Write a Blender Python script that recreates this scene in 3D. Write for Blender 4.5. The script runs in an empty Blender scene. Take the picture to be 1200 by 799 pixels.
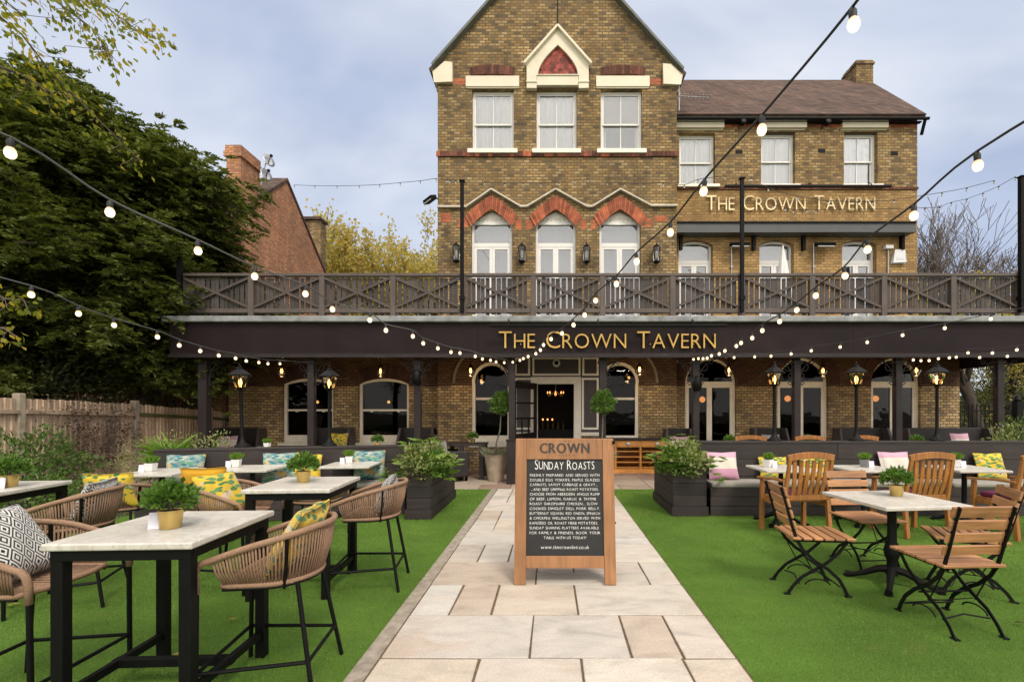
import bpy, math, random
import numpy as np
from math import pi, sin, cos, radians, sqrt, atan2
from mathutils import Vector, Matrix
from mathutils.geometry import tessellate_polygon

random.seed(7)
SC = bpy.context.scene
COL = SC.collection
# lens of the photograph: focal length in pixels of a 1200 wide frame, eye height
F, VX, VY, H = 563.0, 647.0, 481.0, 1.48

def PX(x, Y): return (x - VX) * Y / F
def PZ(y, Y): return H + (VY - y) * Y / F
def P(x, y, Y): return (PX(x, Y), Y, PZ(y, Y))

# ------------------------------------------------------------------ objects
def tag(o, label=None, cat=None, group=None, kind=None):
    if label: o['label'] = label
    if cat: o['category'] = cat
    if group: o['group'] = group
    if kind: o['kind'] = kind
    return o

def thing(name, label, cat, loc=(0, 0, 0), rz=0.0, group=None):
    o = bpy.data.objects.new(name, None)
    o.empty_display_size = 0.1
    COL.objects.link(o)
    o.location = loc
    o.rotation_euler = (0, 0, rz)
    return tag(o, label, cat, group)

def kids(o): return [c for c in o.children]

def dup(root, loc, rz=None, label=None, group=None, rot=None):
    r = root.copy(); COL.objects.link(r)
    r.location = loc
    if rz is not None: r.rotation_euler = (0, 0, rz)
    if rot is not None: r.rotation_euler = rot
    if label: r['label'] = label
    if group: r['group'] = group
    for ch in kids(root):
        c = ch.copy(); COL.objects.link(c); c.parent = r
        for g in kids(ch):
            d = g.copy(); COL.objects.link(d); d.parent = c
    return r

def wloc(o):
    v = Vector((0, 0, 0))
    while o is not None:
        v += o.location; o = o.parent
    return v

class MB:
    def __init__(s): s.v = []; s.f = []; s.m = []; s.mi = 0
    def add(s, vs, fs):
        o = len(s.v)
        s.v += [tuple(v) for v in vs]
        s.f += [tuple(i + o for i in f) for f in fs]
        s.m += [s.mi] * len(fs)
        return s
    def bx(s, x0, x1, y0, y1, z0, z1):
        return s.add([(x0, y0, z0), (x1, y0, z0), (x1, y1, z0), (x0, y1, z0), (x0, y0, z1), (x1, y0, z1), (x1, y1, z1), (x0, y1, z1)],
                     [(0, 3, 2, 1), (4, 5, 6, 7), (0, 1, 5, 4), (1, 2, 6, 5), (2, 3, 7, 6), (3, 0, 4, 7)])
    def box(s, c, d, rz=0.0, rx=0.0, ry=0.0):
        M = Matrix.Translation(c) @ Matrix.Rotation(rz, 4, 'Z') @ Matrix.Rotation(ry, 4, 'Y') @ Matrix.Rotation(rx, 4, 'X')
        a, b, e = d[0] / 2, d[1] / 2, d[2] / 2
        vs = [M @ Vector(p) for p in [(-a, -b, -e), (a, -b, -e), (a, b, -e), (-a, b, -e), (-a, -b, e), (a, -b, e), (a, b, e), (-a, b, e)]]
        return s.add(vs, [(0, 3, 2, 1), (4, 5, 6, 7), (0, 1, 5, 4), (1, 2, 6, 5), (2, 3, 7, 6), (3, 0, 4, 7)])
    def beam(s, p0, p1, w, h, up=(0, 0, 1), w1=None, h1=None):
        p0, p1 = Vector(p0), Vector(p1)
        d = (p1 - p0).normalized(); u = Vector(up)
        if abs(d.dot(u)) > .98: u = Vector((0, 1, 0))
        a = d.cross(u).normalized(); b = a.cross(d)
        w1 = w1 or w; h1 = h1 or h
        vs = []
        for p, ww, hh in ((p0, w, h), (p1, w1, h1)):
            for i, j in ((-1, -1), (1, -1), (1, 1), (-1, 1)):
                vs.append(p + a * i * ww / 2 + b * j * hh / 2)
        return s.add(vs, [(0, 1, 2, 3), (7, 6, 5, 4), (0, 4, 5, 1), (1, 5, 6, 2), (2, 6, 7, 3), (3, 7, 4, 0)])
    def tube(s, pts, r, n=8, closed=False):
        pts = [Vector(p) for p in pts]; m = len(pts)
        rs = r if isinstance(r, (list, tuple)) else [r] * m
        vs = []; prev = None
        for i, p in enumerate(pts):
            if closed: d = pts[(i + 1) % m] - pts[i - 1]
            else: d = pts[min(i + 1, m - 1)] - pts[max(i - 1, 0)]
            d = d.normalized() if d.length > 1e-9 else Vector((0, 0, 1))
            if prev is None:
                u = Vector((0, 0, 1)) if abs(d.z) < .9 else Vector((1, 0, 0))
                a = d.cross(u).normalized()
            else:
                a = (prev - d * prev.dot(d))
                a = a.normalized() if a.length > 1e-6 else d.orthogonal().normalized()
            prev = a; b = d.cross(a)
            for k in range(n):
                t = 2 * pi * k / n
                vs.append(p + (a * cos(t) + b * sin(t)) * rs[i])
        fs = []
        for i in range(m if closed else m - 1):
            j = (i + 1) % m
            for k in range(n):
                l = (k + 1) % n
                fs.append((i * n + k, i * n + l, j * n + l, j * n + k))
        if not closed:
            fs.append(tuple(range(n - 1, -1, -1))); fs.append(tuple((m - 1) * n + k for k in range(n)))
        return s.add(vs, fs)
    def lathe(s, prof, c=(0, 0, 0), n=16, sx=1, sy=1):
        vs = []; fs = []; m = len(prof)
        for r, z in prof:
            for k in range(n):
                t = 2 * pi * k / n
                vs.append((c[0] + r * cos(t) * sx, c[1] + r * sin(t) * sy, c[2] + z))
        for i in range(m - 1):
            for k in range(n):
                l = (k + 1) % n
                fs.append((i * n + k, i * n + l, (i + 1) * n + l, (i + 1) * n + k))
        fs.append(tuple(range(n - 1, -1, -1))); fs.append(tuple((m - 1) * n + k for k in range(n)))
        return s.add(vs, fs)
    def wall(s, outer, holes, y0, y1, back=True):
        """plate in XZ with holes; front face at y0, back at y1"""
        loops = [outer] + list(holes)
        flat = [p for l in loops for p in l]; n = len(flat)
        tris = tessellate_polygon([[Vector((p[0], p[1], 0)) for p in l] for l in loops])
        vs = [(p[0], y0, p[1]) for p in flat] + [(p[0], y1, p[1]) for p in flat]
        fs = []
        for t in tris:
            a, b, c = [Vector((flat[i][0], flat[i][1])) for i in t]
            ar = (b - a).x * (c - a).y - (b - a).y * (c - a).x
            t = tuple(t) if ar > 0 else tuple(reversed(t))
            fs.append(t)
            if back: fs.append(tuple(i + n for i in reversed(t)))
        o = 0
        for li, l in enumerate(loops):
            m = len(l)
            area = sum(l[i][0] * l[(i + 1) % m][1] - l[(i + 1) % m][0] * l[i][1] for i in range(m))
            for i in range(m):
                j = (i + 1) % m
                q = (o + i, o + i + n, o + j + n, o + j)
                if (area > 0) != (li == 0): q = tuple(reversed(q))
                fs.append(tuple(reversed(q)) if True else q)
            o += m
        return s.add(vs, fs)
    def prism(s, poly, y0, y1): return s.wall(poly, [], y0, y1)
    def moved(s, M):
        s.v = [tuple(M @ Vector(v)) for v in s.v]; return s
    def build(s, name, mat, parent=None, w=False, origin=None, bevel=0, smooth=False, seg=2):
        me = bpy.data.meshes.new(name)
        v = s.v
        off = None
        if origin is not None: off = Vector(origin)
        elif w and parent is not None: off = wloc(parent)
        if off is not None: v = [(p[0] - off.x, p[1] - off.y, p[2] - off.z) for p in v]
        me.from_pydata(v, [], s.f)
        mats = mat if isinstance(mat, (list, tuple)) else [mat]
        for m in mats: me.materials.append(m)
        if len(mats) > 1: me.polygons.foreach_set('material_index', s.m)
        if smooth:
            me.polygons.foreach_set('use_smooth', [True] * len(me.polygons))
            if smooth == 'auto':
                try: me.set_sharp_from_angle(angle=radians(40))
                except Exception: pass
        o = bpy.data.objects.new(name, me)
        COL.objects.link(o)
        if parent is not None: o.parent = parent
        if origin is not None: o.location = off
        if bevel:
            b = o.modifiers.new('bevel', 'BEVEL'); b.width = bevel; b.segments = seg; b.limit_method = 'ANGLE'; b.angle_limit = radians(35)
        return o

def np_mesh(name, V, quads, mat, parent=None, w=False, origin=None, mi=None):
    """V (n,3) array, quads (m,k) array"""
    me = bpy.data.meshes.new(name)
    off = None
    if origin is not None: off = np.array(origin)
    elif w and parent is not None: off = np.array(wloc(parent))
    if off is not None: V = V - off
    m, k = quads.shape
    me.vertices.add(len(V)); me.vertices.foreach_set('co', V.astype(np.float32).ravel())
    me.loops.add(m * k); me.loops.foreach_set('vertex_index', quads.astype(np.int32).ravel())
    me.polygons.add(m)
    me.polygons.foreach_set('loop_start', np.arange(0, m * k, k, dtype=np.int32))
    me.polygons.foreach_set('loop_total', np.full(m, k, dtype=np.int32))
    mats = mat if isinstance(mat, (list, tuple)) else [mat]
    for mm in mats: me.materials.append(mm)
    if mi is not None: me.polygons.foreach_set('material_index', mi.astype(np.int32))
    me.update(calc_edges=True)
    o = bpy.data.objects.new(name, me); COL.objects.link(o)
    if parent is not None: o.parent = parent
    if origin is not None: o.location = tuple(off)
    return o

RNG = np.random.default_rng(11)
def unit(a): return a / np.maximum(np.linalg.norm(a, axis=-1, keepdims=True), 1e-9)
def leaf_geo(pts, dirs, L, Wd, flat=0.0):
    n = len(pts); d = unit(dirs)
    r = RNG.normal(size=(n, 3)); r[:, 2] += flat * 3
    s = unit(np.cross(d, r))
    L = np.broadcast_to(np.asarray(L, float), (n,)) * RNG.uniform(.7, 1.25, n)
    Wd = np.broadcast_to(np.asarray(Wd, float), (n,)) * RNG.uniform(.75, 1.2, n)
    nn = np.cross(s, d)
    mid = pts + d * (L * .45)[:, None] + nn * (L * .08)[:, None]
    V = np.stack([pts, mid + s * (Wd / 2)[:, None], pts + d * L[:, None], mid - s * (Wd / 2)[:, None]], 1).reshape(-1, 3)
    Q = np.arange(4 * n).reshape(n, 4)
    return V, Q
def leaves(name, pts, dirs, L, Wd, mat, parent=None, w=False, origin=None, flat=0.0, nm=1):
    V, Q = leaf_geo(pts, dirs, L, Wd, flat)
    mi = RNG.integers(0, nm, len(Q)) if nm > 1 else None
    return np_mesh(name, V, Q, mat, parent, w, origin, mi)

def arc3(x0, x1, zs, zt, n=12):
    """points from (x1,zs) over (mid,zt) to (x0,zs)"""
    h = zt - zs; c = (x1 - x0) / 2; R = (c * c + h * h) / (2 * h); cz = zt - R; mx = (x0 + x1) / 2
    a = math.asin(min(1, c / R))
    if h > c: a = pi - a
    return [(mx + R * sin(a - 2 * a * i / n), cz + R * cos(a - 2 * a * i / n)) for i in range(n + 1)]
def rect(x0, x1, z0, z1): return [(x0, z0), (x1, z0), (x1, z1), (x0, z1)]
def arch(x0, x1, z0, zs, zt, n=12): return [(x0, z0), (x1, z0)] + arc3(x0, x1, zs, zt, n)
def clean(poly):
    out = []
    for p in poly:
        if not out or abs(p[0] - out[-1][0]) + abs(p[1] - out[-1][1]) > 1e-5: out.append(p)
    if abs(out[0][0] - out[-1][0]) + abs(out[0][1] - out[-1][1]) < 1e-5: out.pop()
    return out

# ------------------------------------------------------------------ glyphs (built-in font), taken while the scene is empty
GL = {}
def glyph(ch, ext):
    k = (ch, ext)
    if k in GL: return GL[k]
    cu = bpy.data.curves.new('glyph', 'FONT'); cu.body = ch; cu.size = 1; cu.resolution_u = 3
    cu.extrude = .5 if ext else 0.0
    cu.offset = -.010 if ext else -.011
    o = bpy.data.objects.new('glyph', cu); COL.objects.link(o)
    bpy.context.view_layer.update()
    dg = bpy.context.evaluated_depsgraph_get()
    ev = o.evaluated_get(dg); me = ev.to_mesh()
    vs = [tuple(v.co) for v in me.vertices]; fs = [tuple(p.vertices) for p in me.polygons]
    ev.to_mesh_clear(); bpy.data.objects.remove(o); bpy.data.curves.remove(cu)
    xs = [v[0] for v in vs] or [0]
    GL[k] = (vs, fs, min(xs), max(xs)); return GL[k]
def text_width(s, gap=.1, sp=.32):
    x = 0
    for ch in s:
        if ch == ' ': x += sp
        else: g = glyph(ch, True); x += g[3] - g[2] + gap
    return x - gap
def text_width2(s, big, gap):
    return sum((glyph(c, True)[3] - glyph(c, True)[2]) * (big if i == 0 else 1) + gap for i, c in enumerate(s)) - gap
def write(mb, s, x, z, size, y, depth=0.0, width=None, gap=.1, sp=.32, jit=0.0, seed=1, caps=None):
    """letters along X at baseline z, front face towards -Y; depth 0 = flat ink"""
    ext = depth > 0; rnd = random.Random(seed)
    def sz(ch, i): return (caps if caps and (i == 0 or s[i - 1] == ' ') else 1.0)
    tot = 0
    for i, ch in enumerate(s):
        if ch == ' ': tot += sp
        else: g = glyph(ch, ext); tot += (g[3] - g[2]) * sz(ch, i) + gap
    tot -= gap
    kx = size if width is None else width / tot
    cx = x
    for i, ch in enumerate(s):
        if ch == ' ': cx += sp * kx; continue
        g = glyph(ch, ext); q = sz(ch, i)
        dz = rnd.uniform(-jit, jit) * size; rot = rnd.uniform(-jit, jit) * 1.2; sc = 1 + rnd.uniform(-jit, jit) * 1.5
        vs = []
        for v in g[0]:
            a = (v[0] - g[2]) * kx * q * sc; b = v[1] * size * q * sc
            vs.append((cx + a * cos(rot) - b * sin(rot), y - (v[2] + .5) * depth if ext else y, z + dz + a * sin(rot) + b * cos(rot)))
        mb.add(vs, g[1])
        cx += (g[3] - g[2]) * kx * q + gap * kx
for ch in "THECROWNAV&abcdefghijklmnopqrstuvwxyzSUNDAYROASTSFGLMPKBVIXQJZ.,!'": glyph(ch, False)
for ch in "THECROWNAVX": glyph(ch, True)
# ------------------------------------------------------------------ materials
def nt(name):
    m = bpy.data.materials.new(name); m.use_nodes = True
    t = m.node_tree; t.nodes.clear()
    out = t.nodes.new('ShaderNodeOutputMaterial'); b = t.nodes.new('ShaderNodeBsdfPrincipled')
    t.links.new(b.outputs[0], out.inputs[0])
    return m, t, b, out
class N:
    def __init__(s, t): s.t = t
    def n(s, typ, **kw):
        x = s.t.nodes.new(typ)
        for k, v in kw.items(): setattr(x, k, v)
        return x
    def l(s, a, b): s.t.links.new(a, b)
    def math(s, op, a, b=None, c=None):
        x = s.n('ShaderNodeMath', operation=op)
        for i, v in enumerate((a, b, c)):
            if v is None: continue
            if isinstance(v, (int, float)): x.inputs[i].default_value = v
            else: s.l(v, x.inputs[i])
        return x.outputs[0]
    def mix(s, f, a, b, bt='MIX'):
        x = s.n('ShaderNodeMix', data_type='RGBA', blend_type=bt)
        for i, v in ((0, f), (6, a), (7, b)):
            if isinstance(v, (int, float)): x.inputs[i].default_value = v
            elif isinstance(v, (tuple, list)): x.inputs[i].default_value = tuple(v[:3]) + (1,)
            else: s.l(v, x.inputs[i])
        return x.outputs[2]
    def noise(s, vec, scale, detail=3, rough=.55, dist=0):
        x = s.n('ShaderNodeTexNoise'); x.inputs['Scale'].default_value = scale; x.inputs['Detail'].default_value = detail
        x.inputs['Roughness'].default_value = rough; x.inputs['Distortion'].default_value = dist
        if vec is not None: s.l(vec, x.inputs['Vector'])
        return x.outputs[0]
    def ramp(s, f, stops, const=False):
        x = s.n('ShaderNodeValToRGB'); e = x.color_ramp.elements
        if const: x.color_ramp.interpolation = 'CONSTANT'
        while len(e) < len(stops): e.new(.5)
        for i, (p, c) in enumerate(stops):
            e[i].position = p; e[i].color = (c[0], c[1], c[2], 1) if isinstance(c, (tuple, list)) else (c, c, c, 1)
        s.l(f, x.inputs[0]); return x.outputs[0]
    def obj(s): return s.n('ShaderNodeTexCoord').outputs['Object']
    def scaled(s, v, sc):
        x = s.n('ShaderNodeMapping'); x.inputs['Scale'].default_value = sc; s.l(v, x.inputs[0]); return x.outputs[0]
    def bump(s, h, strength, dist, b):
        x = s.n('ShaderNodeBump'); x.inputs['Strength'].default_value = strength; x.inputs['Distance'].default_value = dist
        s.l(h, x.inputs['Height']); s.l(x.outputs[0], b.inputs['Normal'])
    def island(s): return s.n('ShaderNodeNewGeometry').outputs['Random Per Island']
def mul(c, k): return tuple(min(1, x * k) for x in c)

def mat(name, col, rough=.6, var=.2, scale=8, bump=0.0, bscale=60, metal=0.0, isl=0.0, stretch=(1, 1, 1), spec=.5, col2=None, coat=0):
    m, t, b, out = nt(name); n = N(t)
    v = n.scaled(n.obj(), stretch)
    f = n.ramp(n.noise(v, scale, 5), [(.28, 0.0), (.72, 1.0)])
    c = n.mix(f, mul(col, 1 - var), col2 if col2 else mul(col, 1 + var))
    if isl:
        r = n.math('MULTIPLY_ADD', n.island(), 2 * isl, 1 - isl)
        cb = n.n('ShaderNodeCombineColor'); [n.l(r, cb.inputs[i]) for i in range(3)]
        c = n.mix(1.0, c, cb.outputs[0], 'MULTIPLY')
    n.l(c, b.inputs['Base Color'])
    b.inputs['Metallic'].default_value = metal; b.inputs['Specular IOR Level'].default_value = spec
    if coat: b.inputs['Coat Weight'].default_value = coat
    rr = n.math('MULTIPLY_ADD', n.noise(v, scale * 2.3, 3), .3, max(0, rough - .15)); n.l(rr, b.inputs['Roughness'])
    if bump: n.bump(n.noise(v, bscale, 4), 1.0, bump, b)
    return m

def wood(name, col, rough=.5, var=.35, axis=0, isl=.18, grain=22, bump=.0008, col2=None):
    st = [1, 1, 1]; st = [grain / 2] * 3; st[axis] = grain / 22
    m, t, b, out = nt(name); n = N(t)
    v = n.scaled(n.obj(), st)
    g = n.noise(v, 2.4, 7, .65, .9)
    f = n.ramp(g, [(.3, 0.0), (.7, 1.0)])
    big = n.ramp(n.noise(n.obj(), 3.0, 3), [(.3, .82), (.7, 1.15)])
    c = n.mix(f, mul(col, 1 - var), col2 if col2 else mul(col, 1 + var * .6))
    c = n.mix(1.0, c, big, 'MULTIPLY')
    r = n.math('MULTIPLY_ADD', n.island(), 2 * isl, 1 - isl)
    cb = n.n('ShaderNodeCombineColor'); [n.l(r, cb.inputs[i]) for i in range(3)]
    c = n.mix(1.0, c, cb.outputs[0], 'MULTIPLY')
    n.l(c, b.inputs['Base Color'])
    rr = n.math('MULTIPLY_ADD', g, .3, rough - .15); n.l(rr, b.inputs['Roughness'])
    n.bump(g, 1.0, bump, b)
    return m

def brick(name, cols, mortar, bw=.158, rh=.071, ms=.011, patch=(.75, 1.2), dirt=.0, band=None):
    m, t, b, out = nt(name); n = N(t)
    sp = n.n('ShaderNodeSeparateXYZ'); n.l(n.obj(), sp.inputs[0])
    cb = n.n('ShaderNodeCombineXYZ'); n.l(n.math('ADD', sp.outputs[0], sp.outputs[1]), cb.inputs[0]); n.l(sp.outputs[2], cb.inputs[1])
    wob = n.n('ShaderNodeVectorMath', operation='MULTIPLY_ADD')
    nz = n.n('ShaderNodeTexNoise'); nz.inputs['Scale'].default_value = 9; n.l(cb.outputs[0], nz.inputs['Vector'])
    n.l(nz.outputs[1], wob.inputs[0]); wob.inputs[1].default_value = (.012, .008, 0); n.l(cb.outputs[0], wob.inputs[2])
    br = n.n('ShaderNodeTexBrick'); n.l(wob.outputs[0], br.inputs['Vector'])
    br.inputs['Scale'].default_value = 1; br.inputs['Brick Width'].default_value = bw; br.inputs['Row Height'].default_value = rh
    br.inputs['Mortar Size'].default_value = ms; br.inputs['Mortar Smooth'].default_value = .2; br.inputs['Bias'].default_value = 0
    br.inputs['Color1'].default_value = (0, 0, 0, 1); br.inputs['Color2'].default_value = (1, 1, 1, 1); br.inputs['Mortar'].default_value = (.5, .5, .5, 1)
    k = len(cols)
    c = n.ramp(br.outputs['Color'], [((i + .0) / k, q) for i, q in enumerate(cols)], const=True)
    pt = n.ramp(n.noise(cb.outputs[0], .9, 6, .6), [(.3, patch[0]), (.7, patch[1])])
    c = n.mix(1.0, c, pt, 'MULTIPLY')
    streak = n.ramp(n.noise(n.scaled(cb.outputs[0], (2.6, .35, 1)), 1.0, 6, .65), [(.32, .72), (.58, 1.08), (.8, 1.22)])
    c = n.mix(1.0, c, streak, 'MULTIPLY')
    fine = n.ramp(n.noise(cb.outputs[0], 55, 4), [(.25, .78), (.75, 1.2)])
    c = n.mix(1.0, c, fine, 'MULTIPLY')
    mc = n.mix(n.noise(cb.outputs[0], 1.6, 4), mul(mortar, .6), mul(mortar, 1.35))
    c = n.mix(br.outputs['Fac'], c, mc)
    if dirt:
        d = n.ramp(n.noise(n.scaled(cb.outputs[0], (1.2, .5, 1)), 1.3, 6, .7), [(.5, 0.0), (.68, dirt)])
        c = n.mix(d, c, (.035, .03, .026))
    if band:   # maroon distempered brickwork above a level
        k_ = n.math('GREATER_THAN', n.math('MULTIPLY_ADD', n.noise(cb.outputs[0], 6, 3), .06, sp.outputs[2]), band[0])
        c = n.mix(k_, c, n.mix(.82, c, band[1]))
    n.l(c, b.inputs['Base Color']); b.inputs['Roughness'].default_value = .9; b.inputs['Specular IOR Level'].default_value = .2
    hgt = n.math('SUBTRACT', n.math('MULTIPLY', n.noise(cb.outputs[0], 40, 4), .5), br.outputs['Fac'])
    n.bump(hgt, .7, .012, b)
    return m

def leafmat(name, cols, trans=.35, rough=.5):
    m, t, b, out = nt(name); n = N(t)
    k = len(cols)
    big = n.noise(n.obj(), 2.2, 3)
    f = n.math('ADD', n.math('MULTIPLY', n.island(), .75), n.math('MULTIPLY_ADD', big, .8, -.28))
    c = n.ramp(f, [(i / max(1, k - 1), q) for i, q in enumerate(cols)])
    n.l(c, b.inputs['Base Color']); b.inputs['Roughness'].default_value = rough; b.inputs['Specular IOR Level'].default_value = .35
    tr = n.n('ShaderNodeBsdfTranslucent'); n.l(n.mix(1.0, c, (1.0, 1.0, .55), 'MULTIPLY'), tr.inputs[0])
    mx = n.n('ShaderNodeMixShader'); mx.inputs[0].default_value = trans
    n.l(b.outputs[0], mx.inputs[1]); n.l(tr.outputs[0], mx.inputs[2]); n.l(mx.outputs[0], out.inputs[0])
    return m

def emit(name, col, s):
    m, t, b, out = nt(name)
    b.inputs['Base Color'].default_value = (.8, .8, .8, 1); b.inputs['Emission Color'].default_value = col + (1,); b.inputs['Emission Strength'].default_value = s
    return m

def glass(name, tint=(1, 1, 1), refl=.12, rough=.02):
    m, t, b, out = nt(name); n = N(t); t.nodes.remove(b)
    tr = n.n('ShaderNodeBsdfTransparent'); tr.inputs[0].default_value = tint + (1,)
    gl = n.n('ShaderNodeBsdfGlossy'); gl.inputs['Roughness'].default_value = rough; gl.inputs[0].default_value = (.95, .97, 1, 1)
    nv = n.noise(n.obj(), 1.7, 2)
    bp = n.n('ShaderNodeBump'); bp.inputs['Strength'].default_value = .25; bp.inputs['Distance'].default_value = .02; n.l(nv, bp.inputs['Height']); n.l(bp.outputs[0], gl.inputs['Normal'])
    fr = n.n('ShaderNodeFresnel'); fr.inputs[0].default_value = 1.5
    f = n.math('ADD', fr.outputs[0], refl - .04)
    mx = n.n('ShaderNodeMixShader'); n.l(f, mx.inputs[0]); n.l(tr.outputs[0], mx.inputs[1]); n.l(gl.outputs[0], mx.inputs[2]); n.l(mx.outputs[0], out.inputs[0])
    return m

STOCK = [(.215, .150, .072), (.35, .235, .097), (.285, .187, .077), (.15, .108, .062), (.38, .262, .115), (.25, .163, .069), (.33, .205, .076), (.27, .187, .088), (.41, .295, .145)]
M_stock = brick('stock_brick', STOCK, (.145, .112, .075), dirt=.5)
M_stock2 = brick('stock_brick_wing', [(.38, .255, .105), (.29, .187, .075), (.42, .29, .13), (.18, .125, .068), (.34, .22, .088), (.25, .167, .075), (.44, .315, .15)], (.16, .12, .08), dirt=.2)
M_gold = brick('yellow_brick', [(.43, .27, .10), (.37, .225, .085), (.47, .305, .125), (.31, .195, .085), (.41, .25, .10)], (.25, .17, .09), patch=(.85, 1.15))
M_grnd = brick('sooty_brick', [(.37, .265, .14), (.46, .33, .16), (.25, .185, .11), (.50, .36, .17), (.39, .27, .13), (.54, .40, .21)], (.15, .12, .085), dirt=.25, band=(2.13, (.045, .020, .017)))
M_neigh = brick('orange_brick', [(.62, .27, .125), (.55, .23, .11), (.65, .31, .16), (.49, .20, .10), (.59, .28, .15), (.44, .185, .10)], (.26, .20, .15), patch=(.8, 1.15))
M_redbrick = mat('red_brick', (.36, .105, .05), .85, .4, 5, .004, 60, isl=.35)
M_archb = mat('dark_arch_brick', (.055, .024, .018), .9, .35, 14, .004, 60, isl=.4)  # arch brick, darker than the other red brick
M_darkbrick = mat('dark_red_brick', (.13, .05, .032), .9, .35, 14, .004, 60, isl=.45)
M_cream = mat('cream_paint', (.74, .68, .53), .55, .07, 3, .0008, 30)
M_white = mat('white_paint', (.78, .77, .74), .45, .05, 4)
M_sill = mat('sill_paint', (.84, .80, .70), .6, .08, 5)
M_curt = mat('net_curtain', (.96, .96, .95), .8, .04, 6)
M_winback = mat('grey_window_back', (.42, .43, .45), .8, .1, 3)
M_roofb = mat('beige_roller_blind', (.45, .38, .33), .8, .06, 3)
M_tile = brick('clay_roof_tile', [(.105, .070, .058), (.125, .078, .062), (.085, .060, .052), (.14, .092, .075), (.115, .078, .066)], (.055, .04, .034), bw=.17, rh=.1, ms=.006, patch=(.8, 1.2), dirt=.15)
M_rtile = mat('red_hung_tile', (.25, .045, .03), .7, .3, 9, isl=.6)
M_lead = mat('lead_grey', (.25, .265, .27), .6, .35, 5, .002, 25)
M_verd = mat('copper_green_edge', (.14, .155, .14), .7, .3, 6)
M_fascia = mat('aubergine_paint', (.017, .0105, .0115), .55, .35, 1.3, .0012, 9, spec=.16)
M_fasc2 = mat('aubergine_trim', (.024, .018, .019), .5, .25, 3, spec=.3)
M_grey = mat('grey_paint', (.075, .064, .068), .5, .12, 2, spec=.3)
M_rail = wood('railing_paint', (.112, .086, .074), .55, .3, 2, .28)
M_brace = wood('brace_paint', (.082, .063, .055), .6, .3, 2, .25)
M_drip = mat('drip_stone', (.58, .53, .43), .7, .2, 6)
M_slat = wood('slat_paint', (.058, .046, .043), .6, .3, 2, .4)
M_black = mat('black_metal', (.005, .005, .005), .5, .2, 10, metal=.0, spec=.14)
M_iron = mat('black_iron', (.006, .006, .006), .5, .2, 25, .0006, 120, spec=.18)
M_pale = mat('pale_gold_letter', (.80, .66, .40), .4, .12, 6, metal=.25)
M_hood = mat('hood_stone', (.20, .17, .12), .8, .2, 8)
M_gold_l = mat('gold_letter', (.55, .35, .10), .32, .2, 6, metal=.75)
M_glass = glass('window_glass', (.98, .99, .99), .15)
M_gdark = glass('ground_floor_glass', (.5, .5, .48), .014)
M_lamp_g = glass('lantern_glass', (.95, .9, .8), .06)
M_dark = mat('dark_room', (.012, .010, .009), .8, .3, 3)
M_dark2 = mat('dim_room', (.10, .10, .11), .8, .2, 2)
M_bulb = emit('lit_bulb', (1.0, .74, .40), 1.7)
def bulb_mat():
    m, t, b, out = nt('frosted_lit_bulb'); n = N(t)
    sp = n.n('ShaderNodeSeparateXYZ'); n.l(n.obj(), sp.inputs[0])
    f = n.math('MULTIPLY_ADD', sp.outputs[2], -1 / .075, -.04 / .075)
    c = n.ramp(f, [(0.0, (.75, .36, .12)), (.35, (1.0, .66, .32)), (.75, (1.0, .80, .50))])
    s_ = n.math('MULTIPLY_ADD', n.ramp(f, [(.1, 0.0), (.6, 1.0)]), 1.0, .7)
    b.inputs['Base Color'].default_value = (.35, .3, .25, 1); n.l(c, b.inputs['Emission Color']); n.l(s_, b.inputs['Emission Strength'])
    return m
M_bulb = bulb_mat()
M_fil = emit('lit_filament', (1.0, .46, .13), 6.0)
M_int = emit('dim_bar_bulb', (1.0, .5, .16), 3.0)
M_amber = emit('amber_globe', (1.0, .36, .10), 2.2)
M_unlit = mat('clear_bulb', (.55, .56, .57), .2, .05, 4)
M_cable = mat('cable_rubber', (.02, .02, .022), .6, .1, 10)
M_cableg = mat('cable_grey', (.10, .10, .105), .6, .1, 10)
M_rope = mat('tan_rope', (.27, .165, .105), .85, .25, 90, .002, 400, isl=.14)
M_marble = None
M_teak = wood('teak', (.38, .155, .042), .45, .4, 2, .15)
M_acac = wood('oiled_slats', (.40, .195, .085), .5, .4, 0, .2)
M_sidew = wood('sideboard_pine', (.66, .29, .07), .4, .35, 0, .15)
M_bench = wood('ebony_plank', (.034, .026, .025), .7, .45, 0, .3, bump=.0015)
M_plant = wood('planter_plank', (.026, .019, .0185), .7, .5, 0, .3, bump=.0015)
M_booth = wood('booth_black', (.018, .015, .015), .6, .4, 0, .2)
M_cush = mat('grey_cushion', (.30, .28, .255), .9, .2, 60, .002, 300)
M_aframe = wood('a_board_wood', (.31, .145, .058), .5, .3, 2, .12)
M_chalk = mat('chalkboard', (.012, .0125, .0135), .6, .5, 3)
M_ink = mat('chalk_white', (.80, .80, .78), .9, .08, 40)
M_burn = mat('burnt_print', (.06, .05, .045), .9, .4, 60)
M_brass = mat('brass_pot', (.62, .45, .16), .38, .12, 8, metal=.85)
M_wpot = mat('white_pot', (.74, .74, .73), .4, .06, 5)
M_gpot = mat('grey_pot', (.19, .20, .21), .6, .15, 8)
M_card = mat('card', (.70, .69, .78), .6, .04, 5)
M_stone_pot = mat('stone_pot', (.36, .29, .22), .8, .25, 7, .004, 40)
M_soil = mat('soil', (.03, .02, .014), .95, .4, 30, .006, 60)
M_bark = mat('bark', (.085, .065, .05), .9, .4, 12, .01, 30, stretch=(1, 1, .3))
M_bark3 = mat('dark_bark', (.045, .034, .026), .9, .4, 12, .01, 30, stretch=(1, 1, .3))
M_bark2 = mat('twig_bark', (.13, .105, .085), .9, .3, 12)
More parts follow.
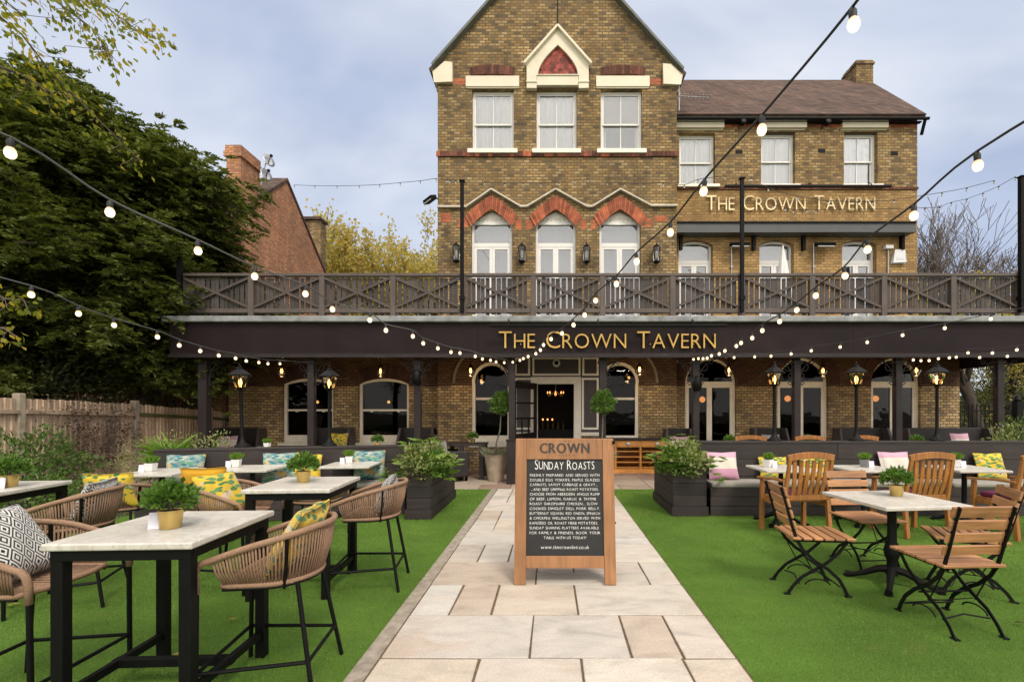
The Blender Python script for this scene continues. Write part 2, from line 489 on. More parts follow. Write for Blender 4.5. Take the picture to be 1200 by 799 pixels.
M_fence = wood('fence_board', (.52, .37, .25), .85, .4, 2, .28, col2=(.60, .46, .34))
M_moss = wood('mossy_rail', (.10, .10, .03), .9, .4, 1, .2)
M_conc = mat('concrete_post', (.34, .29, .22), .9, .25, 9, .004, 50)
M_plast = mat('white_plastic', (.72, .73, .74), .35, .04, 5)
M_mag = mat('magenta_fabric', (.13, .012, .05), .85, .2, 30, .001, 300)
M_silver = mat('dull_steel', (.45, .46, .47), .4, .15, 8, metal=.8)

def clear_glass():
    m, t, b, out = nt('door_glass'); n = N(t); t.nodes.remove(b)
    tr = n.n('ShaderNodeBsdfTransparent'); gl = n.n('ShaderNodeBsdfGlossy'); gl.inputs['Roughness'].default_value = .03
    mx = n.n('ShaderNodeMixShader'); mx.inputs[0].default_value = .04; n.l(tr.outputs[0], mx.inputs[1]); n.l(gl.outputs[0], mx.inputs[2]); n.l(mx.outputs[0], out.inputs[0])
    return m
M_clear = clear_glass()
def marble():
    m, t, b, out = nt('marble_top'); n = N(t); v = n.obj()
    c = n.mix(n.ramp(n.noise(v, 9, 8, .7, 1.2), [(.35, 0.0), (.65, 1.0)]), (.50, .475, .43), (.66, .635, .59))
    vein = n.ramp(n.noise(v, 3.5, 6, .6, 2.5), [(.47, 0.0), (.5, .5), (.53, 0.0)])
    c = n.mix(vein, c, (.40, .35, .29))
    sp = n.ramp(n.noise(v, 170, 2), [(.62, 0.0), (.72, .55)]); c = n.mix(sp, c, (.33, .29, .25))
    st = n.ramp(n.noise(v, 2.1, 6, .7, .5), [(.5, 0.0), (.72, .45)]); c = n.mix(st, c, (.42, .38, .31))
    n.l(c, b.inputs['Base Color']); b.inputs['Roughness'].default_value = .38
    return m
M_marble = marble()

def slab_mat(name, cols, tint=1.0):
    m, t, b, out = nt(name); n = N(t); v = n.obj()
    k = len(cols)
    isl = n.island()
    c = n.ramp(isl, [(i / k, q) for i, q in enumerate(cols)], const=True)
    sh = n.n('ShaderNodeVectorMath', operation='MULTIPLY_ADD'); cb = n.n('ShaderNodeCombineXYZ')
    [n.l(isl, cb.inputs[i]) for i in range(3)]; n.l(cb.outputs[0], sh.inputs[0]); sh.inputs[1].default_value = (37, 53, 11); n.l(v, sh.inputs[2])
    cl = n.ramp(n.noise(n.scaled(sh.outputs[0], (1.0, 2.2, 1)), 2.2, 7, .62, 1.0), [(.25, .66), (.5, .93), (.78, 1.08)])
    c = n.mix(1.0, c, cl, 'MULTIPLY')
    iron = n.ramp(n.noise(sh.outputs[0], 1.7, 5, .6, .7), [(.55, 0.0), (.75, .5)])
    c = n.mix(iron, c, (.47, .33, .24))
    fine = n.ramp(n.noise(v, 90, 4), [(.3, .86), (.7, 1.1)]); c = n.mix(1.0, c, fine, 'MULTIPLY')
    dirt = n.ramp(n.noise(v, 5.5, 7, .75), [(.60, 0.0), (.76, .35)]); c = n.mix(dirt, c, (.22, .17, .13))
    n.l(c, b.inputs['Base Color']); b.inputs['Roughness'].default_value = .72; b.inputs['Specular IOR Level'].default_value = .3
    n.bump(n.noise(sh.outputs[0], 12, 7, .65), .8, .010, b)
    return m
M_slab = slab_mat('sandstone_slab', [(.55, .51, .45), (.60, .55, .48), (.52, .46, .40), (.57, .54, .50), (.55, .48, .40), (.61, .55, .49), (.50, .42, .35), (.56, .50, .44), (.53, .49, .44)])
M_slab2 = slab_mat('patio_slab', [(.36, .28, .22), (.40, .33, .27), (.31, .22, .17), (.42, .35, .28), (.27, .19, .15)])
M_joint = mat('sandy_joint', (.17, .115, .07), .95, .3, 20, .006, 80)
M_edge = mat('mortar_edging', (.30, .26, .21), .95, .3, 14, .01, 50)
def turf_mat():
    m, t, b, out = nt('turf'); n = N(t); v = n.obj()
    big = n.ramp(n.noise(v, 1.1, 4), [(.3, .78), (.7, 1.18)])
    sm = n.ramp(n.noise(n.scaled(v, (1, .6, 1)), 130, 3, .7), [(.25, .45), (.75, 1.5)])
    c = n.mix(n.noise(v, 30, 3), (.098, .195, .028), (.150, .275, .044))
    c = n.mix(1.0, c, big, 'MULTIPLY'); c = n.mix(1.0, c, sm, 'MULTIPLY')
    c = n.mix(n.ramp(n.noise(v, 3.2, 7, .7), [(.56, 0.0), (.74, .5)]), c, (.20, .21, .06))
    pile = n.ramp(n.noise(n.scaled(v, (.5, 3.2, 1)), 1.6, 3), [(.35, .95), (.65, 1.05)]); c = n.mix(1.0, c, pile, 'MULTIPLY')
    n.l(c, b.inputs['Base Color']); b.inputs['Roughness'].default_value = .85; b.inputs['Specular IOR Level'].default_value = .15
    n.bump(n.noise(v, 160, 3, .7), 1.0, .02, b)
    return m
M_turf = turf_mat()
M_blade = leafmat('turf_blade', [(.098, .195, .022), (.135, .25, .034), (.175, .31, .05), (.22, .33, .08)], .2, .8)
M_ground = mat('bare_ground', (.075, .065, .04), .95, .4, 1.5, .03, 6)

M_yew = leafmat('yew_needles', [(.058, .082, .018), (.10, .128, .028), (.145, .172, .04), (.20, .23, .06)], .4)
M_lime = leafmat('turning_leaves', [(.13, .20, .02), (.24, .28, .03), (.42, .38, .04), (.70, .48, .05)], .65)
M_autumn = leafmat('autumn_leaves', [(.40, .39, .14), (.54, .46, .15), (.62, .46, .12), (.34, .37, .13)], .5)
M_box = leafmat('box_leaves', [(.05, .115, .018), (.10, .20, .03), (.17, .29, .05)], .3)
M_shrub = leafmat('shrub_leaves', [(.045, .10, .022), (.09, .17, .03), (.15, .24, .045)], .3)
M_varieg = leafmat('variegated_leaves', [(.12, .18, .04), (.24, .28, .09), (.40, .42, .20), (.18, .24, .06)], .3)
M_fatsia = leafmat('fatsia_leaves', [(.10, .19, .03), (.18, .29, .05), (.30, .38, .10)], .35, .35)
M_heather = leafmat('dark_purple_leaves', [(.05, .035, .03), (.09, .06, .045), (.07, .085, .035)], .2)
M_bright = leafmat('bright_green_blades', [(.08, .19, .02), (.15, .28, .03), (.24, .36, .06)], .3)
M_sedge = leafmat('pale_sedge', [(.16, .17, .10), (.27, .28, .18), (.36, .36, .25)], .2)
M_dry = leafmat('dry_creeper', [(.06, .035, .025), (.11, .07, .05), (.16, .11, .08)], .15)
M_hedge = leafmat('dark_hedge', [(.03, .048, .018), (.055, .08, .026), (.085, .11, .036), (.12, .10, .05)], .3)

def pattern(name, fn, rough=.85):
    m, t, b, out = nt(name); n = N(t); v = n.obj()
    c = fn(n, v)
    n.l(c, b.inputs['Base Color']); b.inputs['Roughness'].default_value = rough; b.inputs['Specular IOR Level'].default_value = .2
    n.bump(n.noise(v, 420, 2), .6, .0015, b)
    b.inputs['Sheen Weight'].default_value = .15
    return m
def vor(n, v, scale, rnd=1.0, metric='EUCLIDEAN'):
    x = n.n('ShaderNodeTexVoronoi'); x.distance = metric; x.inputs['Scale'].default_value = scale; x.inputs['Randomness'].default_value = rnd; n.l(v, x.inputs['Vector'])
    return x
def rotv(n, v, a, sc):
    x = n.n('ShaderNodeMapping'); x.inputs['Rotation'].default_value = (0, a, 0); x.inputs['Scale'].default_value = sc; n.l(v, x.inputs[0]); return x.outputs[0]
def floral(bg, leafc, leaf2, flow, acc, bg2=None):
    def fn(n, v):
        nz = n.n('ShaderNodeTexNoise'); nz.inputs['Scale'].default_value = 9; n.l(v, nz.inputs['Vector'])
        wv = n.n('ShaderNodeVectorMath', operation='MULTIPLY_ADD'); n.l(nz.outputs[1], wv.inputs[0]); wv.inputs[1].default_value = (.05, .0, .05); n.l(v, wv.inputs[2])
        c = n.mix(n.ramp(n.noise(v, 7, 2), [(.42, 0.0), (.58, 1.0)]), mul(bg, .9), bg2 or mul(bg, 1.1))
        for a, sc, thr, lc in ((.6, (9, 0.01, 22), .36, leafc), (-.8, (8, 0.01, 20), .33, leaf2), (1.9, (10, .01, 21), .27, leafc)):
            d = vor(n, rotv(n, wv.outputs[0], a, sc), 1.0).outputs['Distance']
            m_ = n.ramp(d, [(thr - .03, 1.0), (thr, 0.0)]); c = n.mix(m_, c, lc)
            c = n.mix(n.ramp(d, [(.03, .5), (.06, 0.0)]), c, mul(lc, .45))
        d = vor(n, rotv(n, wv.outputs[0], .2, (7, .01, 7)), 1.0)
        m_ = n.math('MULTIPLY', n.ramp(d.outputs['Distance'], [(.27, 1.0), (.31, 0.0)]), n.ramp(n.noise(v, 60, 2), [(.4, .55), (.55, 1.0)]))
        c = n.mix(m_, c, flow)
        c = n.mix(n.ramp(d.outputs['Distance'], [(.08, 1.0), (.11, 0.0)]), c, acc)
        return c
    return fn
M_yfl = pattern('yellow_floral', floral((.66, .46, .05), (.07, .19, .06), (.11, .26, .10), (.62, .50, .36), (.28, .05, .12)))
M_tfl = pattern('teal_floral', floral((.46, .48, .40), (.03, .17, .22), (.09, .30, .16), (.60, .36, .08), (.06, .12, .30), (.16, .26, .26)))
def diamonds(n, v):
    sp = n.n('ShaderNodeSeparateXYZ'); n.l(v, sp.inputs[0])
    a = n.math('ABSOLUTE', n.math('SUBTRACT', n.math('FRACT', n.math('MULTIPLY', sp.outputs[0], 12.5)), .5))
    b_ = n.math('ABSOLUTE', n.math('SUBTRACT', n.math('FRACT', n.math('MULTIPLY', sp.outputs[2], 9.5)), .5))
    s = n.math('FRACT', n.math('MULTIPLY', n.math('ADD', a, b_), 4.0))
    return n.mix(n.math('GREATER_THAN', s, .47), (.02, .02, .022), (.66, .65, .63))
M_diam = pattern('black_white_diamond', diamonds)
def speck(n, v):
    f = n.ramp(n.noise(v, 95, 3, .6), [(.47, 0.0), (.52, 1.0)]); return n.mix(f, (.03, .03, .032), (.55, .54, .52))
M_speck = pattern('black_white_speckle', speck)
M_must = pattern('mustard', lambda n, v: n.mix(n.noise(v, 8, 3), (.50, .26, .018), (.66, .36, .03)))
def pinkb(n, v):
    sp = n.n('ShaderNodeSeparateXYZ'); n.l(v, sp.inputs[0])
    f = n.ramp(n.math('MULTIPLY_ADD', n.noise(v, 20, 2), .03, n.math('MULTIPLY', sp.outputs[2], 2.3)), [(0.0, (.56, .30, .42)), (.36, (.56, .30, .42)), (.37, (.68, .63, .56)), (.74, (.68, .63, .56)), (.75, (.58, .36, .46))], const=True)
    return f
M_pink = pattern('pink_cream_bands', pinkb)
# ------------------------------------------------------------------ ground, path, patio, turf
def struct(o): o['kind'] = 'structure'; return o
struct(MB().add([(-400, -200, -.06), (400, -200, -.06), (400, 600, -.06), (-400, 600, -.06)], [(0, 1, 2, 3)]).build('ground', M_ground))
XL, XR, LE = -1.03, 1.10, 9.05
def sheet(x0, x1, y0, y1, z): return MB().add([(x0, y0, z), (x1, y0, z), (x1, y1, z), (x0, y1, z)], [(0, 1, 2, 3)])
lw = MB().bx(-8.0, XL - .11, -6, LE, -.055, 0.0); struct(lw.build('lawn', M_turf))
lw = MB().bx(XR + .012, 11, -6, LE, -.055, 0.0); struct(lw.build('lawn', M_turf))
struct(MB().bx(XL - .11, XL - .004, -6, LE, -.055, .006).build('path_edging', M_edge))
struct(MB().bx(XL - .004, XR + .012, -6, LE, -.055, -.004).build('path_bedding', M_joint))
struct(MB().bx(-8.7, 12.5, LE, 12.9, -.055, -.006).build('patio_bedding', M_joint))
pm = MB()
def slab(mb, x0, x1, y0, y1, z=.010):
    g = .007; j = lambda: random.uniform(-.004, .004)
    dz = random.uniform(-.0025, .0025)
    c = [(x0 + g + j(), y0 + g + j()), (x1 - g + j(), y0 + g + j()), (x1 - g + j(), y1 - g + j()), (x0 + g + j(), y1 - g + j())]
    zt = [z + dz + random.uniform(-.001, .001) for _ in range(4)]
    mb.add([(a, b, -.004) for a, b in c] + [(c[i][0], c[i][1], zt[i]) for i in range(4)], [(0, 3, 2, 1), (4, 5, 6, 7), (0, 1, 5, 4), (1, 2, 6, 5), (2, 3, 7, 6), (3, 0, 4, 7)])
rows = {  # first row edge Y -> slabs (x0,x1,dy0,dy1)
 0: [(XL, -.432, 0, 1), (-.432, .173, 0, 1), (.173, .776, 0, 1), (.776, XR, 0, 1)],
 1: [(XL, -.133, 0, 1), (-.133, .477, 0, 1), (.477, .79, 0, 1), (.79, XR, 0, 1)],
 2: [(XL, -.745, 0, 1), (-.745, -.442, 0, 1), (-.442, .187, 0, 1), (.187, XR, 0, 1)],
 3: [(XL, -.14, 0, 1), (-.14, .834, 0, .5), (-.14, .2, .5, 1), (.2, .834, .5, 1), (.834, XR, 0, 1)],
 4: [(XL, -.734, 0, 1), (-.734, -.43, 0, 1), (-.43, .2, 0, 1), (.2, XR, 0, 1)],
 5: [(XL, -.2, 0, 1), (-.2, .62, 0, 1), (.62, XR, 0, .5), (.62, XR, .5, 1)]}
for k in range(-13, 12):
    y0 = 2.255 + .605 * k
    if k in rows: rw = rows[k]
    else:
        rw = []; x = XL
        while x < XR - .01:
            w_ = random.choice([.3, .6, .6, .9]); x1 = x + w_
            if XR - x1 < .2: x1 = XR
            if random.random() < .3: rw += [(x, x1, 0, .5), (x, x1, .5, 1)]
            else: rw.append((x, x1, 0, 1))
            x = x1
    for a, b, c, d in rw:
        ya, yb = y0 + c * .605, min(y0 + d * .605, LE)
        if yb - ya > .05: slab(pm, a, b, ya, yb)
struct(pm.build('path', M_slab, bevel=.004, seg=1))
pt = MB(); y = LE
while y < 12.8:
    x = -8.6; d = .6 if random.random() < .6 else .3
    while x < 12.4:
        w_ = random.choice([.3, .6, .6, .9]); slab(pt, x, x + w_, y, y + d, .004); x += w_
    y += d
struct(pt.build('patio', M_slab2, bevel=.004, seg=1))
# artificial turf blades: nobody could count them
def turf_blades(x0, x1, y0, y1, n, hgt, wd, fall):
    X = RNG.uniform(x0, x1, n); U = RNG.uniform(0, 1, n); Y = y0 + (y1 - y0) * U ** fall
    lean = RNG.normal(0, .45, (n, 2)); hh = RNG.uniform(.55, 1.1, n) * hgt * (1 + .15 * (Y - y0)) ** .3
    a = RNG.uniform(0, pi, n); w_ = wd * (1 + .35 * (Y - y0))
    B = np.stack([X, Y, np.full(n, -.003)], 1); D = np.stack([np.cos(a), np.sin(a), np.zeros(n)], 1) * w_[:, None] / 2
    T = B + np.stack([lean[:, 0] * hh, lean[:, 1] * hh, hh], 1)
    return np.stack([B - D, B + D, T], 1).reshape(-1, 3), np.arange(3 * n).reshape(n, 3)
for a in ((-7.9, XL - .10, 2.3, 9.03, 250000, .017, .0026, 1.6), (XR + .005, 8.5, 2.3, 9.03, 250000, .017, .0026, 1.6)):
    V, Q = turf_blades(*a); tag(np_mesh('turf_grass', V, Q, M_blade), kind='stuff')
# fallen leaves
for i, (px, py, lb, m_) in enumerate([(267, 729, 'bright orange fallen leaf on the turf between the nearest two bar stools', M_autumn), (8, 712, 'small yellow fallen leaf on the turf by the left edge', M_autumn), (1171, 667, 'brown dead leaf on the turf right of the folding chairs', M_dry), (1188, 733, 'dead leaf on the turf at the lower right corner', M_dry), (200, 771, 'orange fallen leaf on the turf beside the leg of the nearest bar table', M_autumn)]):
    Y = F * H / (py - VY); c = np.array([PX(px, Y), Y, .022])
    V, Q = leaf_geo(np.array([c, c + [.005, .01, .001]]), np.array([[1, .3, .05], [.8, -.5, .1]]), .07, .03, 1)
    tag(np_mesh('fallen_leaf', V, Q, m_, origin=c), lb, 'leaf', 'fallen leaves on the turf')

# ------------------------------------------------------------------ the pub
GY, WY = 12.0, 12.4
def g(px, py): return (PX(px, GY), PZ(py, GY))
def wv(px, py): return (PX(px, WY), PZ(py, WY))
pub = thing('pub_building', 'large yellow brick pub with pointed gable and lower right wing behind the veranda', 'building', (0, GY, 0))
FL1, VT = 3.30, 3.37
gl, gr = g(513, 0)[0], g(793, 0)[0]
apex = g(650, -76); el = g(508, 80); er = g(799, 85)
UW2 = [(553, 602), (628.5, 676), (704, 752.5)]      # second floor sashes
FW1 = [(552, 600), (627.5, 675), (702.5, 751)]      # first floor french windows
holes = []
def grect(a, b, t, d): return rect(g(a, 0)[0], g(b, 0)[0], g(0, d)[1], g(0, t)[1])
for a, b in UW2: holes.append(grect(a, b, 105, 177))
def parch(x0, x1, z0, zs, zt, n=7):
    """shallow pointed arch"""
    mx = (x0 + x1) / 2; L = []
    for i in range(n + 1):
        t = i / n; L.append((x1 + (mx - x1) * t, zs + (zt - zs) * (t + .35 * t * (1 - t))))
    R_ = [(2 * mx - x, z) for x, z in reversed(L[:-1])]
    return [(x0, z0), (x1, z0)] + L + R_
for a, b in FW1: holes.append(clean(parch(g(a, 0)[0], g(b, 0)[0], VT + .02, g(0, 261)[1], g(0, 246)[1])))
zl = el[1] + (gl - el[0]) * (apex[1] - el[1]) / (apex[0] - el[0])
zr = er[1] + (gr - er[0]) * (apex[1] - er[1]) / (apex[0] - er[0])
MB().wall([(gl, FL1), (gr, FL1), (gr, zr), apex, (gl, zl)], holes, GY, GY + .3).build('gable_wall', M_stock, pub, w=True)
sd = MB().bx(gl, gl + .3, GY + .302, 20, FL1, zl); sd.bx(gr - .3, gr, GY + .302, 20, FL1, zr); sd.bx(gl, gr, 20.0, 20.3, 0, 9.5)
sd.build('side_wall', M_stock, pub, w=True)
rf = MB(); rf.beam((el[0] - .1, 16.2, el[1] + .02), (apex[0], 16.2, apex[1] + .14), 8.2, .12, up=(0, 1, 0) and (-.7, 0, .7)); rf.beam((er[0] + .1, 16.2, er[1] + .02), (apex[0], 16.2, apex[1] + .14), 8.2, .12, up=(.7, 0, .7))
rf.build('roof', M_tile, pub, w=True)
cp = MB()
for e, sgn in ((el, -1), (er, 1)):
    cp.beam((e[0], GY - .04, e[1]), (apex[0], GY - .04, apex[1] + .10), .24, .055, up=(sgn * .7, 0, .7))
cp.build('gable_coping', M_verd, pub, w=True)
kn = MB(); kn.prism([g(*p) for p in ((508, 87), (522, 75.5), (531, 75.5), (531, 99), (510, 99))], GY - .09, GY + .2)
kn.build('kneeler_stone', M_cream, pub, w=True, bevel=.012); kn = MB(); kn.prism([g(*p) for p in ((776.5, 78), (785, 78), (799, 91), (796.5, 101.5), (776.5, 101.5))], GY - .09, GY + .2)
kn.build('kneeler_stone', M_cream, pub, w=True, bevel=.012)
# pediment over the middle sash
def parch2(x0, x1, z0, zt, n=10, k=.75):
    mx = (x0 + x1) / 2; h = zt - z0; L = []
    for i in range(n + 1):
        t = i / n; L.append((x1 + (mx - x1) * (t ** 1.75), z0 + h * t))
    return [(2 * mx - x, z) for x, z in L[::-1]][1:][::-1][::-1]
hx0, hz0 = g(630.5, 91); hx1, _ = g(677, 91); hzt = g(0, 57)[1]
Lc = []
for i in range(11):
    t = i / 10; Lc.append((hx1 + ((hx0 + hx1) / 2 - hx1) * (t ** 1.7), hz0 + (hzt - hz0) * t))
Ah = Lc + [((hx0 + hx1) - x, z) for x, z in reversed(Lc[:-1])]
ped = thing_poly = [g(*p) for p in ((617.5, 107), (629, 107), (629, 92), (678, 92), (678, 107), (689.5, 107), (689.5, 81), (691.5, 79.5), (653.5, 38), (615.5, 79.5), (617.5, 81))]
pb = MB().wall(ped, [Ah], GY - .12, GY - .002)
po = pb.build('pediment', M_cream, pub, w=True, bevel=.008)
m = MB(); a0, a1 = g(653.5, 36), g(614.5, 80.5); a2 = g(692.5, 80.5)
m.beam((a0[0] + .0, GY - .10, a0[1] - .01), (a1[0], GY - .10, a1[1]), .22, .05, up=(-.7, 0, .7)); m.beam((a0[0], GY - .10, a0[1] - .013), (a2[0], GY - .10, a2[1]), .224, .05, up=(.7, 0, .7))
for xa, xb in ((617, 629.4), (677.6, 690)): m.bx(g(xa, 0)[0], g(xb, 0)[0], GY - .14, GY - .122, g(0, 100.5)[1], g(0, 99)[1])
m.bx(g(629.2, 0)[0], g(677.8, 0)[0], GY - .10, GY - .003, g(0, 103)[1], g(0, 92.2)[1])
m.build('moulding', M_cream, po, w=False) if False else m.build('moulding', M_cream, po, w=True)
tl = MB(); xm = (hx0 + hx1) / 2
for r in range(9):
    z = hz0 + r * .085
    for c in range(-6, 7):
        x = xm + c * .105 + (.052 if r % 2 else 0)
        wd = (hx1 - xm) * (1 - max(0, (z + .03 - hz0) / (hzt - hz0)) ** (1 / 1.7) if z > hz0 else 1)
        t = max(0, (z + .02 - hz0) / (hzt - hz0)); half = (hx1 - xm) * (1 - t ** 1.7) if t < 1 else 0
        if abs(x - xm) > half - .01: continue
        tl.prism([(x - .05, z + .11), (x - .05, z + .03), (x - .03, z + .006), (x, z - .004), (x + .03, z + .006), (x + .05, z + .03), (x + .05, z + .11)], GY - .055 + .003 * (r % 2), GY - .03)
tl.build('hung_tiles', M_rtile, po, w=True)
bk = MB(); bk.prism(Ah, GY - .03, GY - .004); bk.build('tile_backing', M_darkbrick, po, w=True)

def vouss(mb, inner, outer, n, y0, y1, gap=.09):
    """wedge bricks between two curves f(t)"""
    for i in range(n):
        a, b = (i + gap / 2) / n, (i + 1 - gap / 2) / n
        mb.prism([inner(a), inner(b), outer(b), outer(a)], y0, y1)
def curve_of(pts):
    L = [0]
    for i in range(1, len(pts)): L.append(L[-1] + math.hypot(pts[i][0] - pts[i - 1][0], pts[i][1] - pts[i - 1][1]))
    def f(t):
        s = t * L[-1]
        for i in range(1, len(pts)):
            if s <= L[i] + 1e-9:
                k = (s - L[i - 1]) / max(1e-9, L[i] - L[i - 1])
                return (pts[i - 1][0] + (pts[i][0] - pts[i - 1][0]) * k, pts[i - 1][1] + (pts[i][1] - pts[i - 1][1]) * k)
        return pts[-1]
    return f
# relieving arches over the outer second floor lintels
for a, b in ((551.5, 603), (704.5, 756)):
    m = MB()
    x0, x1 = g(a, 0)[0], g(b, 0)[0]
    inn = curve_of(arc3(x0, x1, g(0, 89.3)[1], g(0, 87.6)[1])); out = curve_of(arc3(x0 - .02, x1 + .02, g(0, 80)[1], g(0, 76.5)[1]))
    vouss(m, inn, out, 17, GY - .025, GY - .002)
    m.build('relieving_arch', M_darkbrick, pub, w=True)
# first floor red arches and drip moulding
dm = MB()
for (a, b), (pa, pb_) in zip(FW1, (((546, 244), (609, 242.5)), ((617, 243.5), (687, 243)), ((694.5, 243), (762, 242)))):
    x0, x1 = g(a, 0)[0], g(b, 0)[0]
    ip = parch(x0, x1, 0, g(0, 266)[1], g(0, 245.5)[1])[2:]; op = parch(x0 - .15, x1 + .15, 0, g(0, 254)[1], g(0, 229.5)[1])[2:]
    m = MB(); vouss(m, curve_of(ip), curve_of(op), 26, GY - .03, GY - .002, .12)
    ap = g((a + b) / 2, 223)
    A, B = g(*pa), g(*pb_)
    dm.beam((A[0], GY - .05, A[1]), (ap[0], GY - .05, ap[1]), .10, .034, up=(-.5, 0, .8)); dm.beam((B[0], GY - .05, B[1]), (ap[0], GY - .051, ap[1] - .002), .10, .034, up=(.5, 0, .8))
    m.build('window_arch', M_redbrick, pub, w=True)
for a, b, yy in ((513, 546, 243.3), (609, 617, 243), (687, 694.5, 243), (762, 793.5, 242)):
    dm.bx(g(a, 0)[0], g(b, 0)[0], GY - .09, GY - .003, g(0, yy + 1)[1], g(0, yy - 1)[1])
dm.build('drip_moulding', M_drip, pub, w=True)
for a, b, t, d in ((516, 529, 250, 262), (536, 549, 256, 270), (604, 612, 258, 270), (616, 624, 258, 270), (680, 688, 258, 270), (692, 699, 258, 270), (756, 764, 256, 270), (766, 782, 253, 263)):
    n_ = max(1, int((d - t) / 3.6)); m = MB()
    for i in range(n_):
        k = t + i * 3.6
        m.bx(g(a, 0)[0] + .03 * (i % 2), g(b, 0)[0] - .02 * ((i + 1) % 2), GY - .004, GY + .01, g(0, k + 3.2)[1], g(0, k)[1])
    m.build('red_brick_band', M_redbrick, pub, w=True)
# string course, dark headers with red patches
m = MB(); m2 = MB(); x = gl - .03; i = 0
while x < gr + .02:
    (m2 if random.random() < .25 else m).bx(x, x + .1, GY - .045, GY - .002, g(0, 184)[1], g(0, 178.2)[1]); x += .108
m.build('string_course', M_darkbrick, pub, w=True); m2.build('string_course', M_redbrick, pub, w=True)
for a, b in ((531.5, 545), (761.5, 776)):
    m = MB()
    for r in range(2):
        for i in range(2):
            xa = g(a, 0)[0] + i * .15; m.bx(xa, xa + .14, GY - .004, GY + .01, g(0, 99.5 - r * 3.7)[1], g(0, 96.3 - r * 3.7)[1])
    m.build('red_brick_band', M_redbrick, pub, w=True)

def curtain(mb, x0, x1, z0, z1, Y, amp=.02, fold=.13):
    n = max(8, int((x1 - x0) / .010)); vs = []
    ph = random.uniform(0, 6)
    for i in range(n + 1):
        x = x0 + (x1 - x0) * i / n
        o = amp * sin(x / fold * 2 * pi + ph) + amp * .6 * sin(x / fold * 3.1 + ph * 2)
        vs += [(x, Y + o * .8, z0), (x, Y + o * 1.2, z1)]
    mb.add(vs, [(2 * i, 2 * i + 2, 2 * i + 3, 2 * i + 1) for i in range(n)])
def ring(mb, po, pi_, y0, y1): mb.wall(clean(po), [clean(pi_)], y0, y1)
def sash(x0, x1, z0, z1, Y, rec=.11, cur='net', lintel=None, sill=None, mid=None, sash_w=.05):
    """vertical sliding sash in a rectangular opening"""
    yf = Y + rec; e = .004
    m = MB(); ring(m, rect(x0 + e, x1 - e, z0 + e, z1 - e), rect(x0 + .05, x1 - .05, z0 + .05, z1 - .05), yf, yf + .09)
    zm = mid or (z0 + z1) / 2
    for za, zb, dy in ((zm - .02, z1 - .05, .015), (z0 + .05, zm + .02, .05)):
        ring(m, rect(x0 + .051, x1 - .051, za + .001, zb - .001), rect(x0 + .051 + .035, x1 - .051 - .035, za + .04, zb - .035), yf + dy, yf + dy + .034)
        m.bx((x0 + x1) / 2 - .011, (x0 + x1) / 2 + .011, yf + dy + .004, yf + dy + .03, za + .04, zb - .035)
    o = m.build('window', M_white, pub, w=True, bevel=.004, seg=1)
    p = MB(); p.bx(x0 + .08, x1 - .08, yf + .030, yf + .034, zm, z1 - .08); p.bx(x0 + .08, x1 - .08, yf + .066, yf + .070, z0 + .08, zm)
    p.build('pane', M_glass, o, w=True)
    if cur:
        c = MB()
        if cur == 'net': curtain(c, x0 + .02, (x0 + x1) / 2 - .01, z0, z1, yf + .118); curtain(c, (x0 + x1) / 2 - .02, x1 - .02, z0, z1, yf + .124); c.build('curtain', M_curt, o, w=True, smooth=True)
        elif cur == 'window_backing':
            c.bx(x0 + .02, x1 - .02, yf + .14, yf + .15, zm - .02, z1); c.build('roller_blind', M_roofb, o, w=True)
            c = MB(); curtain(c, x0 + .02, x0 + .16, z0, z1, yf + .2); curtain(c, x1 - .12, x1 - .02, z0, z1, yf + .2); c.build('curtain', M_curt, o, w=True, smooth=True)
            MB().bx(x0 - .2, x1 + .2, yf + .8, yf + .81, z0 - .2, z1).build('dim_room_screen', M_winback, o, w=True)
    if sill:
        s = MB(); s.bx(sill[0], sill[1], Y - .09, yf + .02, sill[2], sill[3]); s.build('sill', M_sill, o, w=True, bevel=.008)
    if lintel:
        s = MB(); s.bx(lintel[0], lintel[1], Y - (.10 if Y > GY else .05), Y + .1, lintel[2], lintel[3]); s.bx(lintel[0] + .01, lintel[1] - .01, Y - .03, Y + .08, lintel[2] - .03, lintel[2] - .001); s.build('lintel', M_cream, o, w=True, bevel=.008)
    return o
for i, (a, b) in enumerate(UW2):
    x0, z0 = g(a, 177); x1, z1 = g(b, 105)
    sash(x0, x1, z0, z1, GY, cur='window_backing' if i == 2 else 'net', mid=g(0, 143)[1],
         sill=(x0 - .1, x1 + .1, g(0, 181)[1], g(0, 176)[1]), lintel=(g(546 if i == 0 else 698.5, 0)[0], g(608.5 if i == 0 else 761, 0)[0], g(0, 103)[1], g(0, 90.5)[1]) if i != 1 else None)
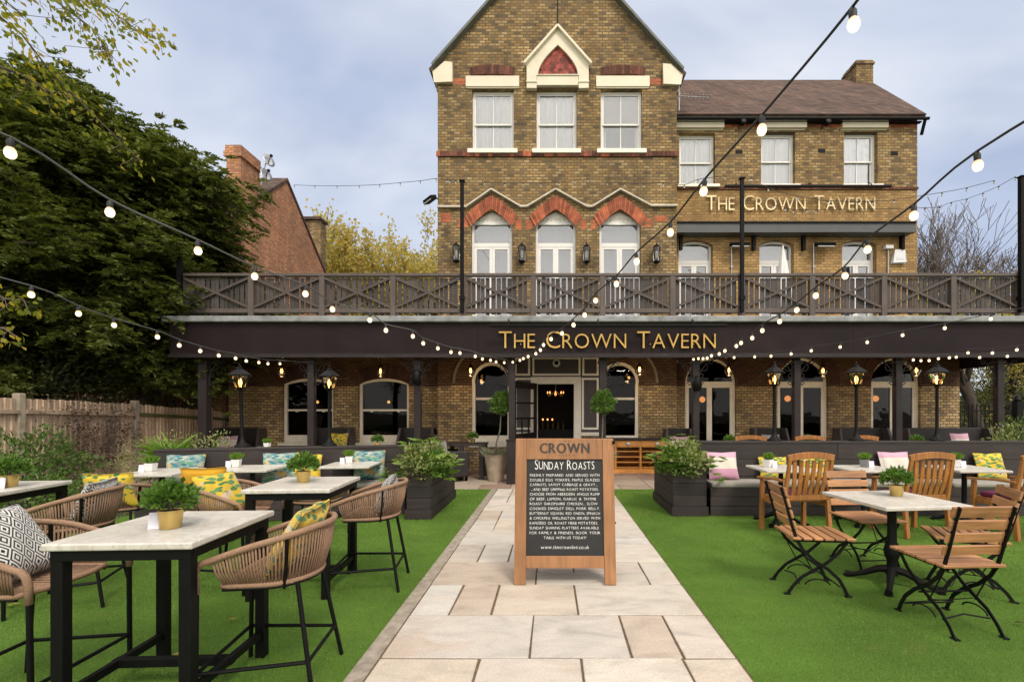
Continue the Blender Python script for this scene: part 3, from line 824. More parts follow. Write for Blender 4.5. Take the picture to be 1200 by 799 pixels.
def french(x0, x1, z0, zs, zt, ztr, Y, rec, par, fm, gm, pointed=False, arch_pts=None, tym=None, mull=True, screen=None):
    yf = Y + rec; e = .004
    mk = (lambda a, b, c, d, t: clean(parch(a, b, c, d, t))) if pointed else (lambda a, b, c, d, t: clean(arch(a, b, c, d, t)))
    m = MB(); m.wall(mk(x0 + e, x1 - e, z0 + e, zs, zt - e), [mk(x0 + .06, x1 - .06, z0 + .06, zs, (tym or zt) - .06)], yf, yf + .1)
    m.bx(x0 + .061, x1 - .061, yf + .012, yf + .09, ztr - .05, ztr + .05)
    xm = (x0 + x1) / 2
    if mull:
        for sx0, sx1 in ((x0 + .061, xm - .002), (xm + .002, x1 - .061)):
            ring(m, rect(sx0, sx1, z0 + .062, ztr - .052), rect(sx0 + .065, sx1 - .065, z0 + .3, ztr - .11), yf + .02, yf + .075)
    o = m.build('french_window', fm, par, w=True, bevel=.004, seg=1)
    p = MB(); p.prism(mk(x0 + .055, x1 - .055, z0 + .06, zs, (tym or zt) - .055), yf + .045, yf + .051)
    p.build('pane', gm, o, w=True)
    if screen: MB().bx(x0 - .1, x1 + .1, yf + .35, yf + .36, z0, zt + .1).build('window_backing', screen, o, w=True)  # grey sheet stands in for sky reflection and net curtains
    return o
for a, b in FW1:
    x0, x1 = g(a, 0)[0], g(b, 0)[0]
    o = french(x0, x1, VT + .03, g(0, 261)[1], g(0, 246)[1], g(0, 285)[1], GY, .13, pub, M_white, M_glass, pointed=True, tym=g(0, 258.5)[1], screen=M_winback)
    # carved tympanum scrolls
    t = MB(); xm = (x0 + x1) / 2; zc = g(0, 255)[1]
    for k in range(-3, 4):
        r = .05 - .006 * abs(k)
        pts = [(xm + k * .105 + r * (1 - q / 14) * cos(q * .9 * (1 if k % 2 else -1)), GY + .125, zc + .01 - abs(k) * .012 + r * (1 - q / 14) * sin(q * .9)) for q in range(10)]
        t.tube(pts, .010, 5)
    t.build('carved_scroll', M_cream, o, w=True)

# ---- wing
wx0, wx1 = gr + .003, wv(1075, 0)[0]
zs_ = wv(0, 220)[1]; zev = wv(0, 139)[1]
WW2 = [(796, 838, 156, 220), (892, 932, 155, 218.5), (989, 1028.5, 155, 218.5)]
WW1 = [(795, 835.5), (890, 930.5), (987, 1027.5)]
hu = [rect(wv(a, 0)[0], wv(b, 0)[0], wv(0, d)[1], wv(0, t)[1]) for a, b, t, d in WW2]
hl = [clean(arch(wv(a, 0)[0], wv(b, 0)[0], VT + .02, wv(0, 287)[1], wv(0, 281)[1])) for a, b in WW1]
MB().wall(rect(wx0, wx1, zs_, zev), hu, WY, WY + .3).build('wing_wall', M_stock2, pub, w=True)
MB().wall(rect(wx0, wx1, FL1, zs_ - .002), hl, WY + .004, WY + .3).build('wing_lower_wall', M_gold, pub, w=True)
Yr, Zr = 14.5, PZ(96, 14.5)
q = MB(); q.bx(wx1 - .3, wx1, WY + .302, 16.6, FL1, zev - .004); q.add([(wx1, WY + .05, zev - .006), (wx1, 16.6, zev - .006), (wx1, Yr, Zr - .1), (wx1 - .3, WY + .05, zev - .006), (wx1 - .3, 16.6, zev - .006), (wx1 - .3, Yr, Zr - .1)], [(0, 1, 2), (5, 4, 3), (0, 3, 4, 1), (1, 4, 5, 2), (2, 5, 3, 0)])
q.bx(wx0, wx1, 16.602, 16.9, 0, zev - .004)
q.build('side_wall', M_stock2, pub, w=True)
ev = PX(1085, 12.2); ez = PZ(138.5, 12.2)
rfm = MB()
def slope(mb, x0, x1, ya, za, yb, zb, th=.09):
    d = Vector((0, yb - ya, zb - za)).normalized(); nrm = Vector((0, -d.z, d.y)) * th
    mb.add([(x0, ya, za), (x1, ya, za), (x1, yb, zb), (x0, yb, zb)] + [(x, y_ + nrm.y, z_ + nrm.z) for x, y_, z_ in ((x0, ya, za), (x1, ya, za), (x1, yb, zb), (x0, yb, zb))],
           [(0, 3, 2, 1), (4, 5, 6, 7), (0, 1, 5, 4), (1, 2, 6, 5), (2, 3, 7, 6), (3, 0, 4, 7)])
slope(rfm, gr + .004, ev, 12.24, ez + .03, Yr, Zr - .05); slope(rfm, gr + .004, ev, 16.8, ez, Yr + .002, Zr - .05)
ro = rfm.build('wing_roof', M_tile, pub, w=True)
m = MB(); cx0, cx1 = PX(996, Yr), PX(1015.5, Yr); m.bx(cx0, cx1, Yr - .3, Yr + .35, PZ(108, Yr), PZ(79, Yr)); m.bx(cx0 - .03, cx1 + .03, Yr - .33, Yr + .38, PZ(84, Yr), PZ(81.5, Yr))
m.build('chimney', M_stock, ro, w=True)
m = MB(); m.tube([(gr + .02, 12.2, ez - .01), (ev + .08, 12.2, ez - .01)], .04, 10); m.tube([(ev - .02, 12.2, ez - .05), (ev - .0, 12.35, ez - .35)], .04, 8); m.bx(gr + .01, ev - .02, 12.3, WY - .002, ez - .04, ez - .012)
m.build('gutter', M_black, ro, w=True)
m = MB(); i = 0
for r in range(3):
    x = wx0 + .01
    while x < wx1 - .2:
        m.bx(x, x + .205, WY - .012 - .004 * r, WY - .002, wv(0, 149.5 - 3.3 * r)[1], wv(0, 146.6 - 3.3 * r)[1]); x += .217
m.build('red_brick_band', M_redbrick, pub, w=True)
m = MB(); x = wx0 + .01
while x < wx1 + .02: m.bx(x, x + .1, WY - .03, WY - .002, wv(0, 222.4)[1], wv(0, 219.6)[1]); x += .109
m.build('string_course', M_darkbrick, pub, w=True)
for (a, b, t, d), (la, lb) in zip(WW2, ((791.5, 847.5), (890, 943.5), (985, 1038.5))):
    x0, z0 = wv(a, d); x1, z1 = wv(b, t)
    sash(x0, x1, z0, z1, WY, .13, 'net', sill=(x0 - .06, x1 + .1, wv(0, 221.8)[1] + .03, wv(0, 218)[1] + .02), lintel=(max(wx0 + .005, wv(la, 0)[0]), wv(lb, 0)[0], wv(0, 152)[1], wv(0, 142.5)[1]))
for a, b in WW1:
    french(wv(a, 0)[0], wv(b, 0)[0], VT + .03, wv(0, 287)[1], wv(0, 281)[1], wv(0, 305)[1], WY, .15, pub, M_white, M_glass, screen=M_winback)
for px, py in ((866, 178), (963, 177), (1048, 180)):
    x, z = wv(px, py); m = MB(); m.bx(x - .09, x + .09, WY - .006, WY + .02, z - .05, z + .05)
    m.build('air_vent', M_black, pub, w=True)

# ---- ground floor
def ax(px): return PX(px, WY)
hl = []
LW = [(330.5, 390.5), (419.5, 479)]
zsil, zspr, ztop = wv(0, 519)[1], wv(0, 450)[1], wv(0, 443)[1]
for a, b in LW: hl.append(clean(arch(ax(a), ax(b), zsil, zspr, ztop)))
xla = ax(268)
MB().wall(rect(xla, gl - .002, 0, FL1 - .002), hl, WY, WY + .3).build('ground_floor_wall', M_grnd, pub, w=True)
RD = [(803, 863), (911, 971), (1021, 1079)]
hr = [clean(arch(ax(a), ax(b), .02, wv(0, 450)[1], wv(0, 419)[1])) for a, b in RD]
xra = ax(1124.5)
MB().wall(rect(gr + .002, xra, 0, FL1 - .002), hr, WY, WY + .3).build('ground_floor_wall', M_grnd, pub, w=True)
AW = [(553, 598.5), (703.5, 748.5)]
hc = []
for a, b in AW:
    x0, x1 = g(a, 0)[0], g(b, 0)[0]; hc.append(clean(arch(x0, x1, g(0, 516)[1], g(0, 452)[1], g(0, 424)[1])))
dx0, dx1, dzt = g(629.5, 0)[0], g(673, 0)[0], g(0, 449.5)[1]
hc.append(rect(dx0, dx1, .03, dzt))
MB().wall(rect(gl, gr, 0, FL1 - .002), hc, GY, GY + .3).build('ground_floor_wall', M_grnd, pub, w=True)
m = MB(); m.bx(gl, gl + .3, GY + .302, WY + .2, 0, FL1 - .004); m.bx(gr - .3, gr, GY + .302, WY + .2, 0, FL1 - .004)
m.bx(xla, xla + .3, WY + .302, 17, 0, FL1 - .004); m.bx(xra - .3, xra, WY + .302, 17, 0, FL1 - .004); m.bx(xla, xra, 17.002, 17.3, 0, FL1 - .004)
m.build('ground_floor_side_wall', M_grnd, pub, w=True)
MB().bx(xla - .1, gl - .32, WY + .0, 17.3, FL1, FL1 + .12).build('flat_roof', M_lead, pub, w=True)
MB().bx(gr - .3, xra + .1, WY + .31, 17.4, FL1 + .001, FL1 + .06).bx(gl, gr, WY + .31, 20, FL1 + .001, FL1 + .06).bx(gl + .31, gr - .31, GY + .31, 19.9, 6.85, 6.95).bx(wx0, wx1 - .31, WY + .31, 16.5, 6.9, 7.0).build('floor_slab', M_dark2, pub, w=True)
# dim bar interior
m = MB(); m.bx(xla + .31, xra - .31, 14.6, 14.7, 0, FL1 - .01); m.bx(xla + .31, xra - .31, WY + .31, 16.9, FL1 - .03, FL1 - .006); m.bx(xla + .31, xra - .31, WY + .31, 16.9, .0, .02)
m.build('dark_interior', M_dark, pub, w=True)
for a, b in LW:
    x0, x1 = ax(a), ax(b); m = MB()
    inn = curve_of(arc3(x0, x1, zspr, ztop)); out = curve_of(arc3(x0 - .2, x1 + .2, zspr + .22, ztop + .36)); vouss(m, inn, out, 22, WY - .02, WY - .002); m.build('window_arch', M_archb, pub, w=True)
for a, b in RD:
    x0, x1 = ax(a), ax(b); m = MB()
    inn = curve_of(arc3(x0 - .05, x1 + .05, wv(0, 450)[1], wv(0, 416)[1])); out = curve_of(arc3(x0 - .3, x1 + .3, wv(0, 450)[1], wv(0, 405)[1])); vouss(m, inn, out, 26, WY - .02, WY - .002)
    m.build('window_arch', M_archb, pub, w=True)
for a, b in LW:   # wide sashes with an arched head
    x0, x1 = ax(a), ax(b); yf = WY + .1; e = .004
    m = MB(); m.wall(clean(arch(x0 + e, x1 - e, zsil + .01, zspr, ztop - e)), [clean(arch(x0 + .075, x1 - .075, zsil + .2, zspr - .01, ztop - .075))], yf, yf + .1)
    zm = wv(0, 480.5)[1]; m.bx(x0 + .076, x1 - .076, yf + .03, yf + .08, zm - .025, zm + .025)
    for s_ in (-.35, .35): m.bx((x0 + x1) / 2 + s_ - .03, (x0 + x1) / 2 + s_ + .03, yf + .02, yf + .07, zm - .05, zm - .026)
    o = m.build('window', M_sill, pub, w=True, bevel=.005, seg=1)
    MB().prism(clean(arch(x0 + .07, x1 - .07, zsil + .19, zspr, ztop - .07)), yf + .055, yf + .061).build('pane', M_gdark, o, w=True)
    MB().bx(x0 - .08, x1 + .08, WY - .08, yf + .05, zsil - .06, zsil + .008).build('sill', M_sill, o, w=True, bevel=.008)
    MB().bx(x0 + .08, x1 - .08, yf + .07, yf + .12, zsil + .2, zsil + .24).build('red_ledge', M_rtile, o, w=True)
for i, (a, b) in enumerate(AW):
    x0, x1 = g(a, 0)[0], g(b, 0)[0]; yf = GY + .1; z0 = g(0, 516)[1]; zs0 = g(0, 452)[1]; zt = g(0, 424)[1]
    m = MB(); m.wall(clean(arch(x0 + .004, x1 - .004, z0 + .01, zs0, zt - .004)), [clean(arch(x0 + .08, x1 - .08, z0 + .12, zs0, zt - .08))], yf - .06, yf + .08)
    zm = g(0, 467)[1]; m.bx(x0 + .081, x1 - .081, yf, yf + .06, zm - .03, zm + .03)
    o = m.build('arched_window', M_sill, pub, w=True, bevel=.005, seg=1)
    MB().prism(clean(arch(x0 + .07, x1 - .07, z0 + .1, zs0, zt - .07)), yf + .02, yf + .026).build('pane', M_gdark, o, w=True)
    MB().bx(x0 - .06, x1 + .06, GY - .07, yf - .062, z0 - .16, z0 + .008).build('sill', M_sill, o, w=True, bevel=.008)
    # hood mould springing away from the window
    xo = (g(532, 0)[0] + g(600, 0)[0]) / 2 if i == 0 else (g(702, 0)[0] + g(770, 0)[0]) / 2
    cxm = xo; pts = [(cxm + (-1 if i == 0 else 1) * .72 * cos(t), GY - .03, g(0, 449)[1] + .86 * sin(t)) for t in np.linspace(0, .95, 12)]
    h = MB()
    for p0, p1 in zip(pts[:-1], pts[1:]): h.beam(p0, p1, .06, .06, up=(0, 1, 0))
    h.build('hood_mould', M_hood, o, w=True)
for a, b in RD:
    o = french(ax(a), ax(b), .03, wv(0, 450)[1], wv(0, 419)[1], wv(0, 449)[1], WY, .1, pub, M_sill, M_gdark)
# door surround
ent = MB(); sx0, sx1 = g(602.5, 0)[0], g(702, 0)[0]; zc0, zc1 = g(0, 417)[1], g(0, 506)[1]; yE = GY - .10
ent.bx(sx0, dx0 - .16, yE, GY - .002, zc1, zc0); ent.bx(dx1 + .16, sx1, yE, GY - .002, zc1, zc0); ent.bx(dx0 - .159, dx1 + .159, yE, GY - .002, dzt + .16, zc0)
eo = ent.build('entrance_surround', M_grey, pub, w=True, bevel=.005)
m = MB()
def frame(mb, pa, pb_, t, d, w_=.05, y=yE):
    x0, z0 = g(pa, d); x1, z1 = g(pb_, t); ring(mb, rect(x0, x1, z0, z1), rect(x0 + w_, x1 - w_, z0 + w_, z1 - w_), y - .028, y - .002)
for q in ((603.5, 621.5, 419, 440.5), (624, 680, 419, 440.5), (682, 701, 419, 440.5), (603.5, 626, 443, 503), (681.5, 701, 443, 503)): frame(m, *q)
m.bx(sx0 - .01, dx0 - .162, yE - .04, GY - .003, zc1 - .09, zc1 - .002); m.bx(dx1 + .162, sx1 + .01, yE - .04, GY - .003, zc1 - .09, zc1 - .002)
m.build('panel_moulding', M_sill, eo, w=True, bevel=.006)
m = MB(); ring(m, rect(dx0 - .157, dx1 + .157, .02, dzt + .157), rect(dx0 + .01, dx1 - .01, .0, dzt - .01), yE - .02, GY + .1)
m.v = [(a, b, max(c, .012)) for a, b, c in m.v]
m.build('door_frame', M_sill, pub, w=True, bevel=.006)
# open glazed door leaf
hx, hy = g(628.5, 0)[0], GY - .13; fx, fy = PX(601.5, 10.75), 10.75
L_ = math.hypot(fx - hx, fy - hy)
def leaf(mb, s0, s1, z0, z1, th=.05): 
    p = lambda s, z: (hx + (fx - hx) * s / L_, hy + (fy - hy) * s / L_, z)
    mb.beam(p(s0, (z0 + z1) / 2), p(s1, (z0 + z1) / 2), th, z1 - z0)
m = MB(); leaf(m, 0, .1, .03, 2.15); leaf(m, L_ - .1, L_, .03, 2.15); leaf(m, .1, L_ - .1, 2.0, 2.149); leaf(m, .1, L_ - .1, .031, .95)
for z in (1.30, 1.66): leaf(m, .1, L_ - .1, z - .02, z + .02, .035)
for k in (1, 2):
    s = .1 + (L_ - .2) * k / 3; leaf(m, s - .015, s + .015, .95, 1.28, .03)
do = m.build('door', M_fascia, pub, w=True, bevel=.004, seg=1)
m = MB(); leaf(m, .1, L_ - .1, .95, 2.0, .008); m.build('pane', M_clear, do, w=True)
m = MB(); p = lambda s: (hx + (fx - hx) * s / L_ - .05, hy + (fy - hy) * s / L_, 0)
a = p(L_ - .06); m.tube([(a[0], a[1], 1.0), (a[0] - .06, a[1], 1.0), (a[0] - .06, a[1], 1.12), (a[0], a[1], 1.12)], .012, 6); m.bx(a[0], a[0] + .03, a[1] - .03, a[1] + .03, 1.16, 1.22)
m.build('handle', M_brass, do, w=True)

# ------------------------------------------------------------------ veranda
BY = 9.65
PYv = 9.9
ver = thing('veranda', 'long dark aubergine painted veranda with deep fascia on square posts', 'veranda', (0, BY, 0))
vx0, vx1 = PX(199, BY), 10.6
zf0, zf1 = PZ(418.5, BY), PZ(378, BY)
m = MB(); 
for xa, xb in ((vx0, PX(492, BY)), (PX(492, BY) + .004, PX(560, BY)), (PX(560, BY) + .004, PX(864, BY)), (PX(864, BY) + .004, PX(1000, BY)), (PX(1000, BY) + .004, vx1)): m.bx(xa, xb, BY, BY + .05, zf0, zf1)
m.bx(vx0, vx0 + .05, BY + .051, WY + .1, zf0, zf1); m.bx(vx1 - .05, vx1, BY + .051, WY + .1, zf0, zf1)
fo = m.build('fascia', M_fascia, ver, w=True)
MB().bx(vx0 - .02, vx1 + .02, BY - .035, BY - .002, zf0 - .012, zf0 + .05).bx(vx0 - .01, vx1 + .01, BY - .022, BY - .003, zf0 + .051, zf0 + .075).build('fascia_trim', M_fasc2, ver, w=True, bevel=.008)
MB().bx(vx0 - .09, vx1 + .05, BY - .10, GY - .05, zf1 + .002, PZ(371, BY)).build('ledge', M_lead, ver, w=True, bevel=.02)
MB().bx(vx0 + .05, gl - .01, GY - .045, WY - .003, 3.15, 3.36).bx(gr + .01, vx1 - .05, GY - .045, WY - .003, 3.15, 3.36).bx(xra + .01, vx1, WY, 13.2, 3.15, 3.36).build('deck', M_lead, ver, w=True)
m = MB()
for x in np.arange(vx0 + .3, vx1, .62): m.bx(x - .03, x + .03, BY + .06, WY - .03, 3.0, 3.149)
m.bx(vx0 + .06, vx1 - .06, BY + .06, WY - .04, 3.1495, 3.155)
m.build('ceiling_joists', M_fascia, ver, w=True)
PXS = [240, 365.5, 490, 600, 706, 815, 933, 1051.5, 1170]
for i, px in enumerate(PXS):
    x = PX(px, PYv); m = MB(); w_ = .085 if i == 0 else .065
    m.bx(x - w_, x + w_, PYv - w_, PYv + w_, 0, 3.0); m.bx(x - w_ - .03, x + w_ + .03, PYv - w_ - .03, PYv + w_ + .03, 0, .18); m.bx(x - w_ - .025, x + w_ + .025, PYv - w_ - .025, PYv + w_ + .025, 2.44, 2.50)
    po = m.build('post', M_fasc2, ver, w=True, bevel=.008)
    for s in (-1, 1):
        m = MB()
        if i == 0 and s < 0: continue
        if i == 3 and s > 0 or i == 4 and s < 0: continue
        x0 = x + s * w_
        m.tube([(x0 + s * .46 * (1 - cos(t)), PYv, 2.06 + .50 * sin(t)) for t in np.linspace(.02, pi / 2, 10)], .014, 6)
        m.tube([(x0 + s * .012, PYv, 1.98), (x0 + s * .012, PYv, 2.55)], .012, 5)
        for cx, cz, r in ((.10, 2.38, .085), (.25, 2.49, .05), (.055, 2.2, .04)):
            m.tube([(x0 + s * cx + r * cos(t), PYv, cz + r * sin(t)) for t in np.linspace(0, 2 * pi, 14)[:-1]], .009, 5, closed=True)
        m.tube([(x0 + s * (.06 + .05 * (1 - q / 16) * cos(q * .55)), PYv, 2.03 + .05 * (1 - q / 16) * sin(q * .55)) for q in range(14)], .009, 5)
        m.build('bracket', M_fasc2, po, w=True)
# raised gold fascia letters
def sign_letters(name, label, s, px0, px1, ytop, ybase, Y, dep, big, bar, lm):
    x0, x1 = PX(px0, Y), PX(px1, Y); zb = PZ(ybase, Y); hh = (PZ(ytop, Y) - zb)
    o = thing(name, label, 'sign', ((x0 + x1) / 2, Y, zb), group='gold pub name signs')
    ws = s.split(' '); W_ = [text_width2(q, big, .115) for q in ws]; k = (x1 - x0) / (sum(W_) + .55 * (len(ws) - 1)); x = x0
    for q, w_ in zip(ws, W_):
        m = MB(); write(m, q, x, zb, hh / .70 / big, Y - .03, dep, width=w_ * k, gap=.115, caps=big); x += (w_ + .55) * k
        m.build('lettering', lm, o, w=True)
    for i in range(5):
        m = MB(); x = x0 + (x1 - x0) * (i + .5) / 5; m.bx(x - .008, x + .008, Y - .03, Y - .001, zb + .08, zb + .1)
        m.build('fixing_pin', M_brass, o, w=True)
    return o
sign_letters('pub_sign', 'gold raised letters THE CROWN TAVERN on the dark veranda fascia', 'THE CROWN TAVERN', 585, 837.5, 388, 408.5, BY, .035, 1.17, None, M_gold_l)
sign_letters('pub_sign', 'pale gold letters THE CROWN TAVERN fixed to the brick of the right wing', 'THE CROWN TAVERN', 827, 1024, 229.5, 247.5, WY, .03, 1.17, None, M_pale)
# trough lights over the signs
def trough(px0, px1, py, Y, label, arms):
    x0, x1, z = PX(px0, Y), PX(px1, Y), PZ(py, Y)
    o = thing('sign_light', label, 'sign light', ((x0 + x1) / 2, Y, z), group='sign lights')
    MB().bx(x0, x1, Y - .30, Y - .22, z - .025, z + .025).build('trough', M_black, o, w=True, bevel=.008)
    m = MB()
    for k in arms: x = PX(k, Y); m.tube([(x, Y - .004, z + .12), (x, Y - .15, z + .14), (x, Y - .25, z + .02)], .012, 6)
    m.build('arm', M_black, o, w=True)
trough(576, 846, 384, BY, 'long thin black trough light over the fascia sign', (597, 700, 809)); trough(845, 1036, 224, WY, 'long black trough light over the wing sign', (860, 945, 1015))

# ------------------------------------------------------------------ balcony railing
RY = 9.8
rail = thing('balcony_railing', 'brown timber balcony railing with crossed braces along the veranda roof', 'railing', (0, RY, 3.37))
rx0, rx1 = PX(213, RY), PX(1197, RY)
zr0, zr1 = PZ(365, RY), PZ(321.5, RY); zbase = PZ(371, BY) + .004
MB().bx(rx0 - .05, rx1 + .05, RY - .05, RY + .07, zr1 - .045, zr1 + .012).build('top_rail', M_rail, rail, w=True, bevel=.006)
MB().bx(rx0, rx1, RY - .03, RY + .05, zr0 - .03, zr0 + .055).build('bottom_rail', M_rail, rail, w=True, bevel=.006)
rp = [213, 295, 378, 461, 543, 625, 706, 788, 869, 951, 1035, 1116, 1195]
for px in rp:
    x = PX(px, RY); MB().bx(x - .055, x + .055, RY - .045, RY + .055, zbase, zr1 - .047).build('post', M_rail, rail, w=True, bevel=.006)
for a, b in zip(rp[:-1], rp[1:]):
    x0, x1 = PX(a, RY) + .058, PX(b, RY) - .058
    m = MB(); m.beam((x0, RY - .02, zr0 + .06), (x1, RY - .02, zr1 - .05), .03, .055, up=(0, 1, 0)) if False else None
    for (za, zb, yy) in ((zr0 + .085, zr1 - .085, RY - .012), (zr1 - .085, zr0 + .085, RY - .0115)):
        dx, dz = x1 - x0, zb - za; l = math.hypot(dx, dz); nx, nz = -dz / l * .03, dx / l * .03
        m.prism([(x0 + abs(nx) * 0, za - .026), (x1, zb - .026), (x1, zb + .026), (x0, za + .026)], yy - .025, yy + (.0 if yy == RY - .012 else .003))
    m.build('cross_brace', M_brace, rail, w=True)
    m = MB(); x = x0 + random.uniform(.005, .03)
    while x < x1 - .05:
        w_ = random.choice([.07, .085, .075, .09]); w_ = min(w_, x1 - x - .002)
        lo = zr0 - random.uniform(.02, .07)
        m.bx(x, x + w_, RY + .015 + random.uniform(0, .006), RY + .036, lo, zr1 - .06 - random.uniform(0, .02)); x += w_ + random.choice([.008, .02, .03, .035, .022])
    m.build('slat_panel', M_slat, rail, w=True)
# ------------------------------------------------------------------ neighbour house
NX = -8.65
nh = thing('neighbour_house', 'orange brick house gable with tall chimney beyond the fence and railing', 'house', (-12, 15.7, 0))
yr, zrg = 15.7, 8.98
sl = (zrg - 6.67) / (18.4 - 15.7); yf_, yb_ = 12.75, 19.6
zf_, zb_ = zrg - sl * (yr - yf_), zrg - sl * (yb_ - yr)
m = MB(); x0 = -16
m.add([(NX, yf_, 0), (NX, yb_, 0), (NX, yb_, zb_), (NX, yr, zrg), (NX, yf_, zf_), (x0, yf_, 0), (x0, yb_, 0), (x0, yb_, zb_), (x0, yr, zrg), (x0, yf_, zf_)],
      [(0, 1, 2, 3, 4), (9, 8, 7, 6, 5), (0, 4, 9, 5), (1, 6, 7, 2), (0, 5, 6, 1)])
m.build('wall', M_neigh, nh, w=True)
m = MB(); slope(m, x0, NX + .04, yf_ - .15, zf_ - .1, yr, zrg + .02, .07); slope(m, x0, NX + .04, yb_ + .2, zb_ - .16, yr + .003, zrg + .02, .07)
ro2 = m.build('roof', M_tile, nh, w=True)
m = MB(); m.bx(-9.02, NX + .03, 13.3, 14.16, 6.0, 8.62); m.bx(-9.07, NX + .08, 13.25, 14.21, 8.5, 8.64); m.bx(-9.04, NX + .05, 13.28, 14.18, 8.641, 8.82)
m.build('chimney', M_neigh, ro2, w=True)
m = MB(); m.bx(-11.6, -10.12, 21.0, 21.5, 0, PZ(258, 21)); m.build('rear_extension', M_stock, nh, w=True)
MB().bx(-11.7, -10.07, 20.9, 21.6, PZ(258, 21) + .002, PZ(258, 21) + .12).build('extension_roof', M_tile, nh, w=True)
for i, (px, py, lab) in enumerate(((315, 188, 'upper grey satellite dish on the neighbour chimney'), (312, 205, 'lower grey satellite dish on the neighbour chimney'))):
    Y = 14.2; x, _, z = P(px, py, Y); o = thing('satellite_dish', lab, 'satellite dish', (x, Y, z), group='satellite dishes')
    m = MB(); m.lathe([(.02, -.05), (.12, -.035), (.2, 0), (.205, .004), (.12, -.02), (.02, -.035)], n=18, sx=.9)
    m.moved(Matrix.Rotation(radians(65), 4, 'Z') @ Matrix.Rotation(radians(72), 4, 'X')); m.build('dish', M_silver, o, smooth=True)
    MB().tube([(0, 0, -.1), (.1, -.16, -.08), (.22, -.26, -.02)], .012, 6).bx(.2, .26, -.3, -.24, -.04, .02).build('arm', M_black, o)
    MB().tube([(0, .0, 0), (-.12, .02, -.12), (-.16, .02, -.3)], .018, 6).build('mount', M_silver, o)

# ------------------------------------------------------------------ things fixed on the facade
def wall_lantern(px, py, label):
    x, z = g(px, py); o = thing('wall_lantern', label, 'lantern', (x, GY, z), group='wall lanterns between the first floor arches')
    m = MB(); yc = -.14
    m.lathe([(.10, .16), (.085, .18), (.05, .23), (.015, .25), (.012, .29)], (0, yc, 0), 8); m.lathe([(.03, -.24), (.085, -.2), (.09, -.18)], (0, yc, 0), 8); m.bx(-.05, .05, -.05, -.002, -.16, .16); m.bx(-.015, .015, yc, -.04, .15, .18)
    for k in range(4):
        t = pi / 4 + k * pi / 2; m.tube([(.085 * cos(t), yc + .085 * sin(t), -.18), (.105 * cos(t), yc + .105 * sin(t), .16)], .008, 4)
    m.build('frame', M_black, o)
    MB().lathe([(.078, -.175), (.098, .155)], (0, yc, 0), 8).build('glass', M_lamp_g, o)
    MB().lathe([(.025, -.1), (.035, 0), (.02, .08)], (0, yc, 0), 8).build('bulb', M_unlit, o)
for px, py, l in ((536, 299, 'black wall lantern left of the left arched french window'), (612, 299.5, 'black wall lantern between the left and middle arched french windows'), (687, 300, 'black wall lantern between the middle and right arched french windows'), (768, 300, 'black wall lantern right of the right arched french window')): wall_lantern(px, py, l)
def flood(x, Y, z, label, s=1.0, rz=0):
    o = thing('floodlight', label, 'floodlight', (x, Y, z), rz, 'floodlights on the walls')
    m = MB(); m.box((0, -.22, 0), (.34 * s, .16, .10), 0, radians(18)); m.build('housing', M_black, o, bevel=.01)
    m = MB(); m.box((0, -.235, -.045), (.30 * s, .13, .02), 0, radians(18)); m.build('lens', M_plast, o)
    MB().tube([(0, -.002, .08), (0, -.1, .1), (0, -.2, .02)], .018, 6).build('arm', M_black, o); return o
flood(*[wv(863, 290)[0], WY, wv(0, 290)[1]], 'black floodlight under the awning, left of the middle wing window', 1.4)
flood(*[wv(961, 290)[0], WY, wv(0, 290)[1]], 'black floodlight under the awning, left of the right wing window', 1.4)
o = flood(gl - .02, GY + .1, g(0, 235)[1], 'black floodlight fixed on the left corner of the gable', 1.3, radians(-50))
for px, py, l in ((866, 152, 'small dark spotlight above the wing wall, left'), (963, 152, 'small dark spotlight above the wing wall, right')):
    x, z = wv(px, py); o = thing('spotlight', 'small dark spotlight under the wing eaves ' + ('beside the left sash' if px < 900 else 'beside the right sash'), 'spotlight', (x, WY, z), group='spotlights under the eaves')
    MB().lathe([(.03, -.02), (.05, 0), (.07, .12), (.06, .13)], n=10).moved(Matrix.Translation((0, -.2, .0)) @ Matrix.Rotation(radians(70), 4, 'X')).build('head', M_black, o)
    MB().tube([(0, -.002, .02), (-.05, -.12, .06), (0, -.2, .02)], .014, 6).build('arm', M_black, o)
# awning cassette
aw = thing('awning', 'closed grey awning cassette across the wing under the sign', 'awning', ((wx0 + wx1) / 2, WY, wv(0, 268)[1]))
xa, xb = wx0 + .02, PX(1072, WY - .3); za, zb = PZ(272.5, WY - .3), PZ(262.5, WY - .3)
M_awn = mat('slate_metal', (.075, .078, .082), .45, .1, 3)
MB().prism([(0, 0)] * 0 or [(xa, za), (xb, za), (xb, zb), (xa, zb)], WY - .33, WY - .06).build('cassette', M_awn, aw, w=True, bevel=.03)
MB().bx(xa, xb, WY - .36, WY - .02, zb + .004, zb + .045).build('cover_strip', M_black, aw, w=True)
m = MB()
for px in (797, 882, 940, 1055): x = PX(px, WY); m.bx(x - .035, x + .035, WY - .12, WY - .002, za - .36, za - .004)
m.build('bracket', M_black, aw, w=True)
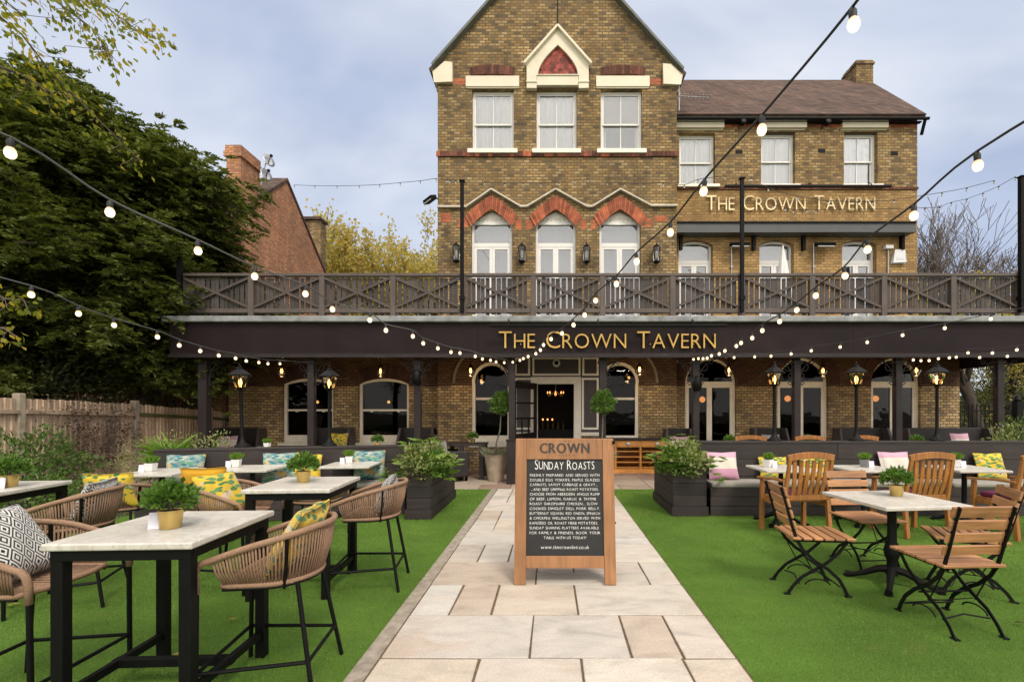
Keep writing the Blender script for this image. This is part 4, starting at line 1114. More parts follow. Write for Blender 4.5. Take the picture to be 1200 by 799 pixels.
# alarm box
x, z = wv(1052, 301); o = thing('alarm_box', 'white bell shaped alarm box under the awning at the wing corner', 'alarm box', (x, WY, z))
MB().prism([(-.16, -.16), (.16, -.16), (.11, .14), (-.11, .14)], -.09, -.002).build('casing', M_plast, o, bevel=.02)
MB().bx(-.09, .09, -.098, -.091, -.09, -.03).build('label_panel', M_card, o)
x, z = wv(1040, 291); o = thing('camera_box', 'small white junction box beside the alarm box', 'junction box', (x, WY, z))
MB().bx(-.12, .08, -.12, -.002, -.04, .05).build('casing', M_plast, o, bevel=.01); MB().tube([(0, -.03, -.05), (0, -.03, -.75)], .018, 6).build('conduit', M_silver, o)
for px in (857, 953):
    x, z = wv(px, 300); o = thing('cable_conduit', 'grey vertical conduit on the wing wall ' + ('under the left floodlight' if px < 900 else 'under the right floodlight'), 'conduit', (x, WY, z), group='conduits')
    MB().tube([(0, -.02, .3), (0, -.02, -1.05)], .016, 6).build('pipe', M_silver, o)
    MB().bx(-.03, .03, -.045, -.002, -.3, -.27).build('clip', M_silver, o)
# tv aerial on gable corner
x, z = g(796, 116); o = thing('tv_aerial', 'small roof aerial fixed on the right edge of the gable', 'aerial', (x, GY, z))
m = MB(); m.tube([(0, 0, -.3), (0, 0, .35)], .014, 6); m.build('mast', M_silver, o)
m = MB(); m.tube([(0, -.02, .05), (.85, .3, .22)], .012, 5)
for k in range(9): t = k / 8; m.tube([(.85 * t, .3 * t - .12, .05 + .17 * t), (.85 * t, .3 * t + .1, .05 + .17 * t)], .006, 4)
m.build('boom', M_silver, o)
# cable down the gable apex
x, z = g(653, 36); o = MB().tube([(x, GY - .012, z + .02), (x + .01, GY - .012, z + .8), (apex[0], GY - .012, apex[1] - .05)], .012, 5).build('lightning_cable', M_black, None, origin=(x, GY, z)); tag(o, 'thin black cable running down the gable peak to the pediment', 'cable')
# camera dome over the entrance
x, z = g(652, 426); o = thing('dome_camera', 'round white dome camera above the entrance door', 'camera', (x, GY - .13, z))
MB().lathe([(.02, -.05), (.085, -.05), (.095, 0), (.06, .05)], n=20).moved(Matrix.Rotation(radians(-90), 4, 'X')).build('housing', M_plast, o, smooth='auto')
MB().lathe([(.015, -.085), (.045, -.07), (.055, -.045)], n=16).moved(Matrix.Rotation(radians(-90), 4, 'X')).build('lens', M_black, o, smooth=True)
# lit ceiling panel by the entrance
x, _, z = P(760, 417.5, 10.3); o = thing('ceiling_light', 'small white lit ceiling light right of the entrance under the fascia', 'ceiling light', (x, 10.3, z))
MB().bx(-.22, .22, -.06, .06, .0, .05).build('housing', M_plast, o, bevel=.01)
MB().bx(-.2, .2, -.045, .045, -.012, -.001).build('diffuser', emit('lit_panel', (1.0, .93, .82), 40), o)
MB().bx(-.02, .02, -.02, .02, .051, 3.14 - z).build('bracket', M_black, o)
# speakers on posts
for px, py, l in ((490, 443, 'round black loudspeaker on the veranda post left of the entrance'), (815, 450, 'round black loudspeaker on the veranda post right of the entrance')):
    x, _, z = P(px, py, 9.8); o = thing('speaker', l, 'speaker', (x, 9.8, z), group='speakers on the veranda posts')
    MB().lathe([(.05, -.15), (.085, -.12), (.1, 0), (.085, .12), (.04, .16)], (0, -.1, 0), 14).build('casing', M_black, o, smooth=True)
    MB().bx(-.03, .03, -.05, .034, -.04, .04).build('bracket', M_black, o)

# ------------------------------------------------------------------ balcony poles, parasol
for px, top, l in ((210.5, 283, 'thin dark pole at the left end of the balcony'), (541.5, 213, 'thin black pole on the balcony in front of the gable'), (869.5, 210, 'thin black pole on the balcony in front of the wing sign'), (1197, 208, 'thick dark pole at the right end of the balcony')):
    Y = 9.72; x, _, z = P(px, top, Y); zb = PZ(366, Y); r = .035 if px in (541.5, 869.5) else .042
    o = thing('balcony_pole', l, 'pole', (x, Y, zb), group='poles carrying the festoon lights')
    MB().bx(-r, r, -r, r, 0, z - zb).build('shaft', M_black, o, bevel=.006)
    MB().bx(-r - .015, r + .015, -r - .015, r + .015, .25, .33).build('clamp', M_black, o)
    MB().bx(-r - .02, r + .02, -r - .02, r + .02, z - zb, z - zb + .02).build('cap', M_black, o)
x = PX(917.5, 11.2); o = thing('folded_parasol', 'folded white parasol standing on the balcony before the wing window', 'parasol', (x, 11.2, 3.37))
m = MB(); n_ = 24; pr = [(.05, 1.75), (.16, 1.2), (.2, .75), (.17, .45)]
zt_ = PZ(291, 11.2) - 3.37
pr = [(.012, zt_), (.06, zt_ - .25), (.11, zt_ - .6), (.16, zt_ - 1.0), (.15, zt_ - 1.35), (.1, zt_ - 1.4)]
vs = []; fs = []
for r, z in pr:
    for k in range(n_): t = 2 * pi * k / n_; q = r * (1 + .25 * cos(8 * t)); vs.append((q * cos(t), q * sin(t), z))
for i in range(len(pr) - 1):
    for k in range(n_): l_ = (k + 1) % n_; fs.append((i * n_ + k, i * n_ + l_, (i + 1) * n_ + l_, (i + 1) * n_ + k))
MB().add(vs, fs).build('canopy', M_white, o, smooth=True); MB().tube([(0, 0, .1), (0, 0, zt_ + .06)], .02, 8).build('pole', M_white, o); MB().lathe([(.25, 0), (.25, .06), (.04, .1)], n=20).build('base', M_conc, o)

# ------------------------------------------------------------------ festoon lights
def bulb_meshes():
    b = MB().lathe([(.004, -.118), (.02, -.112), (.030, -.095), (.0325, -.08), (.029, -.06), (.02, -.045), (.016, -.04)], n=12).build('bulb', M_bulb, smooth=True)
    s = MB().lathe([(.019, -.042), (.021, -.02), (.021, .0), (.013, .012), (.012, .022)], n=10).build('socket', M_cable, smooth='auto')
    u = MB().lathe([(.004, -.09), (.018, -.082), (.024, -.065), (.021, -.045), (.014, -.036)], n=10).build('bulb', M_unlit, smooth=True)
    c = MB().lathe([(.017, -.038), (.019, -.015), (.019, .0), (.010, .02)], n=8).build('socket', M_cable, smooth='auto')
    return b, s, u, c
_pb, _ps, _pu, _pc = bulb_meshes()
def festoon(label, uv, Y0, d, i0=0, ext0=None, ext1=None, lit=True, Yfn=None, cab=.0055, sc=1.0, mcab=None, group='lit festoon light strings'):
    """uv: image points of bulb centres; bulb k hangs at depth Y0-(k+i0)*d"""
    pts = []
    for k, (px, py) in enumerate(uv):
        Y = Yfn(k) if Yfn else Y0 - (k + i0) * d
        x, _, z = P(px, py, Y); pts.append(Vector((x, Y, z + .085 * sc)))
    base = ext0 or pts[0]
    o = thing('festoon_lights', label, 'string lights', tuple(base), group=group)
    line = list(pts)
    if ext0: line = [Vector(ext0)] + line
    if ext1: line = line + [Vector(ext1)]
    # smooth the cable through the bulbs with a little sag between
    cp_ = []
    for i in range(len(line) - 1):
        a, b = line[i], line[i + 1]; p = line[i - 1] if i else a * 2 - b; q = line[i + 2] if i + 2 < len(line) else b * 2 - a
        for s in range(4):
            t = s / 4
            cp_.append(.5 * ((2 * a) + (-p + b) * t + (2 * p - 5 * a + 4 * b - q) * t * t + (-p + 3 * a - 3 * b + q) * t ** 3) + Vector((0, 0, .016)))
    cp_.append(line[-1] + Vector((0, 0, .016)))
    MB().tube(cp_, cab, 6).build('cable', mcab or M_cable, o, w=True)
    B, S = (_pb, _ps) if lit else (_pu, _pc)
    for v in pts:
        b = B.copy(); COL.objects.link(b); b.parent = o; b.location = v - Vector(base); b.scale = (sc * .68,) * 3; b.rotation_euler = (random.uniform(-.12, .12), random.uniform(-.12, .12), 0)
        s = S.copy(); COL.objects.link(s); s.parent = b; s.location = (0, 0, 0)
    return o
A_ = [(601, 426), (609, 424), (613.6, 422), (618.7, 419.7), (627.7, 416.5), (633, 412.5), (637, 406.7), (646, 400), (659, 393.5), (671.5, 384), (684.8, 372.5), (698, 356), (722, 337.3), (745.6, 311.5), (785.6, 278), (826, 230.5), (893, 160), (999, 40)]
festoon('lit festoon string rising from the entrance post to the upper right', A_, 9.7, .465, ext0=P(597, 424, 9.8), ext1=P(1150, -190, 1.15), cab=.006)
B_ = [(591, 426.7), (581, 426), (575, 424), (565.6, 422.7), (557, 419.7), (538.7, 416), (529, 415), (513, 410.7), (495.5, 405), (483.5, 397), (452, 390.5), (433.6, 378.5), (389, 366.5), (358.4, 349), (299, 329), (231.5, 299.6), (129, 256), (12, 187)]
festoon('lit festoon string from the entrance post up across the fascia to the left edge', B_, 9.6, .437, ext0=P(597, 424, 9.8), ext1=P(-330, 40, 1.35), mcab=M_cableg)
C_ = [(328, 428), (314, 428), (303, 426.7), (288, 425), (276, 422), (255.6, 419), (235, 414), (210.6, 407.5), (184, 398), (133, 384.5), (92, 371.5), (37, 350)]
festoon('lower left lit festoon string hanging before the dark yew', C_, 9.6, .53, ext0=P(365, 426, 9.8), ext1=P(-160, 290, 2.9), mcab=M_cableg)
D_ = [(813, 422.7), (818, 422), (824, 422), (828.6, 421.6), (834, 419), (843, 417), (850, 413.5), (863, 408), (869, 404.5), (881, 399), (893, 390.5), (913.7, 380), (934, 367), (956, 350.5), (989, 328.5), (1017, 297.7), (1071, 260), (1145, 202)]
festoon('lit festoon string rising from the right post over the wing to the right edge', D_, 9.7, .435, ext0=P(812, 421, 9.8), ext1=P(1420, 20, 1.4), cab=.006)
E_ = [(860, 420.6), (884, 420), (903, 419.2), (926.6, 416.7), (951, 413), (985, 408.7), (1016, 403.3), (1058, 395), (1107, 387), (1161, 376)]
festoon('lit festoon string climbing gently along the fascia to the right edge', E_, 9.9, .28, i0=2, ext0=P(812, 421, 9.8), ext1=P(1260, 352, 6.2))
F1 = [(1070, 423.6), (1088.5, 424.4), (1113, 421), (1134, 415.4), (1163, 415.6), (1192, 412)]
festoon('short lit festoon string under the right end of the fascia, upper one', F1, 9.3, .22, ext0=P(1050, 421, 9.8), ext1=P(1290, 395, 7.6))
F2 = [(1079, 424.4), (1099.5, 422), (1120, 420.3), (1148, 420.6), (1180, 419.4)]
festoon('short lit festoon string under the right end of the fascia, lower one', F2, 9.4, .1, ext0=P(1052, 421, 9.8), ext1=P(1280, 414, 8.6))
def unl(label, uv, Y0, Y1): n_ = len(uv) - 1; return festoon(label, uv, 0, 0, lit=False, Yfn=lambda k: Y0 + (Y1 - Y0) * k / max(1, n_), cab=.0055, group='unlit small festoon strings')
unl('unlit festoon string from the neighbour chimney to the gable corner', [(345, 221), (369, 222), (395, 222.3), (421, 222), (445, 221), (469, 219), (492.5, 217), (511, 214.5), (523, 216), (527, 216.5), (534, 217)], 13.8, 9.7)
unl('unlit festoon string sagging along the gable wall from the left balcony pole', [(568, 218.5), (592, 220), (613, 220), (634, 220), (655, 219), (674, 216.5), (689, 214.5)], 10.2, 11.8)
unl('unlit festoon string across the right half of the gable to the wing', [(712, 218.5), (732, 220), (755, 220.5), (777, 220), (802, 222), (818, 216), (850, 212)], 11.8, 9.8)
unl('upper unlit festoon string from the wing sign to the right balcony pole', [(880, 214), (900, 226), (935, 236), (970, 241), (1005, 242.5), (1022, 242), (1048, 240), (1104, 231.5), (1133, 226), (1165, 217.5)], 9.8, 9.5)
unl('lower unlit festoon string dipping below the wing sign to the right balcony pole', [(905, 246), (920, 249), (930, 251.5), (945, 251), (956, 252), (1084, 249.5), (1101, 248), (1115, 243), (1133, 239), (1152, 232), (1170.5, 224), (1190, 213)], 9.8, 9.45)
for q in (_pb, _ps, _pu, _pc): bpy.data.objects.remove(q)

# ------------------------------------------------------------------ lamp posts on the low walls
def lamp_post():
    o = thing('lamp_post', 'x', 'lamp', (0, 0, 0), group='short black lantern posts on the low walls')
    MB().lathe([(.11, 0), (.105, .02), (.06, .045), (.035, .10), (.024, .16), (.022, .8), (.03, .82), (.022, .84)], n=14).build('post', M_iron, o, smooth='auto')
    m = MB(); m.lathe([(.03, .835), (.07, .85), (.075, .865)], n=6)
    for k in range(6):
        t = 2 * pi * k / 6; m.tube([(.075 * cos(t), .075 * sin(t), .86), (.125 * cos(t), .125 * sin(t), 1.03)], .008, 4)
    m.lathe([(.16, 1.03), (.165, 1.045), (.10, 1.10), (.045, 1.13), (.04, 1.16), (.012, 1.17), (.02, 1.19), (.004, 1.215)], n=6)
    m.build('lantern_frame', M_iron, o)
    gq = MB().lathe([(.069, .868), (.118, 1.027)], n=6).build('glass', M_lamp_g, o)
    MB().lathe([(.012, .87), (.016, .9), (.024, .93), (.020, .975), (.004, 1.0)], n=10).build('bulb', M_fil, gq, smooth=True)
    return o
lp = lamp_post()
LBZ, RBZ = .95, 1.016
lps = [((284.5, 523), 7.02, LBZ, 'left lantern post on the left low wall, slightly leaning', .04), ((386, 521), 7.24, LBZ, 'lantern post on the left low wall near the second sash window', 0), ((907.5, 516.5), 7.36, RBZ, 'lantern post on the right low wall behind the pink cushion', 0), ((1003.5, 516.5), 7.36, RBZ, 'lantern post on the right low wall between the two others', 0), ((1098, 516.5), 7.36, RBZ, 'lantern post on the right low wall nearest the right edge', 0)]
for i, ((px, py), Y, z, l, tilt) in enumerate(lps):
    q = lp if i == 0 else dup(lp, (0, 0, 0))
    q.location = (PX(px, Y), Y, z + .002); q['label'] = l; q.rotation_euler = (0, -tilt, 0)
# pendant lanterns under the veranda roof
def pendant():
    o = thing('pendant_lamp', 'x', 'lamp', (0, 0, 0), group='amber pendant lamps under the veranda')
    m = MB(); m.tube([(0, 0, .14), (0, 0, .75)], .008, 5); m.lathe([(.05, .1), (.03, .14), (.01, .15)], n=10); m.lathe([(.02, -.13), (.05, -.12)], n=10)
    for k in range(6):
        t = 2 * pi * k / 6; m.tube([(.05 * cos(t), .05 * sin(t), .1), (.105 * cos(t), .105 * sin(t), .03), (.105 * cos(t), .105 * sin(t), -.04), (.05 * cos(t), .05 * sin(t), -.12)], .006, 4)
    m.build('cage', M_iron, o)
    gq = MB().lathe([(.045, .095), (.098, .03), (.098, -.04), (.045, -.115)], n=12).build('glass', M_lamp_g, o, smooth=True)
    MB().lathe([(.012, .08), (.018, .05), (.03, 0), (.022, -.04), (.004, -.06)], n=10).build('bulb', M_fil, gq, smooth=True)
    return o
pp = pendant()
for i, (px, py, l) in enumerate(((330, 435, 'amber caged pendant over the left window, furthest left'), (446, 435, 'amber caged pendant over the second sash window'), (551.5, 434.5, 'amber caged pendant left of the left arched window'), (749.5, 433, 'amber caged pendant right of the right arched window'), (854, 434, 'amber caged pendant by the first french door'), (964.5, 434.5, 'amber caged pendant by the second french door'), (1074, 434, 'amber caged pendant by the third french door'))):
    q = pp if i == 0 else dup(pp, (0, 0, 0)); Y = 11.2; q.location = P(px, py, Y); q['label'] = l
    ld = bpy.data.lights.new('pendant_light', 'POINT'); ld.energy = 3.5; ld.color = (1.0, .62, .30); ld.shadow_soft_size = .05
    lo = bpy.data.objects.new('pendant_light', ld); COL.objects.link(lo); lo.parent = q; lo.location = (0, -.0, -.16)
# lights seen inside the bar
for i, (px, py, l) in enumerate(((372, 471, 'orange globe lamp glowing inside the first sash window'), (455.5, 471, 'orange globe lamp glowing inside the second sash window'), (564, 446, 'orange globe lamp glowing inside the left arched window'), (737, 442.5, 'orange globe lamp glowing inside the right arched window'), (823, 468, 'orange globe lamp glowing inside the first french door'), (923, 467, 'orange globe lamp glowing inside the second french door'), (1026, 467, 'orange globe lamp glowing inside the third french door'))):
    Y = 13.1; c = P(px, py, Y); o = thing('globe_lamp', l, 'lamp', c, group='globe lamps inside the bar')
    r = .085 if i > 3 else .04
    MB().lathe([(.004, -r), (r * .7, -r * .7), (r, 0), (r * .7, r * .7), (.01, r)], n=16).build('globe', M_amber if i > 3 else M_int, o, smooth=True)
    MB().tube([(0, 0, r), (0, 0, 3.2 - c[2])], .006, 5).build('flex', M_black, o)
c = P(651, 462, 13.4); o = thing('chandelier', 'small lit chandelier seen through the open entrance door', 'chandelier', c)
m = MB(); m.tube([(0, 0, 0), (0, 0, .8)], .01, 5)
for k in range(8): t = 2 * pi * k / 8; m.tube([(0, 0, .1), (.2 * cos(t), .2 * sin(t), -.06), (.22 * cos(t), .22 * sin(t), .02)], .008, 5)
m.build('frame', M_brass, o)
m = MB()
for k in range(8): t = 2 * pi * k / 8; m.lathe([(.004, -.01), (.016, .0), (.012, .03), (.002, .06)], (.22 * cos(t), .22 * sin(t), .03), 6)
m.lathe([(.01, -.04), (.03, 0), (.01, .05)], n=8)
m.build('bulb', M_amber, o)
c = P(644, 505, 13.9); o = thing('bar_counter', 'brass lit bar counter in the dark room behind the open door', 'counter', (c[0], 13.9, 0))
MB().bx(-.7, .7, 0, .5, .02, c[2]).build('body', M_booth, o); MB().bx(-.75, .75, -.05, .55, c[2] + .001, c[2] + .05).build('top', M_booth, o)
m = MB()
for k in range(7): m.lathe([(.02, 0), (.02, .12), (.008, .16), (.008, .22)], (-.5 + k * .15, .2, c[2] + .052), 8)
m.build('beer_tap', M_brass, o)
for k in range(3): MB().lathe([(.004, 0), (.02, .01), (.02, .05), (.004, .06)], (-.2 + .14 * k, .32, c[2] + .3), 8).build('candle_light', M_amber, o)

# ------------------------------------------------------------------ furniture prototypes
def lerp(a, b, t): return a + (b - a) * t
def rope_chair(name, seat, legh):
    """faces +Y locally; seat = rope seat height"""
    o = thing(name, 'x', 'bar stool' if seat > .5 else 'chair', (0, 0, 0))
    def plan(t, a, b, front):   # t in -1..1 right front -> back -> left front
        th = t * pi / 2 * 1.0
        if abs(t) < .62:
            q = t / .62 * pi / 2; return (a * sin(q) if True else 0, -b * cos(q))
        k = (abs(t) - .62) / .38; return (a * (1 if t > 0 else -1), front * k)
    def top(t):
        x, y = plan(t, .285, .27, .22); k = min(1, abs(t)); z = seat + .27 - .13 * max(0, (k - .2) / .8) ** 1.3; return Vector((x, y, z))
    def low(t):
        x, y = plan(t, .235, .21, .18); return Vector((x, y, seat))
    rim = [top(t) for t in np.linspace(-1, 1, 41)]
    for sgn, at in ((-1, 0), (1, -1)):
        e = rim[at] ; dn = [Vector((e.x, e.y + .03, e.z - .008)), Vector((e.x, e.y + .052, e.z - .03)), Vector((e.x * .985, e.y + .06, e.z - .07)), Vector((e.x * .97, e.y + .058, seat - .02))]
        rim = (dn[::-1] + rim) if at == 0 else rim + dn
    MB().tube(rim, .0165, 8).build('top_rail', M_rope, o, smooth=True)
    m = MB(); n_ = 74
    for i in range(n_):
        t = -.97 + 1.94 * i / (n_ - 1)
        if abs(abs(t) - .42) < .012: continue
        a, b = top(t), low(t); mid = (a + b) / 2 + Vector((a.x, a.y, 0)).normalized() * .012
        m.tube([b, mid, a], .0052, 5)
    m.build('rope_back', M_rope, o, smooth=True)
    m = MB(); lowr = [low(t) for t in np.linspace(-1, 1, 33)]; lowr += [Vector((-.1, .205, seat - .008)), Vector((.1, .205, seat - .008))][::1] if False else []
    m.tube(lowr + [Vector((.235 - .12, .20, seat - .004)), Vector((-.235 + .12, .20, seat - .004))], .014, 7, closed=True)
    for i in range(34):
        y = -.195 + .385 * i / 33; xx = .228 * (sqrt(max(0, 1 - (min(0, y) / .205) ** 2)) if y < 0 else 1)
        if xx > .03: m.tube([(-xx, y, seat + .002), (0, y, seat - .012), (xx, y, seat + .002)], .0055, 5)
    for i in range(12):
        x = -.2 + .4 * i / 11; m.tube([(x, -.14 if abs(x) > .12 else -.19, seat - .004), (x, .19, seat - .004)], .0045, 4)
    m.build('seat', M_rope, o, smooth=True)
    m = MB()
    for t in (-.42, .42): a, b = top(t), low(t); m.beam(b - Vector((0, 0, .03)), a - Vector((0, 0, .01)), .022, .012)
    m.tube([low(t) - Vector((0, 0, .016)) for t in np.linspace(-1, 1, 25)], .009, 6)
    m.build('metal_frame', M_black, o)
    feet = {}
    for sx in (-1, 1):
        for sy, yt, yb in ((1, .278, .285), (-1, -.15, -.25)):
            xt, xb = sx * (.275 if sy > 0 else .17), sx * (.272 if sy > 0 else .235)
            feet[(sx, sy)] = (Vector((xt, yt, seat - .01)), Vector((xb, yb, 0)))
            MB().tube([feet[(sx, sy)][0], feet[(sx, sy)][1]], .0125, 8).build('leg', M_black, o, smooth='auto')
    if seat > .5:
        m = MB(); at = lambda k, z: lerp(feet[k][1], feet[k][0], z / seat)
        K = [(-1, -1), (1, -1), (1, 1), (-1, 1)]
        for i in range(4): m.tube([at(K[i], .19 if i != 2 else .19), at(K[(i + 1) % 4], .19)], .0105, 7)
        m.build('footrest', M_black, o)
    return o
def pillow(name, mat_, w_, h_, t_):
    n_ = 16; vs = []; fs = []
    for side in (1, -1):
        for j in range(n_ + 1):
            for i in range(n_ + 1):
                u, v = 2 * i / n_ - 1, 2 * j / n_ - 1
                k = max(0, (1 - u ** 4) * (1 - v ** 4)) ** .5
                pin = 1 - .07 * (1 - abs(v)) * abs(u) ** 2; pin2 = 1 - .07 * (1 - abs(u)) * abs(v) ** 2
                wr = .012 * sin(5 * u + 3 * v + side) * k
                vs.append((u * w_ / 2 * pin, side * (t_ / 2 * k ** 1.1 + wr * .5 + .004), h_ / 2 + v * h_ / 2 * pin2))
    N1 = (n_ + 1) ** 2
    for s in (0, 1):
        for j in range(n_):
            for i in range(n_):
                a = s * N1 + j * (n_ + 1) + i; q = (a, a + 1, a + n_ + 2, a + n_ + 1); fs.append(q if s else q[::-1])
    ed = [j * (n_ + 1) for j in range(n_ + 1)]; ed2 = [j * (n_ + 1) + n_ for j in range(n_ + 1)]
    for L in (ed, ed2, list(range(n_ + 1)), list(range(n_ * (n_ + 1), N1))):
        for a, b in zip(L[:-1], L[1:]): fs.append((a, b, b + N1, a + N1))
    return MB().add(vs, fs).build(name, mat_, smooth=True)
PIL = {}
def put_pillow(key, mat_, size, loc, rot, label, group=None):
    k = (key, size)
    if k not in PIL: o = PIL[k] = pillow('pillow', mat_, *size)
    else: o = PIL[k].copy(); COL.objects.link(o)
    o.location = loc; o.rotation_euler = rot
    return tag(o, label, 'pillow', group or 'scatter pillows')
def bar_table():
    o = thing('bar_table', 'x', 'table', (0, 0, 0), group='high marble topped tables')
    a, b, h = .335, .365, .87
    MB().bx(-a, a, -b, b, h - .034, h).build('tabletop', M_marble, o, bevel=.009, seg=3)
    m = MB(); s = .03
    m.bx(-a + .025, a - .025, -b + .02, -b + .045, h - .085, h - .036); m.bx(-a + .025, a - .025, b - .045, b - .02, h - .085, h - .036); m.bx(-a + .02, -a + .045, -b + .046, b - .046, h - .085, h - .036); m.bx(a - .045, a - .02, -b + .046, b - .046, h - .085, h - .036)
    m.build('apron', M_black, o, bevel=.002, seg=1)
    for sx in (-1, 1):
        for sy in (-1, 1):
            cx, cy = sx * (a - .05), sy * (b - .05); MB().bx(cx - .027, cx + .027, cy - .027, cy + .027, 0, h - .0365).build('leg', M_black, o, bevel=.003, seg=1)
    m = MB(); z0, z1 = .12, .165
    m.bx(-a + .03, a - .03, -.02, .02, z0, z1); m.bx(-a + .035, -a + .065, -b + .08, b - .08, z0 + .001, z1 - .001); m.bx(a - .065, a - .035, -b + .08, b - .08, z0 + .001, z1 - .001)
    m.build('footrail', M_black, o, bevel=.002, seg=1)
    return o
def ped_table(name, half, h, label, cat='table', group=None, ornate=True, top=None):
    o = thing(name, label, cat, (0, 0, 0), group=group)
    MB().bx(-half, half, -half, half, h - .03, h).build('tabletop', top or M_marble, o, bevel=.007, seg=3)
    if ornate: MB().lathe([(.045, .08), (.05, .1), (.04, .13), (.038, .2), (.055, .24), (.062, .29), (.05, .34), (.036, .37), (.034, .62), (.045, .66), (.05, h - .05), (.09, h - .032)], n=16).build('column', M_iron, o, smooth='auto')
    else: MB().lathe([(.05, .05), (.03, .08), (.03, h - .06), (.08, h - .032)], n=12).build('column', M_iron, o, smooth='auto')
    for k in range(4):
        t = pi / 4 + k * pi / 2; d = Vector((cos(t), sin(t), 0)); m = MB()
        pts = [d * .02 + Vector((0, 0, .13)), d * .10 + Vector((0, 0, .115)), d * .2 + Vector((0, 0, .06)), d * .28 + Vector((0, 0, .03)), d * .34 + Vector((0, 0, .025))]
        m.tube(pts, [.035, .03, .024, .022, .03], 8); m.lathe([(.03, 0), (.03, .02)], tuple(d * .33), 8); m.build('foot', M_iron, o, smooth='auto')
    return o
def teak_chair():
    o = thing('teak_armchair', 'x', 'chair', (0, 0, 0), group='slatted teak armchairs')
    hw = .27
    def back(z): return -.21 - .10 * max(0, (z - .42) / .55) ** 1.1
    for s in (-1, 1):
        MB().beam((s * hw, -.25, 0), (s * hw, -.21, .43), .045, .05).beam((s * hw, -.21, .43), (s * (hw - .01), back(.93), .93), .045, .042, w1=.035, h1=.035).build('rear_leg', M_teak, o, bevel=.006)
        MB().beam((s * (hw + .01), .25, 0), (s * (hw + .01), .23, .63), .05, .05, w1=.045, h1=.045).build('front_leg', M_teak, o, bevel=.006)
        m = MB(); pts = [(s * (hw + .012), back(.66), .665), (s * (hw + .03), -.05, .672), (s * (hw + .035), .12, .66), (s * (hw + .025), .29, .645)]
        for p0, p1 in zip(pts[:-1], pts[1:]): m.beam(p0, p1, .058, .026)
        m.build('armrest', M_teak, o, bevel=.006)
    m = MB(); n_ = 8
    for i in range(n_):
        u0, u1 = -1 + 2 * i / n_, -1 + 2 * (i + 1) / n_; f = lambda u: (u * (hw + .012), back(.95) - .012 + .02 * (u * u), .935 + .035 * (1 - u * u))
        m.beam(f(u0), f(u1), .032, .075)
    m.build('top_rail', M_teak, o, bevel=.004)
    MB().beam((-hw + .02, back(.46), .47), (hw - .02, back(.46), .47), .03, .06).build('lower_rail', M_teak, o, bevel=.004)
    for i in range(6):
        x = -.19 + .38 * i / 5; m = MB(); pts = [Vector((x * lerp(.92, 1.06, k / 5), back(z) - .018 * sin(k / 5 * pi) , z)) for k, z in enumerate(np.linspace(.495, .91, 6))]
        for p0, p1 in zip(pts[:-1], pts[1:]): m.beam(p0, p1, .046, .016, up=(0, 1, 0))
        m.build('back_slat', M_teak, o)
    m = MB()
    for i in range(6): y = -.19 + .40 * i / 5; m.bx(-hw + .005, hw - .005, y, y + .065, .415, .435)
    m.bx(-hw + .02, hw - .02, .215, .245, .35, .413); m.bx(-hw - .01, -hw + .015, -.2, .23, .355, .413); m.bx(hw - .015, hw + .01, -.2, .23, .355, .413)
    m.build('seat', M_teak, o, bevel=.003, seg=1)
    return o
def fold_chair():
    """faces +Y: two crossed steel frames with slatted seat and back"""
    o = thing('folding_chair', 'x', 'chair', (0, 0, 0), group='slatted folding bistro chairs')
    hw = .185; q = M_iron
    for s in (-1, 1):
        x = s * hw
        # frame a: back upright running down and forward to the front foot
        pts = [(x, -.30, .865), (x, -.265, .76), (x, -.225, .60), (x, -.185, .46), (x, -.135, .37), (x, -.05, .285), (x, .06, .215), (x, .145, .135), (x, .185, .06), (x, .21, .0)]
        m = MB()
        for p0, p1 in zip(pts[:-1], pts[1:]): m.beam(p0, p1, .008, .026, up=(1, 0, 0) and (0, 0, 1))
        m.build('back_frame', q, o)
        x2 = s * (hw - .018)
        pts = [(x2, .215, .435), (x2, .145, .34), (x2, .06, .262), (x2, -.03, .205), (x2, -.13, .145), (x2, -.20, .07), (x2, -.245, .0)]
        m = MB()
        for p0, p1 in zip(pts[:-1], pts[1:]): m.beam(p0, p1, .008, .024)
        m.beam((x2, .215, .437), (x2, -.2, .437), .008, .022)
        m.build('seat_frame', q, o)
        m = MB(); m.tube([(x, -.02 + .10 * cos(t), .075 + .06 * sin(t)) for t in np.linspace(.3, 2.9, 9)], .006, 5); MB().tube([(x2, -.17, .43), (x2, -.04, .175)], .005, 5).build('side_stay', q, o)
        m.build('scroll_brace', q, o); MB().box((x, .21, .006), (.03, .05, .01)).build('foot', q, o); MB().box((x2, -.245, .006), (.03, .05, .01)).build('foot', q, o)
    m = MB(); m.tube([(-hw, .02, .212), (hw, .02, .212)], .007, 6); m.tube([(-hw, .15, .08), (hw, .15, .08)], .006, 6); m.tube([(-hw + .02, -.15, .09), (0, -.13, .115), (hw - .02, -.15, .09)], .006, 6)
    m.tube([(-hw, .14, .09), (hw - .02, -.03, .18)], .004, 5); m.tube([(hw, .14, .09), (-hw + .02, -.03, .18)], .004, 5); m.build('cross_bar', q, o)
    m = MB()
    for i in range(6): y = -.175 + .082 * i - .01; m.bx(-.215, .215, y - .032, y + .034, .449, .469)
    for k, y in enumerate((.215 + .018,)): m.bx(-.235, .235, y + .016, y + .05, .447, .467) if False else None
    m.build('seat', M_acac, o, bevel=.004, seg=1)
    m = MB()
    for i in range(4):
        z = .565 + .088 * i; y = -.225 - (z - .60) * .27; m.box((0, y + .016, z), (.425 if i < 3 else .43, .018, .068 if i < 3 else .075), 0, radians(15))
    m.build('backrest', M_acac, o, bevel=.004, seg=1)
    return o
